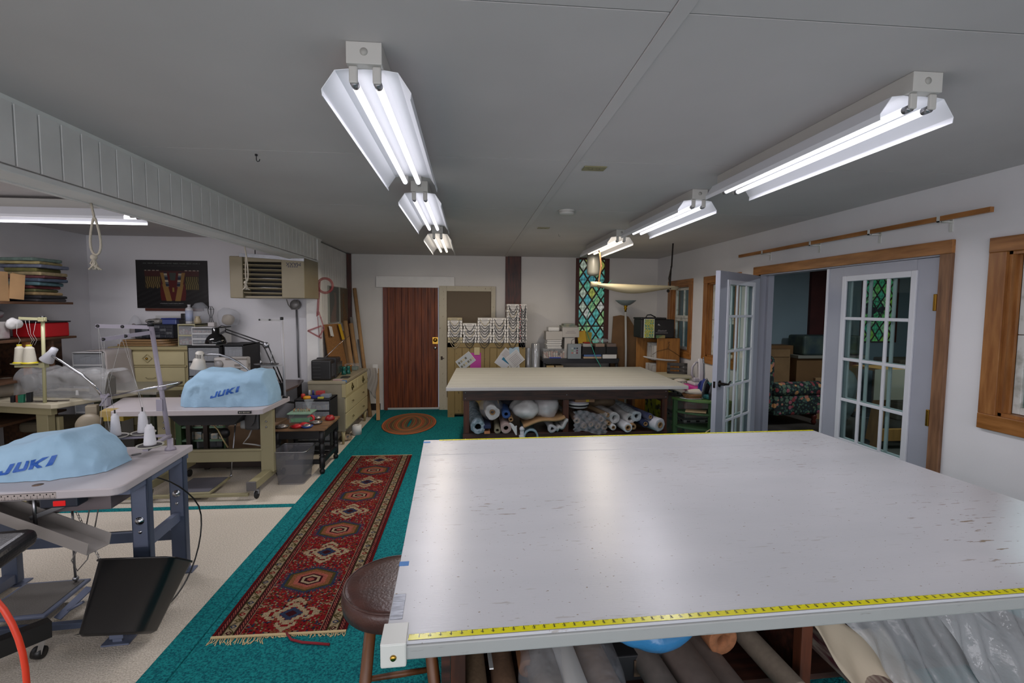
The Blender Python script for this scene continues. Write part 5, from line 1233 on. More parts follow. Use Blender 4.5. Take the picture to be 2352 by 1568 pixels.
# lamp at station 3: white head and chrome neck
gl = thing('gooseneck_lamp', 'chrome gooseneck lamp with white head clamped to the beige table edge', 'lamp', (-3.10, 4.42, 0.70))
b = B(); b.tube([(-3.43, 4.31, 1.20), (-3.36, 4.31, 1.155), (-3.29, 4.31, 1.10), (-3.21, 4.31, 1.045), (-3.15, 4.32, 0.98), (-3.12, 4.34, 0.92), (-3.11, 4.38, 0.85)], 0.0105, 12); put(b, 'gooseneck', M_chrome, gl)
b = B(T(-3.46, 4.33, 1.20, 0, 0, math.radians(215))); b.lathe([(0.0, -0.01), (0.025, -0.01), (0.028, 0.03), (0.05, 0.11), (0.048, 0.115), (0.02, 0.03), (0.0, 0.02)], (0, 0, -0.06), 22); put(b, 'lamp_shade', mat('bluish white shade', '#a9aab0', 0.4), gl)
b = B(); b.box(-3.12, -3.07, 4.38, 4.43, 0.76, 0.85, r=0.004); b.box(-3.11, -3.09, 4.39, 4.42, 0.66, 0.76); put(b, 'clamp', mat('grey clamp', '#85828a', 0.4), gl)
b = B(); b.lathe([(0.0, 0.806), (0.018, 0.806), (0.012, 0.83), (0.009, 0.87), (0.0, 0.872)], (-3.44, 4.56, 0), 14); solo('spool_pin', 'white plastic spool pin standing on the beige table', 'spool pin', b, M_white)
for (x, y, c, h, lab, w_) in ((-3.79, 4.36, '#16181a', 0.06, 'small black clip standing on the front edge of the beige table', 0.012), (-3.75, 4.36, '#7a3a2a', 0.065, 'red-brown tool handle on the beige table beside green pliers', 0.01), (-3.715, 4.35, '#1f6a50', 0.07, 'green plastic bobbin box on the beige table', 0.02), (-3.67, 4.37, '#15171b', 0.085, 'black upright clip right of the green box on the beige table', 0.018)):
    b = B(); b.prism([(x-w_, 0.806), (x+w_, 0.806), (x+w_*1.3, 0.806+h), (x-w_*0.9, 0.806+h*0.9)], y-0.012, y+0.012, ax='y', r=0.002); solo('sewing_tool', lab, 'tool', b, mat('tool '+c, c, 0.5))
b = B(); b.bar((-3.62, 4.36, 0.81), (-3.40, 4.42, 0.81), 0.012, 0.005); b.bar((-3.60, 4.42, 0.81), (-3.45, 4.36, 0.812), 0.012, 0.005); solo('shears', 'pair of dark shears lying open on the beige table', 'scissors', b, mat('dark shears', '#3a2f28', 0.4))

# ---- dim chair deep under the beige table
t = thing('task_chair', 'grey-green fabric chair in the shade beneath the beige table', 'chair', (-4.0, 5.05, 0))
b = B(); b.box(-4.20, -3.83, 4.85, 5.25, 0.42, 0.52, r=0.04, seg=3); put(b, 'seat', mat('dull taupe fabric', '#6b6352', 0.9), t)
b = B(); b.lathe([(0.0, 0.06), (0.025, 0.06), (0.025, 0.42), (0.0, 0.42)], (-4.01, 5.05, 0), 12); put(b, 'column', M_black, t)
for i in range(5): a = i*2*PI/5; b = B(); b.bar((-4.01, 5.05, 0.07), (-4.01+0.25*math.cos(a), 5.05+0.25*math.sin(a), 0.03), 0.04, 0.04); put(b, 'base_arm', M_black, t)
# ------------------------------------------------------------------ side bay: furniture and clutter along its walls
M_dcream = mat('cream dresser paint', '#a2966f', 0.5, var=0.06, scale=4)
M_ivory = mat('ivory drawer front', '#b8ad85', 0.5, var=0.05, scale=4)
M_wplas = mat('white storage plastic', '#a3a3a5', 0.4)
M_wplas2 = mat('frosted drawer plastic', '#8c8d90', 0.35, var=0.25, scale=9)
M_cplas = mat('cream storage plastic', '#aaa583', 0.45)
def pull(b, x, y, z, w=0.05):      # bail pull facing -Y
    b.tube([(x-w/2, y, z+0.008), (x-w/2, y-0.012, z+0.006), (x-w/4, y-0.014, z-0.004), (x, y-0.014, z-0.001), (x+w/4, y-0.014, z-0.004), (x+w/2, y-0.012, z+0.006), (x+w/2, y, z+0.008)], 0.0025, 6)
t = thing('dresser', 'cream dresser with diamond-framed brass knob against the bay end wall', 'dresser', (-3.55, 5.95, 0))
b = B(); b.box(-3.95, -3.14, 5.75, 6.13, 0.12, 1.125, r=0.004); put(b, 'body', M_dcream, t)
b = B(); b.box(-3.98, -3.12, 5.72, 6.14, 1.125, 1.16, r=0.006); put(b, 'top', M_dcream, t)
for z0, z1 in ((0.955, 1.10), (0.72, 0.925), (0.50, 0.705), (0.28, 0.485)):
    b = B(); b.box(-3.90, -3.19, 5.738, 5.76, z0, z1, r=0.004); dr = put(b, 'drawer', M_ivory, t)
    if z0 > 0.9:
        b = B(); 
        for p, q in (((-3.63, 1.03), (-3.58, 1.075)), ((-3.58, 1.075), (-3.53, 1.03)), ((-3.53, 1.03), (-3.58, 0.985)), ((-3.58, 0.985), (-3.63, 1.03))): b.bar((p[0], 5.733, p[1]), (q[0], 5.733, q[1]), 0.01, 0.008)
        put(b, 'diamond_moulding', M_dcream, dr)
        b = B(); b.ball((-3.58, 5.722, 1.03), 0.013, 12); put(b, 'knob', M_brass, dr)
    else:
        b = B(); pull(b, -3.55, 5.738, z0+0.09, 0.10); put(b, 'drawer_pull', mat('cream painted pull', '#8d8260', 0.5), dr)
b = B(); b.box(-3.92, -3.17, 5.735, 5.75, 0.93, 0.95, r=0.002); put(b, 'moulding', M_dcream, t)
for x in (-3.92, -3.18):
    for y in (5.78, 6.10): b = B(); b.box(x-0.02, x+0.02, y-0.02, y+0.02, 0, 0.12); put(b, 'leg', M_dcream, t)
# drawer towers
def tower(name, label, x0, x1, y0, y1, z0, z1, n, mbody, mdr, group=None, contents=None, cols=1, top=None):
    t = thing(name, label, 'drawers', ((x0+x1)/2, (y0+y1)/2, z0), 0, group)
    b = B(); w = 0.008
    b.box(x0, x0+w, y0+0.004, y1, z0, z1); b.box(x1-w, x1, y0+0.004, y1, z0, z1); b.box(x0+w, x1-w, y1-w, y1, z0, z1)
    b.box(x0, x1, y0, y1, z1-0.014, z1, r=0.002); b.box(x0, x1, y0, y1, z0, z0+0.012, r=0.002)
    if cols > 1:
        for c in range(1, cols): xm = x0+(x1-x0)*c/cols; b.box(xm-0.01, xm+0.01, y0, y1-w, z0+0.012, z1-0.014)
    h = (z1-z0-0.026)/n
    for i in range(1, n): b.box(x0+w, x1-w, y0, y1-w, z0+0.012+h*i-0.008, z0+0.012+h*i+0.008)
    put(b, 'frame', mbody, t)
    for c in range(cols):
        a0 = x0+(x1-x0)*c/cols+0.012; a1 = x0+(x1-x0)*(c+1)/cols-0.012
        for i in range(n):
            q0 = z0+0.012+h*i+0.007; q1 = q0+h-0.016
            b = B(); b.box(a0, a1, y0+0.0, y0+0.006, q0, q1, r=0.002); b.box(a0, a1, y0+0.006, y1-0.02, q0, q0+0.004); b.box(a0, a0+0.003, y0+0.006, y1-0.02, q0, q1-0.01); b.box(a1-0.003, a1, y0+0.006, y1-0.02, q0, q1-0.01)
            b.box((a0+a1)/2-0.03, (a0+a1)/2+0.03, y0-0.008, y0, q1-0.016, q1-0.008, r=0.002)
            dr = put(b, 'drawer', mdr, t)
            if contents:
                rr = random.Random(int(x0*100)+i*7+c)
                b = B(); k = 5
                for j in range(k):
                    xx = a0+(a1-a0)*(j+0.5)/k; hh = (q1-q0)*(0.35+0.4*rr.random())
                    b.box(xx-(a1-a0)/k*0.46, xx+(a1-a0)/k*0.46, y0+0.009, y1-0.06, q0+0.005, q0+0.005+hh, r=0.004)
                ct = put(b, 'contents', contents[(i+c) % len(contents)], dr); ct['kind'] = 'stuff'
    return t
MC = [mat('mixed notions', '#a39987', 0.7, col2='#7b878a', scale=30, thresh=(0.45, 0.55)), mat('mixed buttons', '#9d7363', 0.7, col2='#b1aca0', scale=40, thresh=(0.45, 0.55)), mat('dark notions', '#5a5c62', 0.6)]
M_drawer_clear = film_mat('clear drawer front', '#b4b7bb', 0.30, 0.3, bump=0.0)
tower('drawer_tower', 'tall white plastic drawer tower beside the cream dresser, half draped in cloth', -4.03, -3.745, 5.30, 5.72, 0.02, 1.142, 9, mat('white drawer frame', '#b6b6b6', 0.4), M_drawer_clear, contents=[MC[2], MC[0]])
b = B()
def towel(u, v):
    y = 5.33+0.40*u
    if v < 0.22: return (-3.93+0.19*v/0.22, y, 1.149)
    w = (v-0.22)/0.78
    return (-3.735+0.015*w+0.012*math.sin(u*7+w*3)*w+0.05*w*w*u, y+0.05*w*(u-0.3), 1.147-0.72*w)
b.surf(towel, 16, 26); solo('white_cloth', 'white cloth draped over the side of the white drawer tower', 'cloth', b, mat('white cotton sheet', '#b1a9a6', 0.8, var=0.04, scale=6), solid=0.004)
tower('drawer_unit', 'small cream two-drawer box on the dresser top', -3.24, -3.055, 5.72, 6.0, 1.162, 1.415, 2, M_cplas, M_drawer_clear, contents=[MC[1], MC[1]])
tower('drawer_unit', 'white three-drawer box right of the cream one, under a clear bag', -3.04, -2.79, 5.62, 5.98, 1.185, 1.385, 3, mat('white drawer frame', '#b6b6b6', 0.4), M_drawer_clear, contents=[MC[0], MC[2], MC[1]])
tower('drawer_unit', 'wide black-framed drawer unit on the floor right of the dresser', -3.08, -2.74, 5.60, 6.1, 0.02, 1.182, 7, M_blackmat, M_drawer_clear, contents=[MC[2]])
tower('drawer_unit', 'second black-framed drawer unit behind the white-domed lamp', -2.73, -2.52, 5.66, 6.1, 0.02, 1.19, 7, M_blackmat, M_drawer_clear, contents=[MC[2]])
# parts organiser
t = thing('parts_cabinet', 'dark many-drawered parts cabinet standing on round boards on the dresser', 'cabinet', (-3.58, 5.95, 1.245))
b = B(); b.box(-3.79, -3.38, 5.88, 6.10, 1.246, 1.40, r=0.003); put(b, 'case', mat('navy black case', '#171c28', 0.5), t)
for i in range(4):
    for j in range(6):
        x0 = -3.775+j*0.065; z0 = 1.255+i*0.035
        b = B(); b.box(x0, x0+0.06, 5.872, 5.882, z0, z0+0.031, r=0.002); b.box(x0+0.02, x0+0.04, 5.864, 5.872, z0+0.004, z0+0.009); put(b, 'drawer', mat('smoky drawer', '#3d4046' if (i+j) % 3 else '#55585b', 0.3) if False else MATS.setdefault('smk%d' % ((i+j) % 3 == 0), mat('smoky drawer %d' % ((i+j) % 3 == 0), ('#34373d', '#5a5d60')[(i+j) % 3 == 0], 0.3)), t)
for k, (x0, x1, z) in enumerate(((-3.93, -3.35, 1.162), (-3.90, -3.40, 1.188), (-3.88, -3.42, 1.214))):
    b = B(); n = 12; r = 0.10
    pts = [(x0, 5.80), (x1-r, 5.80)]+[(x1-r+r*math.sin(a*PI/12), 5.80+r-r*math.cos(a*PI/12)) for a in range(1, 6)]+[(x1, 6.1), (x0, 6.1)]
    b.prism(pts, z, z+0.022, r=0.003); solo('wooden_board', ('lowest of the round-cornered boards stacked on the dresser', 'middle round-cornered board stacked on the dresser', 'topmost round-cornered board under the parts cabinet')[k], 'board', b, mat('birch board', '#8a6c48', 0.5, var=0.15, scale=3, stretch=(1, 8, 8)), 'boards on the dresser')
b = B(); b.box(-3.51, -3.35, 5.90, 6.05, 1.402, 1.462, r=0.012); solo('plastic_tub', 'flat clear tub with deep blue lid on the parts cabinet', 'tub', b, mat('blue translucent tub', '#4a5688', 0.35))
b = B(); b.box(-3.515, -3.345, 5.895, 6.055, 1.462, 1.475, r=0.004); solo('tub_lid', 'deep blue lid on the flat clear tub', 'lid', b, mat('deep blue lid', '#22307a', 0.4))
bag('plastic_bag', 'crinkled clear bag of small parts left of the blue-lidded tub', 'plastic bag', (-3.62, 5.97, 1.435), (0.10, 0.07, 0.035), mat('bagged parts', '#8d8a84', 0.25, var=0.35, scale=25, bump=0.6, bscale=60), 2, 0.012, 20, flat=1.402)
bag('plastic_bag', 'upright clear bag with brown contents at the left end of the dresser top', 'plastic bag', (-3.86, 6.0, 1.35), (0.07, 0.05, 0.15), M_film, 5, 0.02, 10, flat=1.245)
bag('brown_bundle', 'brown bundle inside the clear bag at the left end of the dresser', 'bundle', (-3.875, 6.0, 1.31), (0.04, 0.035, 0.10), mat('brown bundle', '#5c463c', 0.8, var=0.2, scale=20), 2, 0.01, 14, flat=1.245)
t = thing('bottle', 'white dispenser bottle with blue label on top of the cream drawer box', 'bottle', (-3.18, 5.85, 1.416))
b = B(); b.lathe([(0.0, 1.416), (0.036, 1.416), (0.038, 1.425), (0.038, 1.575), (0.033, 1.592), (0.015, 1.60), (0.015, 1.612)], (-3.18, 5.85, 0), 24); put(b, 'bottle_body', mat('white bottle', '#b7b7ba', 0.35), t)
b = B(); b.lathe([(0.0386, 1.44), (0.0386, 1.565)], (-3.18, 5.85, 0), 24); put(b, 'label_band', mat('blue label', '#8d9cc0', 0.5, col2='#b3b7c4', scale=9, stretch=(0.3, 0.3, 6)), t)
b = B(); b.lathe([(0.0, 1.632), (0.017, 1.632), (0.014, 1.61), (0.0, 1.61)], (-3.18, 5.85, 0), 16); put(b, 'cap', mat('white bottle', '#b7b7ba', 0.35), t)
bag('plastic_bag', 'tall clear bag standing behind the white dispenser bottle', 'plastic bag', (-3.13, 5.98, 1.52), (0.10, 0.06, 0.13), M_film, 11, 0.03, 10, flat=1.417)
b = B(); b.box(-3.28, -3.235, 5.86, 5.90, 1.463, 1.53, r=0.006); b.box(-3.29, -3.225, 5.84, 5.92, 1.416, 1.464, r=0.004); solo('small_gadget', 'little black gadget left of the white dispenser bottle', 'gadget', b, M_black)
t = thing('wire_form', 'black wire dress-form frame on the white drawer box', 'wire frame', (-2.95, 5.86, 1.386))
b = B()
for k in range(6):
    a = k*PI/3; b.tube([(-2.95+r*math.cos(a), 5.86+r*math.sin(a), z) for r, z in ((0.03, 1.40), (0.022, 1.44), (0.012, 1.49), (0.028, 1.54), (0.034, 1.58), (0.012, 1.615))], 0.0022, 5)
for r, z in ((0.03, 1.40), (0.012, 1.49), (0.034, 1.58)): b.tube([(-2.95+r*math.cos(k*PI/8), 5.86+r*math.sin(k*PI/8), z) for k in range(16)], 0.0018, 4, closed=True)
put(b, 'wires', M_black, t)
b = B(); b.lathe([(0.0, 1.386), (0.03, 1.386), (0.03, 1.40), (0.0, 1.402)], (-2.95, 5.86, 0), 16); put(b, 'base', M_blackmat, t)
bag('plastic_bag', 'large clear bag with cream contents against the wall at the right of the drawers', 'plastic bag', (-2.82, 5.98, 1.49), (0.12, 0.08, 0.115), M_film, 4, 0.035, 9, flat=1.387)
bag('cream_bundle', 'cream bundle inside the large clear bag on the white drawers', 'bundle', (-2.82, 5.98, 1.46), (0.065, 0.05, 0.07), mat('cream bundle', '#a3947a', 0.8), 2, 0.015, 12, flat=1.387)
b = B(); b.lathe([(0.0, 1.416), (0.03, 1.416), (0.04, 1.44), (0.03, 1.47), (0.022, 1.49), (0.028, 1.50), (0.0, 1.502)], (-3.075, 5.82, 0), 20); solo('ceramic_jar', 'small cream ceramic jar between the bottle and the wire frame', 'jar', b, mat('cream ceramic', '#a79a7e', 0.4))
b = B(); b.box(-2.90, -2.83, 5.68, 5.75, 1.387, 1.437, r=0.01); solo('small_box', 'small white box with red print beside the wire frame', 'box', b, mat('white red box', '#b3aeac', 0.5, col2='#a03038', scale=18, thresh=(0.3, 0.34)))
# poster
def poster(U, V):
    V = 1-V; x = U; y = V
    c = np.zeros(U.shape+(3,)); c[...] = (0.075, 0.07, 0.075)
    rng = np.random.RandomState(2); nz = rng.rand(*U.shape)
    c += (nz*0.02)[..., None]
    def put_(m, col): c[m] = col
    rock = (y > 0.62) & ((x < 0.33) | (x > 0.68)); c[rock] = c[rock]+0.03*np.sin(x[rock]*40+y[rock]*60)[:, None]
    put_((x > 0.12) & (x < 0.88) & (y > 0.22) & (y < 0.45), (0.24, 0.10, 0.09))
    put_((x > 0.12) & (x < 0.34) & (y > 0.33) & (y < 0.58), (0.16, 0.12, 0.07)); put_((x > 0.68) & (x < 0.88) & (y > 0.33) & (y < 0.62), (0.15, 0.12, 0.06))
    fr = (np.sin(x*230+3*np.sin(y*20)) > -0.1)
    put_(fr & (x > 0.13) & (x < 0.33) & (y > 0.34) & (y < 0.57+0.02*np.sin(x*90)), (0.42, 0.35, 0.20)); put_(fr & (x > 0.69) & (x < 0.87) & (y > 0.34) & (y < 0.61), (0.40, 0.35, 0.19))
    body = (np.abs(x-0.51) < 0.16-0.02*np.sin(y*7)) & (y > 0.25) & (y < 0.84); put_(body, (0.30, 0.07, 0.06))
    for sx in (-1, 1):
        xc = 0.51+sx*(0.13-0.075*(y-0.25)/0.5); put_((np.abs(x-xc-sx*0.02) < 0.028+0.01*(y > 0.5)) & (y > 0.26) & (y < 0.85), (0.50, 0.38, 0.20))
        bx = 0.51+sx*(0.105-0.10*(y-0.25)); bead = (np.abs(x-bx) < 0.022) & (y > 0.25) & (y < 0.55); put_(bead, (0.12, 0.14, 0.20))
        put_(bead & ((np.floor(y*22) % 3) == 0), (0.62, 0.58, 0.50)); put_(bead & (np.abs(((y*22) % 3)-1.5) < 0.15), (0.45, 0.48, 0.5))
    put_((np.abs(x-0.51) < 0.045-0.1*(y-0.3)) & (y > 0.26) & (y < 0.42), (0.22, 0.24, 0.22)); put_((np.abs(x-0.513) < 0.012) & (y > 0.57) & (y < 0.66), (0.48, 0.40, 0.20))
    put_((y > 0.205) & (y < 0.222) & (((x > 0.12) & (x < 0.33)) | ((x > 0.68) & (x < 0.88))) & (np.sin(x*110) > -0.5), (0.55, 0.50, 0.45))
    put_((np.abs(y-0.065) < 0.012) & (x > 0.1) & (x < 0.9) & (nz > 0.45) & (np.sin(x*70) > -0.85), (0.36, 0.38, 0.36)); put_((np.abs(y-0.12) < 0.005) & (x > 0.3) & (x < 0.72) & (nz > 0.4), (0.30, 0.30, 0.30))
    put_((np.abs(y-0.90) < 0.007) & (x > 0.32) & (x < 0.65) & (nz > 0.35), (0.45, 0.45, 0.45)); put_((np.abs(y-0.935) < 0.006) & (x > 0.35) & (x < 0.62) & (nz > 0.5), (0.25, 0.25, 0.25))
    return c
pt = thing('wall_poster', 'dark museum-style poster of fringed beadwork on the bay end wall', 'poster', (-3.52, 6.14, 1.59))
painted('printed_sheet', faceto((-3.515, 6.138, 1.87), (0, -1, 0)), 0.80, 0.565, 320, 220, poster, mat('poster print', (0.1, 0.1, 0.1), 0.35, attr='Col'), pt)
b = B(); b.box(-3.915, -3.115, 6.139, 6.149, 1.588, 2.152); put(b, 'backing_board', M_blackmat, pt)
b = B(); b.box(-3.82, -3.17, 6.12, 6.149, 1.555, 1.586, r=0.003); solo('wooden_ledge', 'narrow dark red wooden ledge under the poster', 'ledge', b, mat('red stained ledge', '#55281c', 0.5))
b = B(); b.box(-3.72, -3.30, 6.142, 6.149, 1.42, 1.50); solo('wall_paper_strip', 'white strip fixed to the wall behind the parts cabinet', 'strip', b, M_white)

# heater
ht = thing('unit_heater', 'beige louvred unit heater hung below the beam, lettered upside down', 'heater', (-2.17, 5.7, 1.705))
M_heat = mat('beige heater enamel', '#8c8167', 0.45, var=0.06, scale=3)
b = B(); b.box(-2.575, -2.44, 5.52, 6.0, 1.705, 2.155, r=0.008); b.box(-2.03, -1.79, 5.50, 6.0, 1.708, 2.15, r=0.008); b.box(-2.44, -2.03, 5.56, 6.0, 1.708, 1.73); b.box(-2.44, -2.03, 5.56, 6.0, 2.10, 2.15); b.box(-2.44, -2.03, 5.90, 6.0, 1.73, 2.10)
put(b, 'cabinet', M_heat, ht)
b = B(); b.box(-2.44, -2.03, 5.72, 5.73, 1.73, 2.10); put(b, 'dark_core', M_blackmat, ht)
for i in range(7):
    z = 1.755+i*0.05; b = B(); b.bar((-2.435, 5.545, z+0.005), (-2.035, 5.545, z), 0.045, 0.009, up=(0, 0.35, 1)); put(b, 'louver', M_heat, ht)
for i in (1, 3, 5, 6):
    z = 1.775+i*0.05; b = B(); b.tube([(-2.43, 5.64, z), (-2.04, 5.64, z)], 0.009, 8); put(b, 'heat_tube', M_steel, ht)
b = B(); b.bar((-2.455, 5.495, 2.165), (-1.785, 5.49, 2.125), 0.012, 0.038); put(b, 'hanger_strip', mat('galvanised strip', '#a9abb0', 0.4, metal=0.7, var=0.2, scale=9), ht)
b = lettering('MAXX', 0.055, faceto((-1.90, 5.4975, 2.075), (0, -1, 0), (0, 0, -1)), 0.0004, sx=1.0); put(b, 'brand_lettering', mat('navy lettering', '#1f2340', 0.5), ht)
b = B()
for k in range(5): b.box(-1.96+k*0.022, -1.945+k*0.022, 5.4972, 5.498, 2.042, 2.05)
put(b, 'small_lettering', MATS['navy lettering'], ht)
for x in (-2.40, -1.83):
    b = B(); b.tube([(x, 5.75, 2.15), (x, 5.75, 2.43)], 0.005, 8); put(b, 'hanger_rod', M_blackmat, ht)
t = thing('junction_box', 'round grey junction box with conduit and looped cable below the heater', 'junction box', (-2.12, 6.13, 0.7))
b = B(); b.lathe([(0.0, -0.07), (0.055, -0.068), (0.06, -0.05), (0.06, -0.004)], (-2.10, 6.149, 1.64), 24, 'y'); put(b, 'box_cover', M_galv, t)
b = B(); b.tube([(-2.095, 6.13, 1.58), (-2.09, 6.13, 1.2), (-2.085, 6.13, 0.75)], 0.011, 12); put(b, 'conduit', mat('grey conduit', '#78787a', 0.4, metal=0.4), t)
b = B(); b.tube([(-2.16, 6.0, 1.70), (-2.165, 6.06, 1.64), (-2.13, 6.07, 1.585), (-2.07, 6.07, 1.585), (-2.04, 6.07, 1.63), (-2.05, 6.05, 1.70)], 0.006, 8); put(b, 'flex_cable', mat('grey wire', '#76726e', 0.5), t)

# black articulated lamp
t = thing('desk_lamp', 'black articulated desk lamp with domed shade and two pairs of arms', 'lamp', (-1.86, 5.02, 0.73))
b = B(T(-2.478, 5.0, 1.25)); b.lathe([(0.094, 0.0), (0.096, 0.004), (0.092, 0.03), (0.078, 0.062), (0.052, 0.09), (0.034, 0.10), (0.032, 0.15), (0.028, 0.155), (0.0, 0.158)], (0, 0, 0), 32); put(b, 'lamp_shade', mat('gloss black enamel', '#0d0d0e', 0.12), t)
for dz in (0.0, 0.028):
    b = B(); b.tube([(-2.385, 5.0, 1.365+dz), (-2.03, 5.0, 1.235+dz)], 0.0065, 8); put(b, 'upper_arm', M_black, t)
for dx in (0.0, 0.045):
    b = B(); b.tube([(-2.035+dx, 5.0, 1.235), (-1.885+dx*0.6, 5.02, 0.86)], 0.0065, 8); put(b, 'lower_arm', M_black, t)
b = B(); b.lathe([(0.0, -0.012), (0.03, -0.01), (0.03, 0.01), (0.0, 0.012)], (-2.01, 5.0, 1.235), 18, 'y'); put(b, 'elbow_joint', M_steel, t)
b = B(); b.tube([(-2.46, 5.0, 1.40), (-2.42, 5.0, 1.43), (-2.385, 5.0, 1.42), (-2.385, 5.0, 1.37)], 0.004, 6); b.bar((-2.45, 5.0, 1.34), (-2.385, 5.0, 1.375), 0.014, 0.02); put(b, 'neck', M_black, t)
b = B(); b.box(-1.90, -1.845, 5.0, 5.05, 0.735, 0.86, r=0.004); put(b, 'clamp', M_black, t)
# domestic sewing machine
t = thing('home_sewing_machine', 'white domestic sewing machine with round dial behind the farther blue cover', 'sewing machine', (-2.6, 5.65, 0.73))
b = B(T(-2.61, 5.60, 0, math.radians(6)));
b.box(-0.17, 0.17, -0.06, 0.06, 0.93, 1.06, r=0.02, seg=3); b.box(-0.17, -0.07, -0.06, 0.06, 0.78, 1.05, r=0.02, seg=3); b.box(0.09, 0.17, -0.05, 0.05, 0.86, 1.0, r=0.015); b.box(-0.19, 0.19, -0.08, 0.08, 0.735, 0.79, r=0.01)
put(b, 'machine_body', mat('off white machine', '#b0aca8', 0.35), t)
b = B(T(-2.61, 5.60, 0, math.radians(6))); b.lathe([(0.0, -0.09), (0.03, -0.088), (0.042, -0.075), (0.045, -0.06)], (-0.115, 0, 0.985), 26, 'y'); put(b, 'dial', mat('grey dial', '#8f8d8c', 0.35), t)
b = B(T(-2.61, 5.60, 0, math.radians(6))); b.box(-0.05, 0.168, -0.063, -0.055, 1.03, 1.05, r=0.002); b.box(0.04, 0.10, -0.064, -0.056, 0.96, 0.985, r=0.002); put(b, 'trim_strip', mat('taupe strip', '#77716a', 0.5), t)
# brown drop-leaf table
t = thing('side_table', 'brown laminate table under the black lamp, between the sewing tables and the dresser', 'table', (-2.25, 5.55, 0))
b = B(); b.prism([(-2.90, 5.10), (-1.96, 4.98), (-1.95, 5.70), (-2.02, 6.10), (-2.50, 6.12), (-2.50, 5.55), (-2.90, 5.5)], 0.705, 0.73, r=0.003); put(b, 'tabletop', mat('brown laminate', '#4f3f3a', 0.35, var=0.1, scale=3, stretch=(1, 8, 1)), t)
b = B(); b.box(-2.80, -1.99, 5.14, 5.16, 0.62, 0.704); put(b, 'apron', M_espresso, t)
for x, y in ((-2.85, 5.16), (-2.0, 5.1), (-2.45, 6.06), (-2.05, 6.04)): b = B(); b.box(x-0.02, x+0.02, y-0.02, y+0.02, 0, 0.705); put(b, 'leg', mat('dark brown leg', '#271c17', 0.5), t)
b = B(); b.bar((-2.0, 5.12, 0.66), (-2.05, 6.04, 0.45), 0.02, 0.02); put(b, 'brace', M_blackmat, t)
# grey-topped table between
t = thing('side_table', 'grey-topped side table behind the beige sewing table, in front of the white drawers', 'table', (-3.35, 5.1, 0))
b = B(); b.prism([(-3.62, 4.95), (-3.27, 4.93), (-2.99, 4.90), (-3.15, 5.62), (-3.70, 5.60), (-3.70, 5.27)], 0.765, 0.79, r=0.003); put(b, 'tabletop', mat('grey laminate', '#7d7a70', 0.3), t)
for x, y in ((-3.58, 5.0), (-3.12, 4.98), (-3.22, 5.2), (-3.58, 5.22)): b = B(); b.box(x-0.03, x+0.03, y-0.02, y+0.02, 0, 0.765); put(b, 'leg', mat('olive grey steel', '#4d5343', 0.5), t)
# green shelf unit below the second station
t = thing('green_shelf', 'green painted shelf with bins seen below the farther sewing table', 'shelf', (-2.75, 5.35, 0))
M_green = mat('green shelf paint', '#3d5a35', 0.5)
for x in (-2.97, -2.50): b = B(); b.box(x-0.035, x+0.02, 5.20, 5.48, 0.03, 0.64, r=0.003); put(b, 'side_panel', M_green, t)
for z in (0.06, 0.22, 0.36, 0.50, 0.62): b = B(); b.box(-2.95, -2.52, 5.21, 5.48, z, z+0.015); put(b, 'shelf_board', mat('mint shelf edge', '#5f7a63', 0.5), t)
for i, z in enumerate((0.235, 0.375, 0.515)):
    b = B(); rr = random.Random(i)
    for k in range(5): x = -2.92+k*0.08; b.box(x, x+0.07, 5.23, 5.44, z, z+0.05+0.04*rr.random(), r=0.008)
    o = put(b, 'shelf_contents', MC[i % 2], t); o['kind'] = 'stuff'
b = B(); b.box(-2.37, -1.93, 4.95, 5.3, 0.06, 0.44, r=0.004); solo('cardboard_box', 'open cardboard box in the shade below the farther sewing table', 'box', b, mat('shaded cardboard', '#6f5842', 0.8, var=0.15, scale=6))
b = B(); b.box(-2.42, -2.38, 5.0, 5.04, 0, 0.7); b.box(-2.62, -2.58, 4.98, 5.02, 0, 0.7); solo('table_trestle', 'pair of dark trestle posts below the farther sewing table', 'trestle', b, MATS['dark brown leg'])
b = B(); b.box(-3.0, -1.95, 4.93, 4.97, 0.03, 0.09); solo('floor_rail', 'low dark rail on the floor below the farther sewing table', 'rail', b, MATS['dark brown leg'])

# wall shelves on the bay's left wall
M_shelf = mat('brown shelf wood', '#5a3d28', 0.6, col2='#3b2618', scale=4, stretch=(8, 1, 8))
t = thing('wall_shelf', 'dark brown plank shelving on the left bay wall', 'shelf', (-4.2, 4.7, 0.3))
for z, y1 in ((1.645, 5.25), (1.31, 5.27), (0.955, 5.1), (0.60, 5.1)): b = B(); b.box(-4.449, -3.95, 3.7, y1, z-0.022, z, r=0.003); put(b, 'shelf_board', M_shelf, t)
for y in (3.75, 5.0): b = B(); b.box(-4.449, -3.97, y, y+0.022, 0.0, 1.622 if y < 4 else 1.288, r=0.002); put(b, 'upright', M_shelf, t)
b = B(); b.box(-4.0, -3.96, 4.72, 4.76, 0.956, 1.288); put(b, 'upright', mat('orange brown post', '#80522c', 0.5), t)
rr = random.Random(8)
folds = [('#2d2a2b', 'charcoal'), ('#1d1b1e', 'black'), ('#8c7551', 'sand'), ('#565736', 'moss'), ('#5e2a2c', 'dark red'), ('#49656b', 'teal'), ('#3f4c5c', 'slate blue'), ('#532c30', 'burgundy'), ('#857758', 'straw'), ('#5b582f', 'olive'), ('#5b6171', 'blue-grey'), ('#8f8258', 'yellow'), ('#5d6e66', 'sage')]
z = 1.646
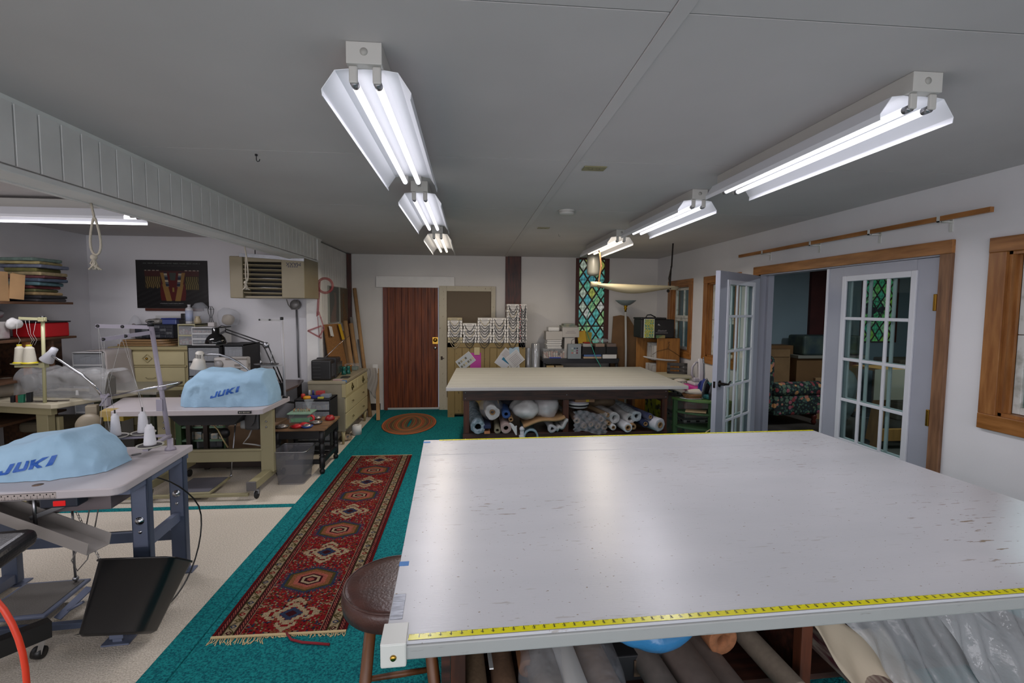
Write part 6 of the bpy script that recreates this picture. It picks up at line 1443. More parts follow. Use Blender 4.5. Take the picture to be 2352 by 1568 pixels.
for i, (c, nm) in enumerate(folds):
    h = 0.026+0.010*rr.random(); w = 0.125+0.075*rr.random(); b = B(T(-4.13+rr.uniform(-.03, .03), 5.03+rr.uniform(-.01, .01), 0, rr.uniform(-.12, .12)))
    b.box(-w, w, -0.15, 0.15, z, z+h, r=0.011, seg=3); b.jitter(0.004, 18, i); z += h+0.001
    solo('folded_fabric', '%s cloth, %s of the folded stack on the top shelf' % (nm, ['bottom', 'second from the bottom', 'third from the bottom', 'fourth from the bottom', 'fifth from the bottom', 'sixth from the bottom', 'middle', 'sixth from the top', 'fifth from the top', 'fourth from the top', 'third from the top', 'second from the top', 'topmost'][i]), 'folded cloth', b, mat('cloth '+nm, c, 0.9, var=0.25, scale=22), 'folded fabrics on the top shelf')
t = thing('cardboard_box', 'large brown cardboard box marked 8 on the top shelf at the left', 'box', (-4.2, 4.45, 1.646))
b = B(); b.box(-4.42, -3.99, 4.10, 4.62, 1.646, 1.90, r=0.003); put(b, 'box_body', M_card, t)
b = B(); b.bar((-3.985, 4.62, 1.78), (-3.95, 4.72, 1.77), 0.006, 0.22); b.bar((-4.0, 4.66, 1.80), (-4.02, 4.80, 1.78), 0.005, 0.2); put(b, 'flap', M_card, t)
b = lettering('8', 0.05, faceto((-3.9885, 4.42, 1.83), (1, 0, 0)), 0.0003); put(b, 'marker_number', M_blackmat, t)
bag('plastic_bag', 'clear bag with white and pink contents hanging over the top shelf edge', 'plastic bag', (-4.02, 4.10, 1.72), (0.12, 0.28, 0.08), mat('pinkish bagged cloth', '#9f918c', 0.3, var=0.3, scale=12, bump=0.5, bscale=30), 3, 0.03, 8, flat=1.646)
b = B(); b.box(-3.945, -3.94, 4.28, 4.36, 1.58, 1.67); solo('paper_tag', 'yellowish paper tag hanging over the top shelf edge', 'tag', b, mat('pale yellow card', '#a39c70', 0.7))
b = B(); b.box(-4.40, -4.0, 4.30, 4.62, 1.32, 1.47, r=0.012); solo('storage_tub', 'clear pink-toned tub of cloth on the middle shelf', 'tub', b, mat('pinkish tub', '#8f7f81', 0.4, col2='#9c9794', scale=5, thresh=(0.45, 0.55)))
bag('plastic_bag', 'crinkled clear bag piled on the pink-toned tub', 'plastic bag', (-4.18, 4.5, 1.53), (0.16, 0.2, 0.07), mat('greyish bag', '#8a888b', 0.3, var=0.3, scale=10, bump=0.5, bscale=26), 5, 0.03, 9, flat=1.47)
bag('yarn_hank', 'white coiled hank hanging over the front of the middle shelf', 'yarn', (-3.97, 4.62, 1.45), (0.03, 0.07, 0.05), M_white, 7, 0.015, 16)
t = thing('toolbox', 'bright red fabric box with dark lid at the end of the middle shelf', 'box', (-4.1, 5.0, 1.311))
b = B(); b.box(-4.25, -3.96, 4.92, 5.20, 1.311, 1.45, r=0.012); put(b, 'box_body', mat('bright red nylon', '#a5121a', 0.5), t)
b = B(); b.box(-4.26, -3.95, 4.91, 5.21, 1.45, 1.462, r=0.004); b.tube([(-4.1, 4.98, 1.46), (-4.1, 5.02, 1.478), (-4.1, 5.10, 1.478), (-4.1, 5.14, 1.46)], 0.006, 6); put(b, 'lid', M_blackmat, t)
b = B()
for i in range(10):
    for j in range(7): 
        if (i+j) % 2 == 0: b.box(-3.975, -3.965, 3.98+i*0.025, 4.0+i*0.025, 1.33+j*0.04, 1.355+j*0.04)
b.box(-4.40, -3.98, 3.96, 4.24, 1.312, 1.62, r=0.004); solo('lattice_crate', 'black latticed crate on the middle shelf at the left edge', 'crate', b, M_blackmat)
b = B(); b.lathe([(0.0, 0.957), (0.12, 0.957), (0.125, 0.97), (0.125, 1.13), (0.12, 1.15), (0.03, 1.155), (0.0, 1.155)], (-4.1, 4.35, 0), 28); solo('yarn_spool', 'big navy spool on the lower shelf at the left edge', 'spool', b, mat('navy yarn', '#1f2430', 0.9, bump=0.4, bscale=150))
b = B(); b.box(-4.445, -4.43, 4.8, 5.7, 0.6, 1.29); solo('plank_panel', 'brown wooden back panel leaning behind the shelf end', 'panel', b, M_shelf)
# pull ropes under the beam
def rope(label, x, y, z0, drop, w):
    t = thing('pull_rope', label, 'rope', (x, y, z0-drop-0.08))
    b = B(); zt = z0; zb = z0-drop
    L_ = [(x, y, zt), (x+0.005, y, zt-drop*0.25)]
    R_ = []
    n = 24; pts = []
    b.tube([(x, y, zt), (x+0.012, y, zt-drop*0.28)], 0.0055, 6)
    for i in range(n+1):
        a = i/n*2*PI; u = (1-math.cos(a))/2
        px = x+0.012-w*math.sin(a)*(0.35+0.65*u)**1; pz = zt-drop*0.28-(drop*0.72)*u
        pts.append((px, y, pz))
    b.tube(pts, 0.0055, 6); put(b, 'rope_loop', mat('cotton rope', '#a79f90', 0.9, bump=0.4, bscale=120), t)
    b = B(); b.ball((x, y, zb-0.012), (0.016, 0.014, 0.016), 10)
    rr = random.Random(3)
    for k in range(12): b.tube([(x, y, zb-0.015), (x+rr.uniform(-.02, .015), y+rr.uniform(-.012, .012), zb-0.045), (x+rr.uniform(-.03, .035), y+rr.uniform(-.015, .015), zb-0.075)], 0.004, 5)
    put(b, 'knot', MATS['cotton rope'], t)
rope('white cotton rope loop hanging from the beam, nearer one', -1.915, 2.69, 2.135, 0.26, 0.034)
rope('white cotton rope loop hanging in front of the heater', -1.93, 4.42, 2.135, 0.30, 0.014)
b = B(); b.tube([(-1.14, 2.78, 2.43), (-1.14, 2.78, 2.40), (-1.135, 2.78, 2.392), (-1.125, 2.78, 2.395), (-1.122, 2.78, 2.405)], 0.0022, 6); b.lathe([(0.0, 2.422), (0.007, 2.422), (0.007, 2.43), (0.0, 2.43)], (-1.14, 2.78, 0), 10)
solo('ceiling_hook', 'small dark hook screwed into the ceiling left of the near fixtures', 'hook', b, M_blackmat)
# ------------------------------------------------------------------ between the bay and the plank door
# small black stool-table with pin cushions
M_blk = mat('black turned wood', '#151416', 0.45)
t = thing('low_table', 'small black table with turned legs and worn tan top, right of the sewing table', 'table', (-1.63, 5.02, 0))
b = B(); b.box(-1.875, -1.385, 4.74, 5.30, 0.43, 0.452, r=0.004); put(b, 'tabletop', mat('worn tan top', '#8d6947', 0.6, col2='#5e4630', scale=5, stretch=(1, 5, 1)), t)
b = B(); b.box(-1.86, -1.40, 4.755, 4.785, 0.35, 0.43, r=0.004); b.box(-1.86, -1.40, 5.255, 5.285, 0.35, 0.43, r=0.004); b.box(-1.86, -1.83, 4.785, 5.255, 0.35, 0.43); b.box(-1.43, -1.40, 4.785, 5.255, 0.35, 0.43); put(b, 'apron', M_blk, t)
lp = [(0.0, 0.0), (0.018, 0.0), (0.026, 0.02), (0.026, 0.035), (0.016, 0.05), (0.026, 0.065), (0.028, 0.16), (0.018, 0.17), (0.03, 0.18), (0.018, 0.19), (0.026, 0.21), (0.027, 0.29), (0.019, 0.30), (0.03, 0.315), (0.03, 0.43)]
for x in (-1.835, -1.425):
    for y in (4.78, 5.26): b = B(); b.lathe(lp, (x, y, 0), 16); put(b, 'leg', M_blk, t)
for p, q in (((-1.835, 4.78, 0.12), (-1.425, 4.78, 0.12)), ((-1.835, 5.26, 0.12), (-1.425, 5.26, 0.12)), ((-1.425, 4.78, 0.12), (-1.425, 5.26, 0.12)), ((-1.835, 4.78, 0.12), (-1.835, 5.26, 0.12))):
    b = B(); b.bar(p, q, 0.03, 0.04); put(b, 'stretcher', M_blk, t)
t = thing('plastic_box', 'lidded clear box filled with bright green on the low black table', 'box', (-1.68, 5.1, 0.453))
b = B(); b.box(-1.80, -1.60, 4.98, 5.16, 0.454, 0.54, r=0.008); put(b, 'box_body', M_clearbox, t)
b = B(); b.box(-1.79, -1.61, 4.99, 5.15, 0.457, 0.505, r=0.01); put(b, 'green_contents', mat('bright green', '#2f8a3e', 0.6, var=0.3, scale=40), t)
b = B(); b.box(-1.815, -1.585, 4.965, 5.175, 0.54, 0.556, r=0.006); put(b, 'lid', mat('frosted green lid', '#7f9f88', 0.4), t)
b = B(); rr = random.Random(2)
for k in range(10): x = -1.78+k*0.018; b.tube([(x, 5.05, 0.558), (x+rr.uniform(-.01, .01), 5.05+rr.uniform(-.03, .03), 0.585)], 0.004, 5)
o = solo('clothes_pegs', 'loose wooden pegs piled on the lid of the green box', 'pegs', b, mat('peg wood', '#9c7656', 0.6)); o['kind'] = 'stuff'
def pincush(label, x, y, r, m1, z=0.4525):
    t = thing('pin_dish', label, 'pin dish', (x, y, z), 0, 'pin dishes on the low table')
    b = B(); b.lathe([(0.0, z), (r*0.7, z), (r, z+0.016), (r*0.98, z+0.02), (r*0.6, z+0.012), (0.0, z+0.012)], (x, y, 0), 24); put(b, 'dish', m1, t)
    b = B(); b.lathe([(0.0, z+0.013), (r*0.75, z+0.013), (r*0.7, z+0.024), (r*0.35, z+0.034), (0.0, z+0.036)], (x, y, 0), 20); put(b, 'filling', mat('pins silver', '#b1a9a3', 0.2, metal=0.6, var=0.5, scale=80) if m1 is not M_redp else MATS['red felt'], t)
M_redp = mat('red plastic dish', '#b21d22', 0.25); mat('red felt', '#c02a30', 0.35)
pincush('silver dish of pins at the left front of the low table', -1.80, 4.80, 0.062, M_steel)
pincush('red magnetic pin dish in front, centre of the low table', -1.66, 4.80, 0.06, M_redp)
pincush('red pin dish on the blue base at the front of the low table', -1.565, 4.80, 0.055, mat('blue base', '#2b4f9c', 0.4))
pincush('bright red pin dish behind the two front ones', -1.62, 4.87, 0.055, M_redp)
pincush('silver dish of pins behind on the right of the low table', -1.53, 4.95, 0.065, M_steel)
pincush('farther silver dish at the back of the low table', -1.58, 5.16, 0.05, M_steel)
b = B(); b.lathe([(0.02, -0.012), (0.038, -0.012), (0.038, 0.012), (0.02, 0.012), (0.02, -0.012)], (-1.60, 5.02, 0.492), 22, 'y'); solo('tape_roll', 'round red ring standing on the low table behind the red dishes', 'tape roll', b, MATS['red felt'])
b = B(); b.lathe([(0.0, 0.453), (0.045, 0.453), (0.05, 0.47), (0.03, 0.50), (0.0, 0.505)], (-1.44, 5.12, 0), 20); solo('pin_cushion', 'dark red cushion at the right rear corner of the low table', 'pin cushion', b, mat('deep red cloth', '#8f161c', 0.4))
b = B(); b.lathe([(0.01, 0.556), (0.02, 0.60), (0.045, 0.66), (0.048, 0.668)], (-1.64, 5.10, 0), 20); solo('plastic_cone', 'upright clear plastic cup cone on the green box', 'cup', b, M_clearbox)
# waste basket
t = thing('waste_basket', 'grey mesh waste basket with chrome rim on the beige carpet', 'basket', (-1.62, 4.62, 0))
def mesh_mat():
    m = bpy.data.materials.new('grey wire mesh'); m.use_nodes = True; nt = m.node_tree; P = nt.nodes['Principled BSDF']; out = nt.nodes['Material Output']
    P.inputs['Base Color'].default_value = (0.20, 0.20, 0.22, 1); P.inputs['Metallic'].default_value = 0.4; P.inputs['Roughness'].default_value = 0.5
    mx = nt.nodes.new('ShaderNodeMixShader'); tr = nt.nodes.new('ShaderNodeBsdfTransparent'); mx.inputs[0].default_value = 0.52
    nt.links.new(tr.outputs[0], mx.inputs[1]); nt.links.new(P.outputs[0], mx.inputs[2]); nt.links.new(mx.outputs[0], out.inputs[0]); return m
b = B(T(-1.625, 4.62, 0))
def rr4(w, d, r): 
    p = []
    for cx_, cy_, a0 in ((w-r, d-r, 0), (-w+r, d-r, PI/2), (-w+r, -d+r, PI), (w-r, -d+r, 3*PI/2)):
        p += [(cx_+r*math.cos(a0+k*PI/8), cy_+r*math.sin(a0+k*PI/8)) for k in range(5)]
    return p
loft(b, [(0.004, rr4(0.115, 0.12, 0.03)), (0.15, rr4(0.13, 0.135, 0.03)), (0.305, rr4(0.15, 0.15, 0.03))], (False, False), True); put(b, 'mesh_wall', mesh_mat(), t)
b = B(T(-1.625, 4.62, 0)); b.tube([(x, y, 0.307) for x, y in rr4(0.15, 0.15, 0.03)], 0.006, 6, closed=True); put(b, 'rim', M_steel, t)
b = B(T(-1.625, 4.62, 0)); b.prism(rr4(0.117, 0.122, 0.03), 0.001, 0.012); put(b, 'bottom', M_galv, t)
# black drawer cart behind the low table
tower('drawer_cart', 'black-framed plastic drawer cart behind the low black table', -1.90, -1.52, 5.42, 5.72, 0.02, 0.61, 5, M_blackmat, M_drawer_clear, contents=[MC[0]], cols=1)
for (x, y, r, h, c, lab) in ((-1.83, 5.50, 0.022, 0.05, '#b03026', 'red capped jar at the left on the black drawer cart'), (-1.775, 5.46, 0.04, 0.03, '#cf8f16', 'orange-yellow round tin on the black drawer cart'), (-1.80, 5.62, 0.012, 0.07, '#b5b3b8', 'little white-capped bottle on the black drawer cart'), (-1.765, 5.64, 0.012, 0.065, '#3a3f7a', 'little indigo bottle on the black drawer cart')):
    b = B(); b.lathe([(0.0, 0.611), (r, 0.611), (r, 0.611+h*0.8), (r*0.7, 0.611+h), (0.0, 0.611+h)], (x, y, 0), 18); solo('small_jar', lab, 'jar', b, mat('jar '+c, c, 0.4))
for (x, y, w, d, h, c, lab) in ((-1.68, 5.62, 0.045, 0.03, 0.06, '#a53a3c', 'red and white carton on the black drawer cart'), (-1.70, 5.50, 0.06, 0.03, 0.03, '#2b2d6e', 'indigo tape box on the black drawer cart'), (-1.60, 5.55, 0.05, 0.05, 0.035, '#77808c', 'grey-blue tin at the right of the black drawer cart'), (-1.63, 5.46, 0.03, 0.02, 0.02, '#b0a63a', 'tiny yellow box at the front of the black drawer cart')):
    b = B(); b.box(x-w, x+w, y-d, y+d, 0.611, 0.611+h, r=0.004); solo('small_box', lab, 'box', b, mat('box '+c, c, 0.5))
# long dresser seen at an angle
t = thing('long_dresser', 'long greyed cream dresser with brass pulls along the white board wall', 'dresser', (-1.66, 6.4, 0))
DX0, DX1, DY0, DY1 = -1.868, -1.455, 5.78, 7.02
b = B(); b.box(DX0, DX1, DY0, DY1, 0.16, 0.72, r=0.003); put(b, 'body', mat('greyed cream side', '#8d8570', 0.5, var=0.08, scale=6), t)
b = B(); b.box(DX0, DX1+0.012, DY0-0.012, DY1+0.01, 0.72, 0.755, r=0.006); put(b, 'top', mat('greyed cream top', '#958c75', 0.35, var=0.05, scale=6), t)
M_br2 = mat('antique brass', '#5b5132', 0.4, metal=0.7)
def drawer_x(y0, y1, z0, z1, kind):
    b = B(); b.box(DX1-0.005, DX1+0.012, y0, y1, z0, z1, r=0.004); d_ = put(b, 'drawer', M_ivory, t)
    n = 1 if y1-y0 < 0.7 else 2
    for k in range(n):
        yc = (y0+y1)/2 if n == 1 else y0+(y1-y0)*(0.25+0.5*k); zc = (z0+z1)/2
        b = B(); x = DX1+0.012
        if kind == 'diamond':
            for (a0, a1), (b0, b1) in (((-0.035, 0), (0, 0.045)), ((0, 0.045), (0.035, 0)), ((0.035, 0), (0, -0.045)), ((0, -0.045), (-0.035, 0))): b.bar((x+0.004, yc+a0, zc+a1), (x+0.004, yc+b0, zc+b1), 0.008, 0.008)
            b.tube([(x, yc, zc+0.02), (x+0.02, yc-0.01, zc+0.01), (x+0.02, yc+0.01, zc-0.01), (x, yc, zc-0.02)], 0.005, 6)
        else:
            b.tube([(x, yc-0.03, zc+0.006), (x+0.014, yc-0.028, zc+0.004), (x+0.016, yc-0.01, zc-0.004), (x+0.016, yc+0.01, zc+0.002), (x+0.014, yc+0.028, zc+0.0), (x, yc+0.03, zc+0.008)], 0.0035, 6)
        put(b, 'drawer_pull', M_br2, d_)
drawer_x(DY0+0.03, 6.39, 0.575, 0.71, 'diamond'); drawer_x(6.41, DY1-0.03, 0.575, 0.71, 'diamond')
for z0, z1 in ((0.375, 0.555), (0.185, 0.365)): drawer_x(DY0+0.03, DY1-0.03, z0, z1, 'pull')
b = B(); b.box(DX1-0.002, DX1+0.014, DY0, DY1, 0.558, 0.572, r=0.002); b.box(DX1-0.03, DX1+0.016, DY0-0.008, DY0+0.02, 0.565, 0.72, r=0.003); put(b, 'moulding', M_dcream, t)
for x in (DX0+0.03, DX1-0.03):
    for y in (DY0+0.03, DY1-0.03): b = B(); b.lathe([(0.0, 0.0), (0.012, 0.0), (0.026, 0.165), (0.0, 0.165)], (x, y, 0), 12); put(b, 'leg', M_dcream, t)
# on the dresser
t = thing('boombox', 'black portable radio with raised antenna on the long dresser', 'radio', (-1.68, 6.0, 0.756))
b = B(); b.box(-1.85, -1.62, 5.84, 6.20, 0.757, 0.995, r=0.02, seg=3); b.box(-1.83, -1.60, 5.99, 6.05, 0.765, 1.01, r=0.01); b.box(-1.845, -1.65, 6.0, 6.4, 0.76, 0.985, r=0.02, seg=3); put(b, 'case', mat('charcoal radio plastic', '#1f1e1f', 0.4), t)
b = B()
for k in range(5): b.box(-1.83, -1.74, 5.836, 5.842, 0.79+k*0.04, 0.793+k*0.04)
for k in range(6): b.box(-1.66, -1.612, 5.87+k*0.05, 5.875+k*0.05, 0.80, 0.95)
put(b, 'grooves', mat('grey groove', '#4a494a', 0.5), t)
b = B(); b.tube([(-1.74, 6.0, 1.0), (-1.60, 6.15, 1.165), (-1.50, 6.25, 1.26)], 0.0025, 6); put(b, 'antenna', M_chrome, t)
b = B(); b.box(-1.615, -1.608, 6.03, 6.30, 0.80, 0.94, r=0.003); put(b, 'tape_deck', mat('dark greenish window', '#24302e', 0.2), t)
M_tealg = mat('teal ceramic', '#1b5a52', 0.2)
for i, (x, y) in enumerate(((-1.60, 6.34), (-1.565, 6.42))):
    b = B(); b.lathe([(0.0, 0.756), (0.03, 0.756), (0.028, 0.79), (0.018, 0.82), (0.028, 0.835), (0.02, 0.86), (0.0, 0.862)], (x, y, 0), 18); solo('ceramic_figure', ('left', 'right')[i]+' one of the two teal glazed figures beside the radio', 'figure', b, M_tealg)
for i, (x, y, r, h, c, lab) in enumerate(((-1.60, 6.62, 0.032, 0.09, '#8a5a24', 'amber jar with black base behind the teal figures'), (-1.70, 6.70, 0.03, 0.06, '#2a2420', 'dark jar behind the amber jar on the long dresser'))):
    b = B(); b.lathe([(0.0, 0.756), (r, 0.756), (r, 0.756+h*0.8), (r*1.1, 0.756+h*0.82), (r*1.1, 0.756+h), (0.0, 0.756+h)], (x, y, 0), 18); solo('small_jar', lab, 'jar', b, mat('jar '+c, c, 0.3))
t = thing('plastic_box', 'clear plastic box with green contents at the far end of the long dresser', 'box', (-1.6, 6.85, 0.756))
b = B(); b.box(-1.70, -1.53, 6.76, 6.92, 0.757, 0.84, r=0.006); put(b, 'box_body', M_clearbox, t)
b = B(); b.box(-1.69, -1.54, 6.77, 6.91, 0.759, 0.80, r=0.006); put(b, 'contents', mat('sage contents', '#506a5a', 0.6, var=0.3, scale=30), t)
b = B(); b.box(-1.60, -1.50, 5.83, 5.92, 0.756, 0.766, r=0.002); b.box(-1.64, -1.54, 6.0, 6.0, 0.756, 0.757); solo('note_pad', 'pink and teal note pad on the near end of the long dresser', 'note pad', b, mat('pink pad', '#a98f8c', 0.6, col2='#4d9990', scale=6, thresh=(0.45, 0.5)))
b = B(); b.box(-1.56, -1.47, 6.02, 6.14, 0.756, 0.768, r=0.003); solo('calculator', 'flat dark calculator near the front edge of the long dresser', 'calculator', b, mat('dark calculator', '#2e2c2b', 0.4))
b = B(); b.box(DX1-0.035, DX1+0.0135, 5.80, 5.84, 0.735, 0.7565); solo('blue_tape', 'blue tape stuck over the near corner of the long dresser', 'tape', b, M_btape)
# cork board, kraft tubes, pictures on the wall
t = thing('cork_board', 'leaning cork board with yellow papers above the radio', 'cork board', (-1.82, 6.7, 0.756))
def lean(y0, y1, z0, z1, off): 
    return Matrix(((1, 0, 0, XL+off), (0, 1, 0, 0), (0, 0, 1, 0), (0, 0, 0, 1)))
b = B(); 
def quad_panel(b, pts, th=0.012):
    A = [b.v(p) for p in pts]; n = (Vector(pts[1])-Vector(pts[0])).cross(Vector(pts[2])-Vector(pts[0])).normalized()*th
    D = [b.v(Vector(p)+n) for p in pts]; fs = [b.f(A), b.f(D[::-1])]
    for i in range(4): fs.append(b.f([A[i], A[(i+1) % 4], D[(i+1) % 4], D[i]]))
    bmesh.ops.recalc_face_normals(b.bm, faces=fs)
cb = [(-1.83, 6.52, 0.78), (-1.70, 6.98, 0.78), (-1.77, 7.0, 1.385), (-1.90+0.03, 6.55, 1.385)]
quad_panel(b, [(-1.80, 6.45, 0.758), (-1.72, 6.98, 0.758), (-1.80, 6.86, 1.39), (-1.865, 6.40, 1.39)]); put(b, 'cork', mat('cork', '#8a6035', 0.9, var=0.2, scale=60), t)
b = B(); quad_panel(b, [(-1.738, 6.82, 1.17), (-1.730, 6.92, 1.17), (-1.765, 6.86, 1.385), (-1.772, 6.76, 1.385)], 0.003); put(b, 'yellow_paper', mat('bright yellow paper', '#c39a14', 0.7), t)
for k, (y, z) in enumerate(((6.47, 1.30), (6.54, 1.29))): b = B(); quad_panel(b, [(-1.79, y, z-0.06), (-1.785, y+0.05, z-0.06), (-1.81, y+0.05, z+0.07), (-1.815, y, z+0.07)], 0.003); put(b, 'pinned_note', M_white, t)
G2 = 'brown tubes leaning in the corner'
for i, (p0, p1, r, m, lab) in enumerate((((-1.46, 7.25, 0.01), (-1.755, 7.66, 1.90), 0.028, M_kraft, 'tallest brown tube, reaching high beside the corner post'),
        ((-1.60, 7.12, 0.012), (-1.83, 7.36, 1.41), 0.035, M_kraft, 'thick brown tube leaning left of the others, above the dresser'),
        ((-1.53, 7.20, 0.012), (-1.77, 7.46, 1.37), 0.032, M_kraft, 'thick brown tube leaning right beside its twin'),
        ((-1.57, 7.30, 0.012), (-1.80, 7.60, 1.46), 0.024, mat('grey tube', '#7a7672', 0.6), 'grey tube leaning between the brown ones'),
        ((-1.64, 7.16, 0.012), (-1.845, 7.27, 1.27), 0.022, mat('dull kraft', '#6f563b', 0.8), 'dull brown tube half hidden by the cork board'),
        ((-1.50, 7.42, 0.012), (-1.70, 7.66, 1.12), 0.022, mat('white tube', '#8e8f94', 0.5), 'pale grey-white tube right of the brown ones'))):
    b = B(); b.tube([p0, p1], r, 18); solo('kraft_tube', lab, 'tube', b, m, G2)
def artpic(seed, c1, c2, c3):
    rng = np.random.RandomState(seed)
    def fn(U, V):
        c = np.zeros(U.shape+(3,)); c[...] = c1
        m = (np.abs(U-0.5+0.12*np.sin(V*6+seed)) < 0.22+0.12*np.sin(V*4+seed*2)) & (V < 0.85)
        c[m] = c2; s = (np.sin(U*60+V*35)*np.sin(V*70-U*22) > 0.35) & m; c[s] = c3; return c
    return fn
for (y0, y1, z0, z1, sd_, cs, lab) in ((6.68, 7.16, 1.40, 1.90, 1, ((0.33, 0.35, 0.34), (0.42, 0.36, 0.34), (0.50, 0.44, 0.40)), 'grey narrow picture of a draped figure on the white board wall'), (7.22, 7.66, 1.38, 1.90, 4, ((0.36, 0.31, 0.24), (0.30, 0.18, 0.11), (0.62, 0.50, 0.30)), 'narrow picture in yellow and brown strokes near the corner post')):
    t = thing('wall_picture', lab, 'picture', (XL+0.01, (y0+y1)/2, z0))
    b = B(); b.box(XL+0.001, XL+0.022, y0, y1, z0, z1, r=0.002); put(b, 'picture_frame', mat('pale frame edge', '#8d8f86', 0.5), t)
    painted('canvas', faceto((XL+0.0232, (y0+y1)/2, (z0+z1)/2), (1, 0, 0)), y1-y0-0.03, z1-z0-0.02, 60, 70, artpic(sd_, *cs), mat('canvas print', (0.3, 0.3, 0.3), 0.6, attr='Col'), t)
# red drafting curves
M_redc = film_mat('clear red printed plastic', '#9a3436', 0.5, 0.3, bump=0)
for (c, r0, r1, a0, a1, lab) in (((-1.72, 6.02, 1.87), 0.07, 0.10, 0, 360, 'round clear red-printed drafting curve hanging at the wall end'),):
    b = B(); b.lathe([(r0, -0.001), (r1, -0.001), (r1, 0.001), (r0, 0.001), (r0, -0.001)], c, 40, 'y')
    b.prism([(-1.80, 1.90), (-1.77, 1.92), (-1.80, 1.52), (-1.83, 1.50)], 6.018, 6.021, ax='y'); solo('drafting_curve', lab, 'ruler', b, M_redc)
b = B()
for p, q in (((-1.80, 1.56), (-1.74, 1.36)), ((-1.74, 1.36), (-1.80, 1.26)), ((-1.80, 1.26), (-1.82, 1.56))): b.bar((p[0], 6.016, p[1]), (q[0], 6.016, q[1]), 0.002, 0.016)
solo('set_square', 'clear red-edged set square hanging under the drafting curve', 'ruler', b, M_redc)
b = B()
for p, q in (((-1.93, 1.33), (-1.77, 1.24)), ((-1.77, 1.24), (-1.77, 1.39)), ((-1.77, 1.39), (-1.93, 1.33))): b.bar((p[0], 6.01, p[1]), (q[0], 6.01, q[1]), 0.002, 0.018)
solo('set_square', 'red triangular set square with pointed tip hanging lowest at the wall end', 'ruler', b, M_redc)
b = B(); b.box(-1.815, -1.765, 6.022, 6.024, 0.80, 1.50); solo('clear_ruler', 'long clear ruler hanging upright at the wall end', 'ruler', b, M_clearbox)
# cloth and cardboard by the dresser end
b = B(); b.surf(lambda u, v: (-1.47+0.12*u+0.02*math.sin(v*5), 7.10+0.08*u+0.015*math.sin(u*11+v*3), 0.74-0.42*v*(0.6+0.5*u)), 16, 16); solo('grey_cloth', 'grey-white cloth hanging beyond the far end of the long dresser', 'cloth', b, mat('grey white cloth', '#8f8a85', 0.85), solid=0.004)
b = B(); b.box(-1.40, -1.33, 7.18, 7.19, 0.66, 0.79); solo('white_card', 'small white card above the hanging grey cloth', 'card', b, M_white)
b = B(); b.bar((-1.30, 7.0, 0.01), (-1.38, 7.40, 0.70), 0.05, 0.01); solo('wooden_lath', 'brown wooden lath leaning behind the hanging cloth', 'slat', b, M_card)
t = thing('paper_roll', 'white paper towel roll lying on the carpet edge by the dresser leg', 'paper roll', (-1.42, 6.25, 0))
b = B(); b.lathe([(0.02, 0.006), (0.06, 0.006), (0.06, 0.125), (0.02, 0.125), (0.02, 0.006)], (-1.43, 6.25, 0), 28); put(b, 'paper', M_white, t)
bag('paper_scraps', 'small heap of paper scraps under the long dresser', 'paper', (-1.50, 6.0, 0.03), (0.06, 0.09, 0.035), mat('mixed scraps', '#8e7b64', 0.8, col2='#3a4148', scale=30, thresh=(0.4, 0.5)), 3, 0.02, 20, flat=0.001)

# ------------------------------------------------------------------ end wall: yellow cupboard with sample bags
M_ylw = mat('worn ochre paint', '#77643a', 0.6, col2='#3f331d', scale=14, stretch=(2.4, 2.4, 0.8), thresh=(0.27, 0.33))
t = thing('cupboard', 'worn ochre yellow cupboard with two plank doors behind the cutting table', 'cupboard', (0.24, 7.4, 0))
CX0, CX1, CY = -0.325, 0.82, 7.16
b = B(); b.box(CX0, CX1, CY+0.012, 7.60, 0.04, 1.105, r=0.003); b.box(CX0, CX0+0.10, CY, CY+0.02, 0.0, 1.105); b.box(CX1-0.10, CX1, CY, CY+0.02, 0.0, 1.105); b.box(CX0, CX1, CY, CY+0.02, 1.04, 1.105); b.box(0.22, 0.29, CY, CY+0.02, 0.0, 1.04); put(b, 'body', M_ylw, t)
for x0, x1 in ((CX0+0.105, 0.215), (0.295, CX1-0.105)):
    b = B(); n = 4; w = (x1-x0)/n
    for i in range(n): b.box(x0+i*w+0.0015, x0+(i+1)*w-0.0015, CY-0.006, CY+0.012, 0.06, 1.03, r=0.003, seg=1)
    d_ = put(b, 'door', M_ylw, t)
def paper(name, label, x, z, w, h, rot, m, yy, fn=None, cat='paper'):
    m4 = faceto((x, yy, z), (0, -1, 0)) @ Matrix.Rotation(rot, 4, 'Z')
    b = B(m4); b.box(-w/2, w/2, -h/2, h/2, -0.001, 0.0)
    o = thing(name, label, cat, (x, yy, z-h/2)); put(b, 'sheet', m, o)
    if fn: painted('print', m4, w*0.96, h*0.96, 60, 60, fn, mat('paper print', (0.5, 0.5, 0.5), 0.7, attr='Col'), o, 0.0008)
    return o
def swatchcard(U, V):
    c = np.zeros(U.shape+(3,)); c[...] = (0.62, 0.64, 0.66)
    m = ((U*6 % 1) > 0.25) & ((np.floor(V*5) == 1) | ((np.floor(V*5) == 3) & (U < 0.7))); c[m] = np.array([0.36, 0.35, 0.30])+0.15*((np.floor(U*6) % 3)[m])[:, None]*np.array([1, .9, .7]); return c
def lines(U, V):
    c = np.zeros(U.shape+(3,)); c[...] = (0.66, 0.66, 0.67); c[((V*9 % 1) > 0.7) & (U > 0.15) & (U < 0.85) & (V < 0.85)] = (0.48, 0.45, 0.45); return c
def bluebar(U, V):
    c = np.zeros(U.shape+(3,)); c[...] = (0.66, 0.67, 0.70); c[(V > 0.5) & (V < 0.72) & (U > 0.3)] = (0.10, 0.38, 0.50); return c
paper('flyer', 'magenta flyer pinned on the left cupboard door', 0.085, 0.84, 0.16, 0.24, 0.0, mat('magenta paper', '#9a2a80', 0.6), 7.150, cat='flyer')
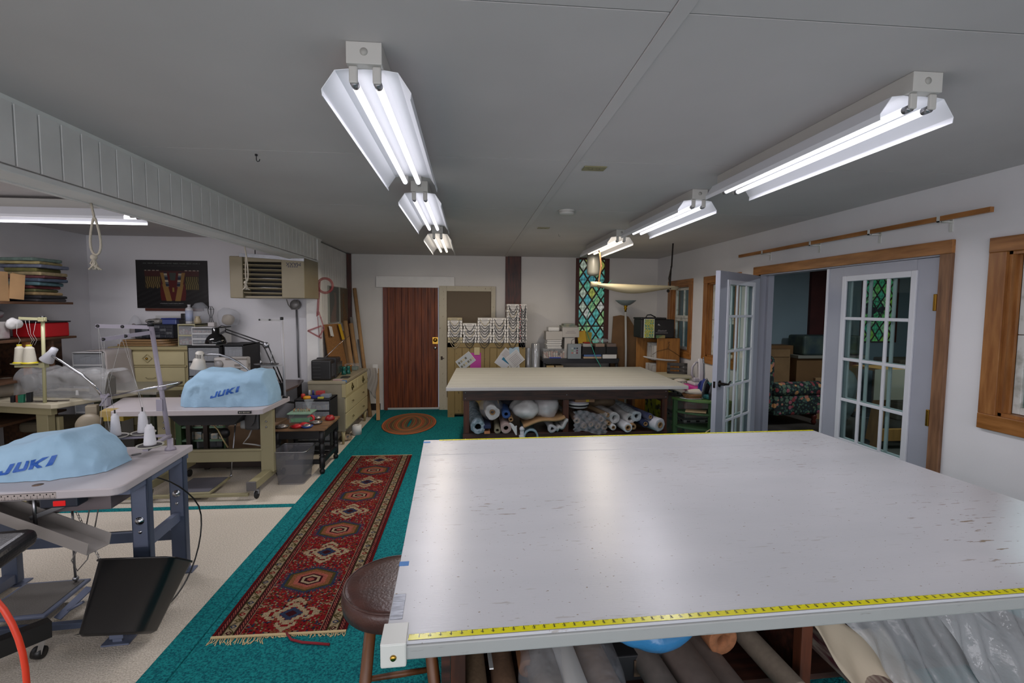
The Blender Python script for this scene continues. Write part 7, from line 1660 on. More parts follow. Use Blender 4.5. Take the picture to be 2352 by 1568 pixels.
paper('colour_card', 'white colour sample card tilted over the magenta flyer', -0.06, 0.84, 0.25, 0.17, math.radians(38), M_white, 7.146, swatchcard, cat='card')
paper('note_card', 'small cream note card at the top of the left cupboard door', 0.105, 0.985, 0.08, 0.11, 0.0, mat('cream card', '#a89c78', 0.7), 7.142, cat='card')
paper('leaflet', 'white leaflet with a blue bar tilted on the right cupboard door', 0.50, 0.84, 0.20, 0.20, math.radians(-35), M_white, 7.150, bluebar, cat='leaflet')
paper('leaflet', 'pale pinkish leaflet above the blue-barred one', 0.545, 0.94, 0.16, 0.13, math.radians(-40), mat('pinkish paper', '#a89e9b', 0.7), 7.147, lines, cat='leaflet')
paper('leaflet', 'pale blue sheet at the top of the right cupboard door papers', 0.66, 0.95, 0.15, 0.18, math.radians(8), mat('pale blue paper', '#8ea3b3', 0.7), 7.1455, cat='leaflet')
paper('leaflet', 'large white lined sheet, topmost of the papers on the right door', 0.665, 0.865, 0.22, 0.20, math.radians(40), M_white, 7.141, lines, cat='leaflet')
paper('leaflet', 'white sheet hanging lowest on the right cupboard door', 0.655, 0.745, 0.16, 0.11, math.radians(4), M_white, 7.1495, lines, cat='leaflet')
# stacks of folders / sample bags with looped handles
M_smp = [mat('white sample folder', '#cfccc8', 0.6), mat('cream sample folder', '#a59a7c', 0.6), mat('painted book shade', '#3e3b3e', 0.6), mat('red print edge', '#8a4038', 0.6)]
M_cord = [mat('black cord', '#222226', 0.6), mat('beige cord', '#a3977c', 0.7)]
cols_ = [(-0.255, 0.23, 0.35, 10), (0.0, 0.21, 0.31, 9), (0.245, 0.23, 0.36, 10), (0.475, 0.215, 0.35, 10), (0.65, 0.21, 0.585, 16)]
stacks = [(-0.322, -0.105, 1.50), (-0.10, 0.105, 1.41), (0.11, 0.325, 1.49), (0.33, 0.54, 1.485), (0.545, 0.725, 1.69), (0.728, 0.90-0.06, 1.70)]
names = ['leftmost', 'second', 'third', 'fourth', 'fifth', 'rightmost']
rr = random.Random(12)
proto = {}
def folder(w, m, cord, dots):
    t = thing('sample_book', '', 'sample book', (0, 0, 0), 0, 'sample books with corded handles on the cupboard')
    b = B(); h = 0.040; b.box(-w/2, w/2, -0.012, 0.26, 0.0, h-0.002, r=0.003); put(b, 'cover', m, t)
    b = B(); n = 14
    L_ = 0.10
    pts = [(-w*0.36+w*0.72*i/n, -0.016-0.010*math.sin(PI*i/n), h*0.6-L_*math.sin(PI*i/n)**0.8) for i in range(n+1)]
    b.tube(pts, 0.0042, 5, cap=False); put(b, 'cord_handle', cord, t)
    b = B(); b.box(-w*0.22, w*0.18, -0.0128, -0.0118, h*0.45, h*0.6); put(b, 'title', mat('grey print', '#6f6b6e', 0.6), t)
    if dots:
        b = B(); b.lathe([(0.0, -0.0135), (0.010, -0.0135), (0.010, -0.0118)], (-w*0.40, 0, h*0.5), 14, 'y'); put(b, 'red_dot', mat('red dot', '#a3262c', 0.5), t)
    b = B(); b.box(-w/2+0.001, w/2-0.001, -0.0128, 0.2, -0.001, 0.003); put(b, 'shadow_line', M_smp[2], t)  # dark strip painted in as the shade between stacked books
    return t
ordn = ['bottom', 'second', 'third', 'fourth', 'fifth', 'sixth', 'seventh', 'eighth', 'ninth', 'tenth', 'eleventh', 'twelfth', 'thirteenth', 'fourteenth', 'fifteenth']
for si, (x0, x1, zt) in enumerate(stacks):
    z = 1.106; k = 0; w = x1-x0-0.006
    while z+0.038 < zt:
        key = (si == 5, (k in (0, 1) and si == 0) or (si == 0 and k == 8), (si+k) % 5 == 0 and si != 5, round(w, 2))
        if key not in proto: proto[key] = folder(w, M_smp[1] if key[1] else M_smp[0], M_cord[1] if key[2] or key[1] else M_cord[0], key[0]); o = proto[key]; first = True
        else: first = False
        lab = '%s book from the bottom in the %s stack of corded sample books' % (ordn[k], names[si]) if k else 'bottom book in the %s stack of corded sample books' % names[si]
        loc = ((x0+x1)/2+rr.uniform(-.006, .006), 7.165+rr.uniform(-.006, .006), z)
        if first: o.location = loc; o['label'] = lab
        else: o = dup(proto[key], loc, None, lab)
        z += 0.041; k += 1
# clear film rolls standing right of the cupboard
for (x, r, zt, lab) in ((0.885, 0.04, 1.02, 'shorter roll of clear plastic film standing beside the ochre cupboard'), (1.0, 0.066, 1.085, 'thicker taller roll of clear plastic film standing beside the cupboard')):
    b = B(); b.lathe([(0.0, 0.005), (r, 0.005), (r*1.02, 0.5), (r, zt-0.01), (r*0.9, zt), (0.0, zt)], (x, 7.35, 0), 28); solo('film_roll', lab, 'film roll', b, mat('silvery film roll', '#9b9da1', 0.15, var=0.25, scale=4, stretch=(6, 6, 0.5), metal=0.3), 'standing rolls of clear film')
# black plastic shelf with boxes
t = thing('plastic_shelf', 'black plastic shelf table below the stained glass window', 'shelf', (1.69, 7.4, 0))
M_blks = mat('black shelf plastic', '#1c1d22', 0.45)
for z in (0.86, 0.50, 0.12): b = B(); b.box(1.095, 2.285, 7.27, 7.66, z-0.045, z, r=0.005); b.box(1.11, 2.27, 7.265, 7.27, z-0.075, z-0.005); put(b, 'shelf_board', M_blks, t)
for x in (1.13, 2.25):
    for y in (7.30, 7.62): b = B(); b.lathe([(0.0, 0.0), (0.024, 0.0), (0.024, 0.82), (0.0, 0.82)], (x, y, 0), 12); put(b, 'post', M_blks, t)
t = thing('organizer_case', 'clear compartment case with blue latch on the black shelf', 'organizer', (1.28, 7.4, 0.861))
b = B(); b.box(1.105, 1.455, 7.28, 7.50, 0.861, 1.005, r=0.006); put(b, 'case', M_clearbox, t)
b = B(); rr = random.Random(5)
for i in range(9): b.box(1.12+i*0.036, 1.15+i*0.036, 7.29, 7.48, 0.865, 0.90+0.08*rr.random(), r=0.004)
o = put(b, 'contents', MC[1], t); o['kind'] = 'stuff'
b = B(); b.box(1.20, 1.38, 7.272, 7.282, 0.863, 0.882, r=0.003); put(b, 'latch', mat('blue latch', '#24368a', 0.4), t)
b = B(); rr = random.Random(6)
for i in range(5): b.box(1.165+rr.uniform(-.01, .01), 1.39+rr.uniform(-.01, .01), 7.30, 7.5, 1.007+i*0.027, 1.03+i*0.027, r=0.009)
solo('paper_bundle', 'bundle of folded white papers on the clear compartment case', 'paper bundle', b, M_white)
b = B(); b.box(1.15, 1.40, 7.30, 7.52, 1.142, 1.27, r=0.004); solo('white_box', 'white box on the folded papers, left of the two box piles', 'box', b, mat('white carton', '#aaa6a1', 0.7))
b = B(); b.box(1.185, 1.36, 7.31, 7.5, 1.271, 1.335, r=0.02); solo('white_cloth', 'folded white cloth on top of the left box pile', 'cloth', b, M_white)
b = B(); b.box(1.44, 1.60, 7.32, 7.55, 0.861, 1.18, r=0.004); solo('white_box', 'tall white box behind the grey paper bag on the shelf', 'box', b, MATS['white carton'])
b = B(); b.box(1.40, 1.66, 7.30, 7.56, 1.181, 1.335, r=0.004); wb = solo('white_box', 'white printed box high on the right box pile', 'box', b, MATS['white carton'])
b = B(); b.box(1.47, 1.59, 7.2985, 7.2995, 1.27, 1.275); b.box(1.45, 1.61, 7.2985, 7.2995, 1.245, 1.25); solo('box_print', 'grey printed lines on the upper right white box', 'print', b, mat('grey print', '#6f6b6e', 0.6))
b = B(); b.box(1.39, 1.63, 7.30, 7.52, 1.336, 1.36, r=0.008); b.box(1.42, 1.60, 7.31, 7.5, 1.361, 1.385, r=0.008); solo('folded_cloth', 'teal-grey folded cloth topping the right box pile', 'cloth', b, mat('teal grey cloth', '#6a7a76', 0.85, col2='#94907c', scale=9))
t = thing('paper_bag', 'grey paper bag with a grid of colour swatches on the black shelf', 'bag', (1.57, 7.25, 0.861))
b = B(); b.box(1.475, 1.675, 7.22, 7.29, 0.861, 1.085, r=0.003); put(b, 'bag_body', mat('grey bag', '#7d858a', 0.6), t)
b = B(); b.tube([(1.525, 7.225, 1.08), (1.53, 7.225, 1.14), (1.575, 7.225, 1.165), (1.62, 7.225, 1.14), (1.625, 7.225, 1.08)], 0.0035, 6); put(b, 'bag_handle', M_black, t)
sw_c = ['#9aa5a8', '#2c4a5e', '#1d2833', '#6d8a6a', '#8a979a', '#6d2a4a', '#a8605a', '#a9a5a2', '#5a1f2a']
for i, c in enumerate(sw_c):
    x = 1.54+0.037*(i % 3); z = 1.02-0.035*(i//3); b = B(); b.box(x-0.012, x+0.012, 7.2185, 7.2205, z-0.011, z+0.011); put(b, 'swatch', mat('swatch '+c, c, 0.6), t)
for i, x in enumerate((1.70, 1.895, 2.075)):
    t = thing('card_file', ('left', 'middle', 'right')[i]+' of three black card files on the shelf under the window', 'file box', (x+0.09, 7.35, 0.905), 0, 'black card files')
    b = B(); b.box(x, x+0.17, 7.25, 7.50, 0.925, 1.04, r=0.003); put(b, 'file_box', M_blackmat, t)
    b = B(); b.box(x+0.015, x+0.155, 7.27, 7.48, 1.04, 1.085, r=0.002); put(b, 'cards', mat('cards %d' % i, ('#a19e9a', '#8f7a6a', '#6d5f58')[i], 0.7), t)
b = B(); b.box(1.73, 2.0, 7.26, 7.5, 0.890, 0.923, r=0.003); solo('blue_book', 'blue-spined book under the left black card files', 'book', b, mat('blue book', '#4d6795', 0.5))
b = B(); b.box(1.72, 2.0, 7.25, 7.52, 0.8605, 0.888, r=0.003); solo('cream_book', 'cream-paged book beneath the blue-spined one', 'book', b, mat('cream pages', '#a8937b', 0.7))
b = B(); b.box(2.02, 2.235, 7.25, 7.5, 0.8605, 0.922, r=0.003); solo('white_book', 'white boxed book beneath the right black card file', 'book', b, M_white)
b = B(T(1.735, 7.42, 1.086, 0, 0, math.radians(-8))); b.box(-0.06, 0.07, -0.004, 0.004, 0.0, 0.19); solo('yellow_packet', 'bright yellow and orange packet standing behind the left card file', 'packet', b, mat('yellow orange packet', '#c09a14', 0.5, col2='#b04d1c', scale=7, thresh=(0.36, 0.42)))
b = B(T(1.83, 7.45, 1.086, 0, 0, math.radians(6))); b.box(-0.05, 0.05, -0.004, 0.004, 0.0, 0.17); solo('olive_packet', 'olive packet leaning behind the yellow one', 'packet', b, mat('olive packet', '#8a8226', 0.5))
b = B(); b.box(1.74, 1.87, 7.30, 7.42, 1.0865, 1.105, r=0.008); solo('red_pouch', 'small dark red pouch lying on the left card file', 'pouch', b, mat('deep red cloth', '#8f161c', 0.4))
bag('plastic_wrap', 'crumpled clear wrap lying on the middle and right card files', 'plastic film', (2.03, 7.42, 1.125), (0.14, 0.07, 0.035), M_film, 6, 0.015, 18, flat=1.086)
for i, (x, c) in enumerate(((1.22, '#a08a60'), (1.36, '#8d8068'))): b = B(); b.box(x-0.06, x+0.06, 7.28, 7.5, 0.62, 0.75, r=0.004); solo('small_carton', ('left', 'right')[i]+' tan carton on the lower level of the black shelf', 'box', b, mat('carton '+c, c, 0.7))
b = B(); b.box(1.15, 2.2, 7.30, 7.6, 0.501, 0.62, r=0.01); solo('fabric_pile', 'low pale pile of cloth on the lower level of the black shelf', 'cloth', b, mat('pale mixed cloth', '#77767a', 0.8, var=0.4, scale=9))
# teal cable
b = B(); b.tube([(1.77, 5.94, 2.0), (1.60, 6.4, 1.70), (1.66, 7.0, 1.35), (1.80, 7.2, 1.15), (1.85, 7.19, 1.0), (1.90, 7.17, 0.85), (2.0, 7.12, 0.70), (2.05, 7.1, 0.5)], 0.006, 8); solo('teal_cord', 'thin teal cord hanging in front of the stained glass window', 'cord', b, mat('teal cord', '#2f9a84', 0.5), sub=1)
# torchiere lamp
t = thing('floor_lamp', 'white torchiere floor lamp with brass neck in the back corner', 'lamp', (2.385, 7.3, 0))
b = B(); b.lathe([(0.0, 0.0), (0.13, 0.0), (0.13, 0.02), (0.03, 0.04), (0.0, 0.04)], (2.40, 7.3, 0), 28); put(b, 'base', M_wplas, t)
b = B(); b.tube([(2.405, 7.3, 0.03), (2.395, 7.3, 1.0), (2.375, 7.3, 1.575)], 0.016, 14); put(b, 'pole', mat('white lamp pole', '#a9aaa9', 0.4), t)
b = B(); b.lathe([(0.0, 1.57), (0.018, 1.575), (0.014, 1.60), (0.026, 1.62), (0.02, 1.64), (0.03, 1.66), (0.028, 1.672), (0.0, 1.675)], (2.374, 7.3, 0), 18); put(b, 'brass_neck', mat('polished brass', '#c79a2a', 0.15, metal=1.0), t)
b = B(); b.lathe([(0.02, 1.672), (0.06, 1.682), (0.11, 1.712), (0.153, 1.748), (0.158, 1.75), (0.155, 1.744), (0.11, 1.706), (0.06, 1.676), (0.02, 1.668)], (2.374, 7.3, 0), 36); put(b, 'lamp_shade', mat('frosted grey bowl', '#7e8a8c', 0.4), t)
# tall brown cardboard leaning
b = B(); b.prism([(2.20, 0.6), (2.66, 0.6), (2.66, 1.22), (2.48, 1.50), (2.36, 1.52), (2.24, 1.50)], 7.48, 7.50, ax='y'); solo('cardboard_sheet', 'tall torn brown cardboard sheet leaning in the back corner', 'cardboard', b, mat('tall cardboard', '#6d5135', 0.85, var=0.12, scale=5))
b = B(); b.prism([(2.16, 0.0), (2.60, 0.0), (2.60, 0.95), (2.22, 1.08)], 7.44, 7.46, ax='y'); solo('cardboard_sheet', 'lower brown cardboard piece in front of the tall one', 'cardboard', b, MATS['tall cardboard'])
# oak shelf with bag
t = thing('bookcase', 'golden oak bookcase with books facing left in the back corner', 'bookcase', (2.75, 6.7, 0))
M_oak = mat('golden oak', '#94642c', 0.45, col2='#7a4f20', scale=4, stretch=(10, 10, 1))
bx0, bx1, by0, by1 = 2.42, 2.95, 6.62, 6.98
b = B(); b.box(2.62, bx1, by0, by0+0.02, 0, 1.21, r=0.002); put(b, 'side_panel', M_oak, t)
b = B(); b.box(bx0+0.02, bx1, by1-0.02, by1, 0, 1.21, r=0.002); put(b, 'side_panel', M_oak, t)
for z in (0.04, 0.32, 0.60, 0.88, 1.19): b = B(); b.box(bx0+(0.2 if z < 1 else 0.2), bx1, by0+0.02, by1-0.02, z, z+0.02); put(b, 'shelf_board', mat('dark oak edge', '#4d3319', 0.5), t)
b = B(); b.box(bx1-0.01, bx1, by0+0.02, by1-0.02, 0, 1.19); put(b, 'back_panel', M_oak, t)
rr = random.Random(9)
labs = ['upper', 'lower']
for si, z in enumerate((0.90, 0.62)):
    y = by0+0.03
    for k in range(8):
        w = 0.03+0.008*rr.random(); h = 0.18+0.06*rr.random(); c = ('#a9a6a2', '#b3b1ad', '#6d6a68', '#a09c97')[rr.randint(0, 3)]
        b = B(); b.box(2.60-0.03*rr.random(), 2.82, y, y+w-0.003, z+0.001, z+h, r=0.003); y += w+0.003
        solo('binder', '%s white binder from the front on the %s bookcase shelf' % (ordn[k] if k else 'first', labs[si]), 'binder', b, mat('binder '+c, c, 0.6), 'binders in the oak bookcase')
b = B(); b.tube([(2.40, 6.6, 0.96), (2.55, 6.58, 0.93), (2.72, 6.58, 0.905), (2.92, 6.60, 0.90)], 0.014, 10); solo('white_tube', 'white plastic tube bowed across the oak bookcase', 'tube', b, mat('white tube plastic', '#a9a7a6', 0.4), sub=1)
b = B(); hk = [(2.80, 6.612, 1.155), (2.785, 6.612, 1.16), (2.775, 6.612, 1.145), (2.79, 6.612, 1.12), (2.775, 6.612, 1.085), (2.775, 6.612, 1.065)]
b.tube(hk, 0.0028, 6); b.tube([(2.775, 6.612, 1.065), (2.62, 6.612, 1.03), (2.55, 6.612, 0.98)], 0.0028, 6); b.tube([(2.775, 6.612, 1.065), (2.87, 6.612, 1.01), (2.95, 6.612, 0.955)], 0.0028, 6); solo('coat_hanger', 'thin dark wire hanger hooked on the side of the oak bookcase', 'hanger', b, mat('dark wire', '#3c2a1c', 0.5))
t = thing('storage_bag', 'black lettered fabric bag with a printed scarf on top of the oak bookcase', 'bag', (2.66, 6.8, 1.212))
b = B(); b.box(2.385, 2.87, 6.64, 6.95, 1.213, 1.475, r=0.012); put(b, 'bag_body', mat('black nylon', '#101013', 0.6), t)
b = B(); b.box(2.38, 2.75, 6.63, 6.96, 1.475, 1.50, r=0.008); b.tube([(2.46, 6.66, 1.50), (2.48, 6.66, 1.535), (2.53, 6.66, 1.54), (2.60, 6.66, 1.505)], 0.008, 8); put(b, 'lid', mat('black nylon', '#101013', 0.6), t)
b = lettering('Elizabeth', 0.036, faceto((2.69, 6.638, 1.315), (0, -1, 0)), 0.0003, shear=0.4); put(b, 'script_lettering', mat('pale lettering', '#8f8c90', 0.5), t)
b = B()
for k in range(9): b.box(2.60+k*0.02, 2.614+k*0.02, 6.6372, 6.638, 1.282, 1.289)
put(b, 'small_lettering', MATS['pale lettering'], t)
b = B(); b.prism([(2.625, 1.395), (2.665, 1.385), (2.65, 1.405), (2.638, 1.415)], 6.6375, 6.639, ax='y'); put(b, 'emblem', MATS['pale lettering'], t)
def scarf(U, V):
    c = np.zeros(U.shape+(3,)); c[...] = (0.50, 0.56, 0.34)
    n = np.sin(U*14+3*np.sin(V*11))*np.sin(V*19+2*np.sin(U*9)); c[n > 0.35] = (0.62, 0.60, 0.18); c[n < -0.4] = (0.30, 0.48, 0.42); c[(np.abs(n) < 0.06)] = (0.70, 0.72, 0.62); c[(U < 0.06) | (U > 0.94)] = (0.7, 0.72, 0.64); return c
sc = thing('scarf', 'green and yellow printed cloth hanging over the front of the black bag', 'scarf', (2.50, 6.62, 1.22)); painted('printed_cloth', faceto((2.50, 6.626, 1.345), (0, -1, 0)), 0.15, 0.26, 50, 80, scarf, mat('scarf print', (0.5, 0.5, 0.3), 0.8, attr='Col'), sc)
b = B(); b.box(2.425, 2.575, 6.627, 6.634, 1.215, 1.48); put(b, 'lining', M_white, sc)
b = B(); b.box(2.60, 2.72, 6.59, 6.63, 1.212, 1.255, r=0.004); solo('sample_pack', 'small tan and green pack in front of the black bag', 'pack', b, mat('tan green pack', '#7c7148', 0.6, col2='#41603f', scale=12, thresh=(0.45, 0.5)))
# hanging bundle of white vinyl below the last fixture
t = thing('fabric_hammock', 'long white vinyl roll slung in straps below the ceiling before the stained glass', 'hanging roll', (2.0, 5.9, 1.79))
b = B()
def sling(u, v):
    x = 1.55+0.98*u; sag = math.sin(PI*min(1, u*1.02))**1.2*(0.10 if u < 0.5 else 0.10)
    a = 2*PI*v; ry = 0.035+0.06*math.sin(PI*u); top = 1.93-0.02*u
    d = 0.036+sag*(1.0-0.5*u)
    return (x, 5.9+ry*math.cos(a), top-d/2+d/2*math.sin(a)+(0.0 if math.sin(a) > 0 else -0.0))
b.surf(sling, 40, 20, cv=True); b.f([b.v(sling(0, k/12)) for k in range(12)]); put(b, 'vinyl_roll', mat('ivory vinyl', '#a39a80', 0.45), t)
b = B(); b.tube([(1.47, 5.9, 1.918), (1.60, 5.9, 1.915)], 0.032, 16); b.tube([(2.46, 5.9, 1.885), (2.58, 5.9, 1.88)], 0.024, 16); put(b, 'core', M_kraft if False else MATS['ivory vinyl'], t)
b = B(); b.tube([(1.52, 5.9, 2.43), (1.58, 5.9, 2.30), (1.60, 5.9, 2.15), (1.575, 5.9, 1.95), (1.56, 5.87, 1.87), (1.58, 5.93, 1.95), (1.605, 5.9, 2.15)], 0.010, 6); put(b, 'strap', mat('frayed brown strap', '#6b4a2a', 0.9), t)
b = B(); b.tube([(2.50, 5.9, 2.43), (2.49, 5.9, 2.15), (2.46, 5.9, 2.0), (2.47, 5.87, 1.87), (2.49, 5.93, 1.93), (2.485, 5.9, 2.15)], 0.009, 6); b.ball((2.455, 5.9, 1.845), 0.02, 8); put(b, 'strap', mat('dark strap', '#1d1714', 0.9), t)
t = thing('hanging_lamp', 'translucent white cylinder hung before the top of the stained glass', 'shade', (1.56, 6.6, 2.06))
b = B(); b.lathe([(0.0, 2.05), (0.04, 2.052), (0.078, 2.07), (0.085, 2.10), (0.085, 2.34), (0.07, 2.375), (0.03, 2.385), (0.0, 2.386)], (1.63, 6.4, 0), 28); put(b, 'shade', film_mat('frosted grey plastic', '#83827a', 0.92, 0.35, bump=0), t)
b = B(); b.tube([(1.63, 6.4, 2.385), (1.63, 6.4, 2.43)], 0.004, 6); b.tube([(1.63, 6.4, 2.05), (1.63, 6.4, 1.99)], 0.003, 6); put(b, 'cord', M_black, t)
# ceiling fittings
def plate(label, x, y, w, d):
    b = B(); b.box(x-w/2, x+w/2, y-d/2, y+d/2, ZC-0.006, ZC+0.0, r=0.002); t = thing('ceiling_outlet', label, 'outlet', (x, y, ZC-0.006)); put(b, 'cover_plate', mat('yellowed plate', '#86805f', 0.4), t)
    for dx in (-w*0.16, w*0.16): b = B(); b.lathe([(0.0, ZC-0.0075), (0.014, ZC-0.0075), (0.014, ZC-0.006)], (x+dx, y, 0), 14); put(b, 'socket_face', mat('plate face', '#7b765a', 0.4), t)
plate('yellowed outlet plate on the ceiling, nearer one', 0.715, 2.83, 0.13, 0.085); plate('yellowed outlet plate on the ceiling, farther one', 0.74, 4.95, 0.12, 0.08)
t = thing('smoke_detector', 'round white smoke detector on the ceiling', 'smoke detector', (0.80, 4.05, 2.39))
b = B(); b.lathe([(0.0, 2.392), (0.05, 2.392), (0.062, 2.40), (0.064, 2.412), (0.052, 2.416), (0.066, 2.42), (0.068, 2.43), (0.0, 2.43)], (0.80, 4.05, 0), 32); put(b, 'housing', M_chan, t)
b = B(); b.tube([(0.97, 5.35, 2.43), (0.97, 5.35, 2.41), (0.98, 5.35, 2.405), (0.985, 5.35, 2.413)], 0.002, 5); solo('ceiling_hook', 'tiny hook in the ceiling beyond the smoke detector', 'hook', b, M_galv)
# ------------------------------------------------------------------ right side: bins, green cart, irons
def bin_(name, label, x0, x1, y0, y1, z0, z1, m, mc, lid):
    t = thing(name, label, 'storage bin', ((x0+x1)/2, (y0+y1)/2, z0), 0, 'clear storage bins by the right wall')
    b = B(); b.box(x0+0.01, x1-0.01, y0+0.01, y1-0.01, z0+0.002, z1-0.03, r=0.012); put(b, 'tub', m, t)
    b = B(); b.box(x0+0.02, x1-0.02, y0+0.02, y1-0.02, z0+0.012, z1-0.09, r=0.02); o = put(b, 'contents', mc, t)
    b = B(); b.box(x0, x1, y0, y1, z1-0.032, z1, r=0.006); ld = put(b, 'lid', lid, t)
    b = B()
    for k in range(6): yy = y0+(y1-y0)*(k+0.5)/6; b.box(x0-0.002, x0+0.01, yy-0.02, yy+0.02, z1-0.026, z1-0.008)
    for k in range(4): xx = x0+(x1-x0)*(k+0.5)/4; b.box(xx-0.02, xx+0.02, y0-0.002, y0+0.01, z1-0.026, z1-0.008)
    put(b, 'slots', M_blackmat, ld); return t
M_lidg = mat('grey bin lid', '#777b78', 0.45)
mc1 = mat('folded mixed fabrics', '#989c88', 0.8, col2='#a67b70', scale=9, thresh=(0.42, 0.58)); mc2 = mat('pale mixed fabrics', '#b3aa8a', 0.8, col2='#87987f', scale=8, thresh=(0.42, 0.58))
bin_('storage_bin', 'clear bin of fabrics on the floor, lowest of the stack by the right wall', 2.32, 2.74, 5.05, 5.75, 0.01, 0.42, M_clearbox, mc2, M_lidg)
bin_('storage_bin', 'middle clear bin of fabrics in the stack by the right wall', 2.32, 2.74, 5.05, 5.75, 0.422, 0.70, M_clearbox, mc1, M_lidg)
b = B(); b.box(2.44, 2.74, 5.06, 5.40, 0.702, 0.765, r=0.01); solo('magenta_box', 'shallow magenta box on the stack of clear bins', 'box', b, mat('magenta plastic', '#a8237c', 0.4))
t = thing('wire_basket', 'wire basket of white oddments on the stacked clear bins', 'basket', (2.48, 5.52, 0.703))
b = B()
for z, e in ((0.706, 0.0), (0.74, 0.006), (0.78, 0.012)): b.tube([(2.48+(0.10+e)*math.cos(k*PI/10), 5.53+(0.10+e)*math.sin(k*PI/10), z) for k in range(20)], 0.003, 5, closed=True)
for k in range(20): a = k*PI/10; b.tube([(2.48+0.10*math.cos(a), 5.53+0.10*math.sin(a), 0.706), (2.48+0.112*math.cos(a), 5.53+0.112*math.sin(a), 0.782)], 0.002, 4)
put(b, 'wires', M_black, t)
bag('oddments', 'white and orange oddments heaped in the wire basket', 'oddments', (2.48, 5.53, 0.755), (0.085, 0.085, 0.045), mat('oddments mix', '#a39f97', 0.7, col2='#8a5d34', scale=20, thresh=(0.36, 0.42)), 3, 0.015, 20, flat=0.707)
# large steam iron
def iron(label, x, y, z, h, mbody, msole, mh, tilt):
    t = thing('steam_iron', label, 'iron', (x, y, z))
    m4 = T(x, y, z) @ Matrix.Rotation(tilt, 4, 'Z')
    # stands on its heel: sole faces +x, tip up
    b = B(m4); pts = [(-0.055, 0.0), (0.055, 0.0), (0.056, h*0.35), (0.035, h*0.75), (0.0, h), (-0.035, h*0.75), (-0.056, h*0.35)]
    b.prism(pts, 0.035, 0.046, ax='x', r=0.002); put(b, 'soleplate', msole, t)
    b = B(m4); pts2 = [(p*0.92, q*0.95+0.003) for p, q in pts]; b.prism(pts2, -0.02, 0.035, ax='x', r=0.012); put(b, 'iron_body', mbody, t)
    b = B(m4); b.box(-0.075, 0.02, -0.05, 0.05, 0.0, 0.05, r=0.015); b.tube([(-0.06, 0, 0.04), (-0.085, 0, h*0.3), (-0.08, 0, h*0.6), (-0.045, 0, h*0.78), (-0.01, 0, h*0.8)], [0.014, 0.013, 0.014, 0.013, 0.012], 12); put(b, 'handle', mh, t)
    return t
M_irw = mat('iron white plastic', '#a9a6aa', 0.3); M_irg = mat('iron grey sole', '#74777b', 0.25, metal=0.6)
t = iron('big grey and white steam iron standing upright by the right wall', 2.60, 5.30, 0.80, 0.28, M_irw, M_irg, mat('iron grey white handle', '#8d8990', 0.3), math.radians(-10))
b = B(); b.box(2.50, 2.70, 5.20, 5.40, 0.766, 0.80, r=0.01); solo('iron_base', 'white steam station base below the big grey iron', 'iron base', b, M_irw)
# green cart
t = thing('green_table', 'small green curved table with shelves beside the open french door', 'table', (2.45, 4.9, 0))
M_grn = mat('leaf green paint', '#4c6b36', 0.45, var=0.1, scale=5); M_grn2 = mat('dark green paint', '#34502f', 0.5)
arc = [(2.17, 4.62+0.42), (2.20, 4.95), (2.27, 4.86), (2.36, 4.79), (2.44, 4.755), (2.48, 4.75), (2.70, 4.75), (2.70, 5.04)]
b = B(); b.prism(arc, 0.655, 0.68, r=0.004); put(b, 'tabletop', M_grn, t)
for z in (0.52, 0.36, 0.18): b = B(); b.prism([(x*1.0+(0.01 if x < 2.5 else -0.01), y+0.01) for x, y in arc], z, z+0.02, r=0.003); put(b, 'shelf_board', M_grn2, t)
for x, y in ((2.20, 5.01), (2.48, 4.775), (2.675, 4.78), (2.675, 5.01)): b = B(); b.box(x-0.022, x+0.022, y-0.018, y+0.018, 0, 0.655, r=0.002); put(b, 'leg', M_grn2, t)
b = B(); b.bar((2.28, 4.93, 0.55), (2.46, 4.83, 0.555), 0.12, 0.012); solo('wooden_offcut', 'pale wooden piece on the upper shelf of the green table', 'slat', b, mat('pale slat', '#a38a66', 0.6))
t = thing('basket', 'oval brown basket with crumpled white cloth on the green table', 'basket', (2.36, 4.93, 0.681))
b = B(); b.lathe([(0.0, 0.682), (0.09, 0.682), (0.115, 0.72), (0.118, 0.735), (0.108, 0.733), (0.085, 0.69), (0.0, 0.69)], (2.36, 4.925, 0), 32, sx=1.05, sy=0.7); put(b, 'woven_wall', mat('woven willow', '#7a5230', 0.8, bump=0.6, bscale=90), t)
b = B(); b.lathe([(0.10, 0.681), (0.135, 0.684), (0.137, 0.688), (0.10, 0.686)], (2.35, 4.93, 0), 32, sx=1.0, sy=0.6); solo('white_plate', 'flat white plate under the brown basket', 'plate', b, M_white)
bag('cloth_heap', 'crumpled white cloth in the brown basket', 'cloth', (2.36, 4.925, 0.745), (0.095, 0.055, 0.03), mat('cream cotton', '#a8a195', 0.85), 5, 0.022, 12)
iron('dark blue steam iron with chrome tip standing on the green table', 2.46, 4.90, 0.682, 0.225, mat('iron navy', '#1c2a63', 0.3), M_chrome, mat('iron navy', '#1c2a63', 0.3), math.radians(-80))
iron('black and teal steam iron right of the blue one', 2.52, 4.81, 0.682, 0.21, mat('iron black', '#15191c', 0.3), M_chrome, mat('iron teal', '#1f5f5c', 0.3), math.radians(-80))
b = B(); b.box(2.48, 2.58, 4.76, 4.80, 0.6805, 0.684); solo('paper_slip', 'pale paper slip at the front edge of the green table', 'paper', b, M_white)
b = B(); b.tube([(2.52, 4.72, 0.40), (2.44, 4.70, 0.41), (2.36, 4.69, 0.35), (2.32, 4.68, 0.25), (2.30, 4.67, 0.12), (2.31, 4.66, 0.008)], 0.008, 8); solo('pale_hose', 'pale yellow hose arching down beside the green table', 'hose', b, mat('pale yellow hose', '#a89f7a', 0.5), sub=1)
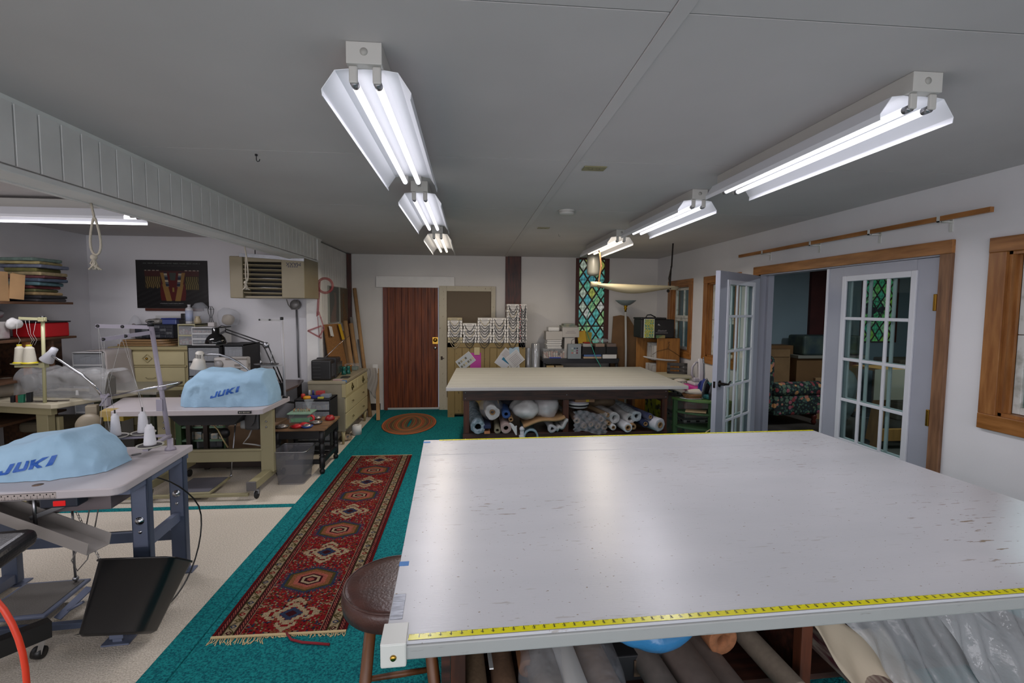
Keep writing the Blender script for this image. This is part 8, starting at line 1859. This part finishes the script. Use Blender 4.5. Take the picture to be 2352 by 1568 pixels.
b = B(); b.box(2.42, 2.86, 6.10, 6.5, 0.0, 0.72, r=0.004); solo('counter_box', 'yellow-fronted box unit between the bins and the bookcase', 'box', b, mat('yellow black front', '#a3a321', 0.5, col2='#2a2a1c', scale=6, thresh=(0.4, 0.46)))
b = B(); b.box(2.40, 2.90, 6.05, 6.55, 0.72, 0.745, r=0.004); solo('white_board', 'cream board lying on the yellow-fronted box', 'board', b, mat('cream board', '#aaa692', 0.6))
t = thing('folding_chair', 'black slotted chair back beside the oak bookcase', 'chair', (2.8, 6.35, 0.746))
b = B(); 
mch = T(2.80, 6.35, 0.746, math.radians(-25))
b.m = mch; b.box(-0.13, 0.13, -0.015, 0.015, 0.0, 0.03); b.box(-0.13, 0.13, -0.015, 0.015, 0.055, 0.08); b.box(-0.13, 0.13, -0.015, 0.015, 0.105, 0.15, r=0.006); b.box(-0.13, -0.09, -0.015, 0.015, 0.0, 0.15); b.box(0.09, 0.13, -0.015, 0.015, 0.0, 0.15); put(b, 'backrest', mat('black brown plastic', '#2a2420', 0.5), t)

# ------------------------------------------------------------------ storage room beyond the doors
def floral(U, V):
    rng = np.random.RandomState(7); c = np.zeros(U.shape+(3,)); c[...] = (0.10, 0.13, 0.12); return c
M_flor = mat('floral upholstery', '#1b2622', 0.85)
nt = M_flor.node_tree; P = nt.nodes['Principled BSDF']; tc = nt.nodes.new('ShaderNodeTexCoord')
def vor(scale, rnd_, cols, thr, base):
    v = nt.nodes.new('ShaderNodeTexVoronoi'); v.inputs['Scale'].default_value = scale; nt.links.new(tc.outputs['Object'], v.inputs['Vector'])
    r = nt.nodes.new('ShaderNodeValToRGB'); r.color_ramp.interpolation = 'CONSTANT'
    sep = nt.nodes.new('ShaderNodeSeparateColor'); nt.links.new(v.outputs['Color'], sep.inputs[0]); nt.links.new(sep.outputs[0], r.inputs[0])
    el = r.color_ramp.elements; el[0].position = 0; el[0].color = (*hexc(cols[0]), 1); el[1].position = 1/len(cols); el[1].color = (*hexc(cols[1]), 1)
    for i in range(2, len(cols)): e = el.new(i/len(cols)); e.color = (*hexc(cols[i]), 1)
    lt = nt.nodes.new('ShaderNodeMath'); lt.operation = 'LESS_THAN'; lt.inputs[1].default_value = thr; nt.links.new(v.outputs['Distance'], lt.inputs[0])
    mx = nt.nodes.new('ShaderNodeMixRGB'); nt.links.new(lt.outputs[0], mx.inputs[0]); nt.links.new(r.outputs[0], mx.inputs[2])
    if isinstance(base, tuple): mx.inputs[1].default_value = base
    else: nt.links.new(base, mx.inputs[1])
    return mx.outputs[0]
a_ = vor(26, 1, ['#4f6a58', '#33504f', '#5d7050', '#3a5244'], 0.42, (0.012, 0.018, 0.018, 1))
a_ = vor(13, 1, ['#b0715e', '#8a3a3c', '#c08a5a', '#9a5560', '#5a6e5a'], 0.42, a_)
nt.links.new(a_, P.inputs['Base Color'])
t = thing('armchair', 'dark floral upholstered armchair seen through the open french door', 'armchair', (4.75, 6.9, 0))
# stands facing left, its arm towards the doors
b = B(T(4.48, 6.75, 0, math.radians(8)))
b.box(-0.55, 0.40, -0.30, 0.45, 0.16, 0.36, r=0.05, seg=3); put(b, 'seat_base', M_flor, t)
b = B(T(4.48, 6.75, 0, math.radians(8))); b.box(-0.55, 0.28, -0.28, 0.30, 0.361, 0.50, r=0.05, seg=3); put(b, 'cushion', M_flor, t)
b = B(T(4.48, 6.75, 0, math.radians(8))); b.box(-0.62, -0.34, -0.40, 0.50, 0.2, 1.0, r=0.08, seg=4); put(b, 'backrest', M_flor, t)
b = B(T(4.48, 6.75, 0, math.radians(8))); b.lathe([(0.0, -0.40), (0.09, -0.40), (0.105, -0.36), (0.105, 0.36), (0.0, 0.38)], (0.02, -0.36, 0.52), 20, 'x'); b.box(-0.38, 0.40, -0.42, -0.30, 0.16, 0.50, r=0.03); put(b, 'armrest', M_flor, t)
for x, y in ((-0.5, -0.36), (0.34, -0.36), (0.34, 0.4), (-0.5, 0.4)):
    b = B(T(4.48, 6.75, 0, math.radians(8))); b.lathe([(0.0, 0.0), (0.02, 0.0), (0.035, 0.04), (0.025, 0.07), (0.04, 0.11), (0.03, 0.16), (0.0, 0.16)], (x, y, 0), 14); put(b, 'leg', mat('red brown leg', '#5d261c', 0.4), t)
b = B(); b.box(4.72, 5.06, 7.28, 7.4, 0.02, 0.88, r=0.004); solo('cardboard_box', 'tall cardboard box standing behind the floral armchair', 'box', b, M_card)
b = B(); b.box(4.70, 5.04, 7.26, 7.39, 0.881, 1.0, r=0.004); solo('cardboard_box', 'flat cardboard box on top of the tall one behind the armchair', 'box', b, M_card)
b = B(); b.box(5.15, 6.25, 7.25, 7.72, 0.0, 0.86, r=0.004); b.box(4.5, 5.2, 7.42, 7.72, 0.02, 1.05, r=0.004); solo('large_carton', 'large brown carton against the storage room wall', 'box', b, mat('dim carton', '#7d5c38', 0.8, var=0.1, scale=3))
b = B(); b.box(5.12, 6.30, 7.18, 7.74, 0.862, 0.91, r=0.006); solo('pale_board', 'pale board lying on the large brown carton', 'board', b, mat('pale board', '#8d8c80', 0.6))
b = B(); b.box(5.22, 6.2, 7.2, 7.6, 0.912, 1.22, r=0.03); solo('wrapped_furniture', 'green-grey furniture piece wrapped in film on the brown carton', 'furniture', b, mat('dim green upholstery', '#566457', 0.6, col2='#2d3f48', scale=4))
b = B(); b.box(5.10, 5.26, 6.75, 6.80, 0.0, 0.62, r=0.003); solo('cardboard_sheet', 'folded cardboard leaning at the edge of the fixed door leaf', 'cardboard', b, M_card)
bag('film_bundle', 'bundle wrapped in grey film standing behind the fixed door leaf', 'bundle', (5.45, 6.7, 0.4), (0.2, 0.2, 0.42), mat('grey film bundle', '#6d7878', 0.3, bump=0.5, bscale=20), 4, 0.05, 6, flat=0.001)
# wooden stand and fan seen through the panes
t = thing('wooden_trestle', 'light wooden trestle table behind the glass panes of the door', 'trestle', (5.2, 5.2, 0))
M_pine = mat('light pine', '#a1743c', 0.5, var=0.15, scale=4, stretch=(6, 6, 1))
for p, q in (((4.75, 5.25, 0.02), (4.85, 5.3, 0.92)), ((5.35, 5.2, 0.02), (5.25, 5.25, 0.92)), ((4.95, 5.55, 0.02), (5.0, 5.45, 0.92)), ((5.6, 5.5, 0.02), (5.5, 5.4, 0.92))):
    b = B(); b.bar(p, q, 0.05, 0.10); put(b, 'leg', M_pine, t)
b = B(); b.box(4.7, 5.7, 5.15, 5.6, 0.92, 0.95); put(b, 'top', M_pine, t)
b = B(); b.box(4.75, 5.55, 5.2, 5.26, 0.10, 0.24, r=0.004); put(b, 'rail', M_pine, t)
b = B(); b.box(4.6, 5.5, 5.14, 5.15, 0.60, 0.95); solo('dust_sheet', 'pale translucent dust sheet over the wooden trestle', 'sheet', b, mat('dust sheet', '#8e8877', 0.8))
t = thing('pedestal_fan', 'dark pedestal fan before the green window of the storage room', 'fan', (6.05, 6.9, 0))
M_fan = mat('dark fan', '#24262a', 0.5)
b = B(); b.tube([(6.02, 6.9, 0.03), (6.02, 6.9, 1.55)], 0.015, 10); b.lathe([(0.0, 0.0), (0.2, 0.0), (0.2, 0.02), (0.0, 0.04)], (6.02, 6.9, 0), 20); put(b, 'stand', M_fan, t)
b = B()
for r in (0.2, 0.14, 0.08): b.tube([(6.02+r*math.cos(k*PI/12), 6.80, 1.62+r*math.sin(k*PI/12)) for k in range(24)], 0.004, 5, closed=True)
for k in range(20): a = k*PI/10; b.tube([(6.02+0.03*math.cos(a), 6.78, 1.62+0.03*math.sin(a)), (6.02+0.2*math.cos(a), 6.80, 1.62+0.2*math.sin(a))], 0.002, 4)
put(b, 'cage', M_fan, t)
b = B(); b.lathe([(0.0, 0.0), (0.05, 0.0), (0.06, 0.05), (0.05, 0.14), (0.0, 0.16)], (6.02, 6.82, 1.62), 18, 'y'); put(b, 'motor', M_fan, t)
for k in range(3):
    a = k*2*PI/3; b = B(); b.prism([(6.02+0.02*math.cos(a), 1.62+0.02*math.sin(a)), (6.02+0.17*math.cos(a-0.3), 1.62+0.17*math.sin(a-0.3)), (6.02+0.17*math.cos(a+0.5), 1.62+0.17*math.sin(a+0.5))], 6.81, 6.816, ax='y'); put(b, 'blade', M_fan, t)
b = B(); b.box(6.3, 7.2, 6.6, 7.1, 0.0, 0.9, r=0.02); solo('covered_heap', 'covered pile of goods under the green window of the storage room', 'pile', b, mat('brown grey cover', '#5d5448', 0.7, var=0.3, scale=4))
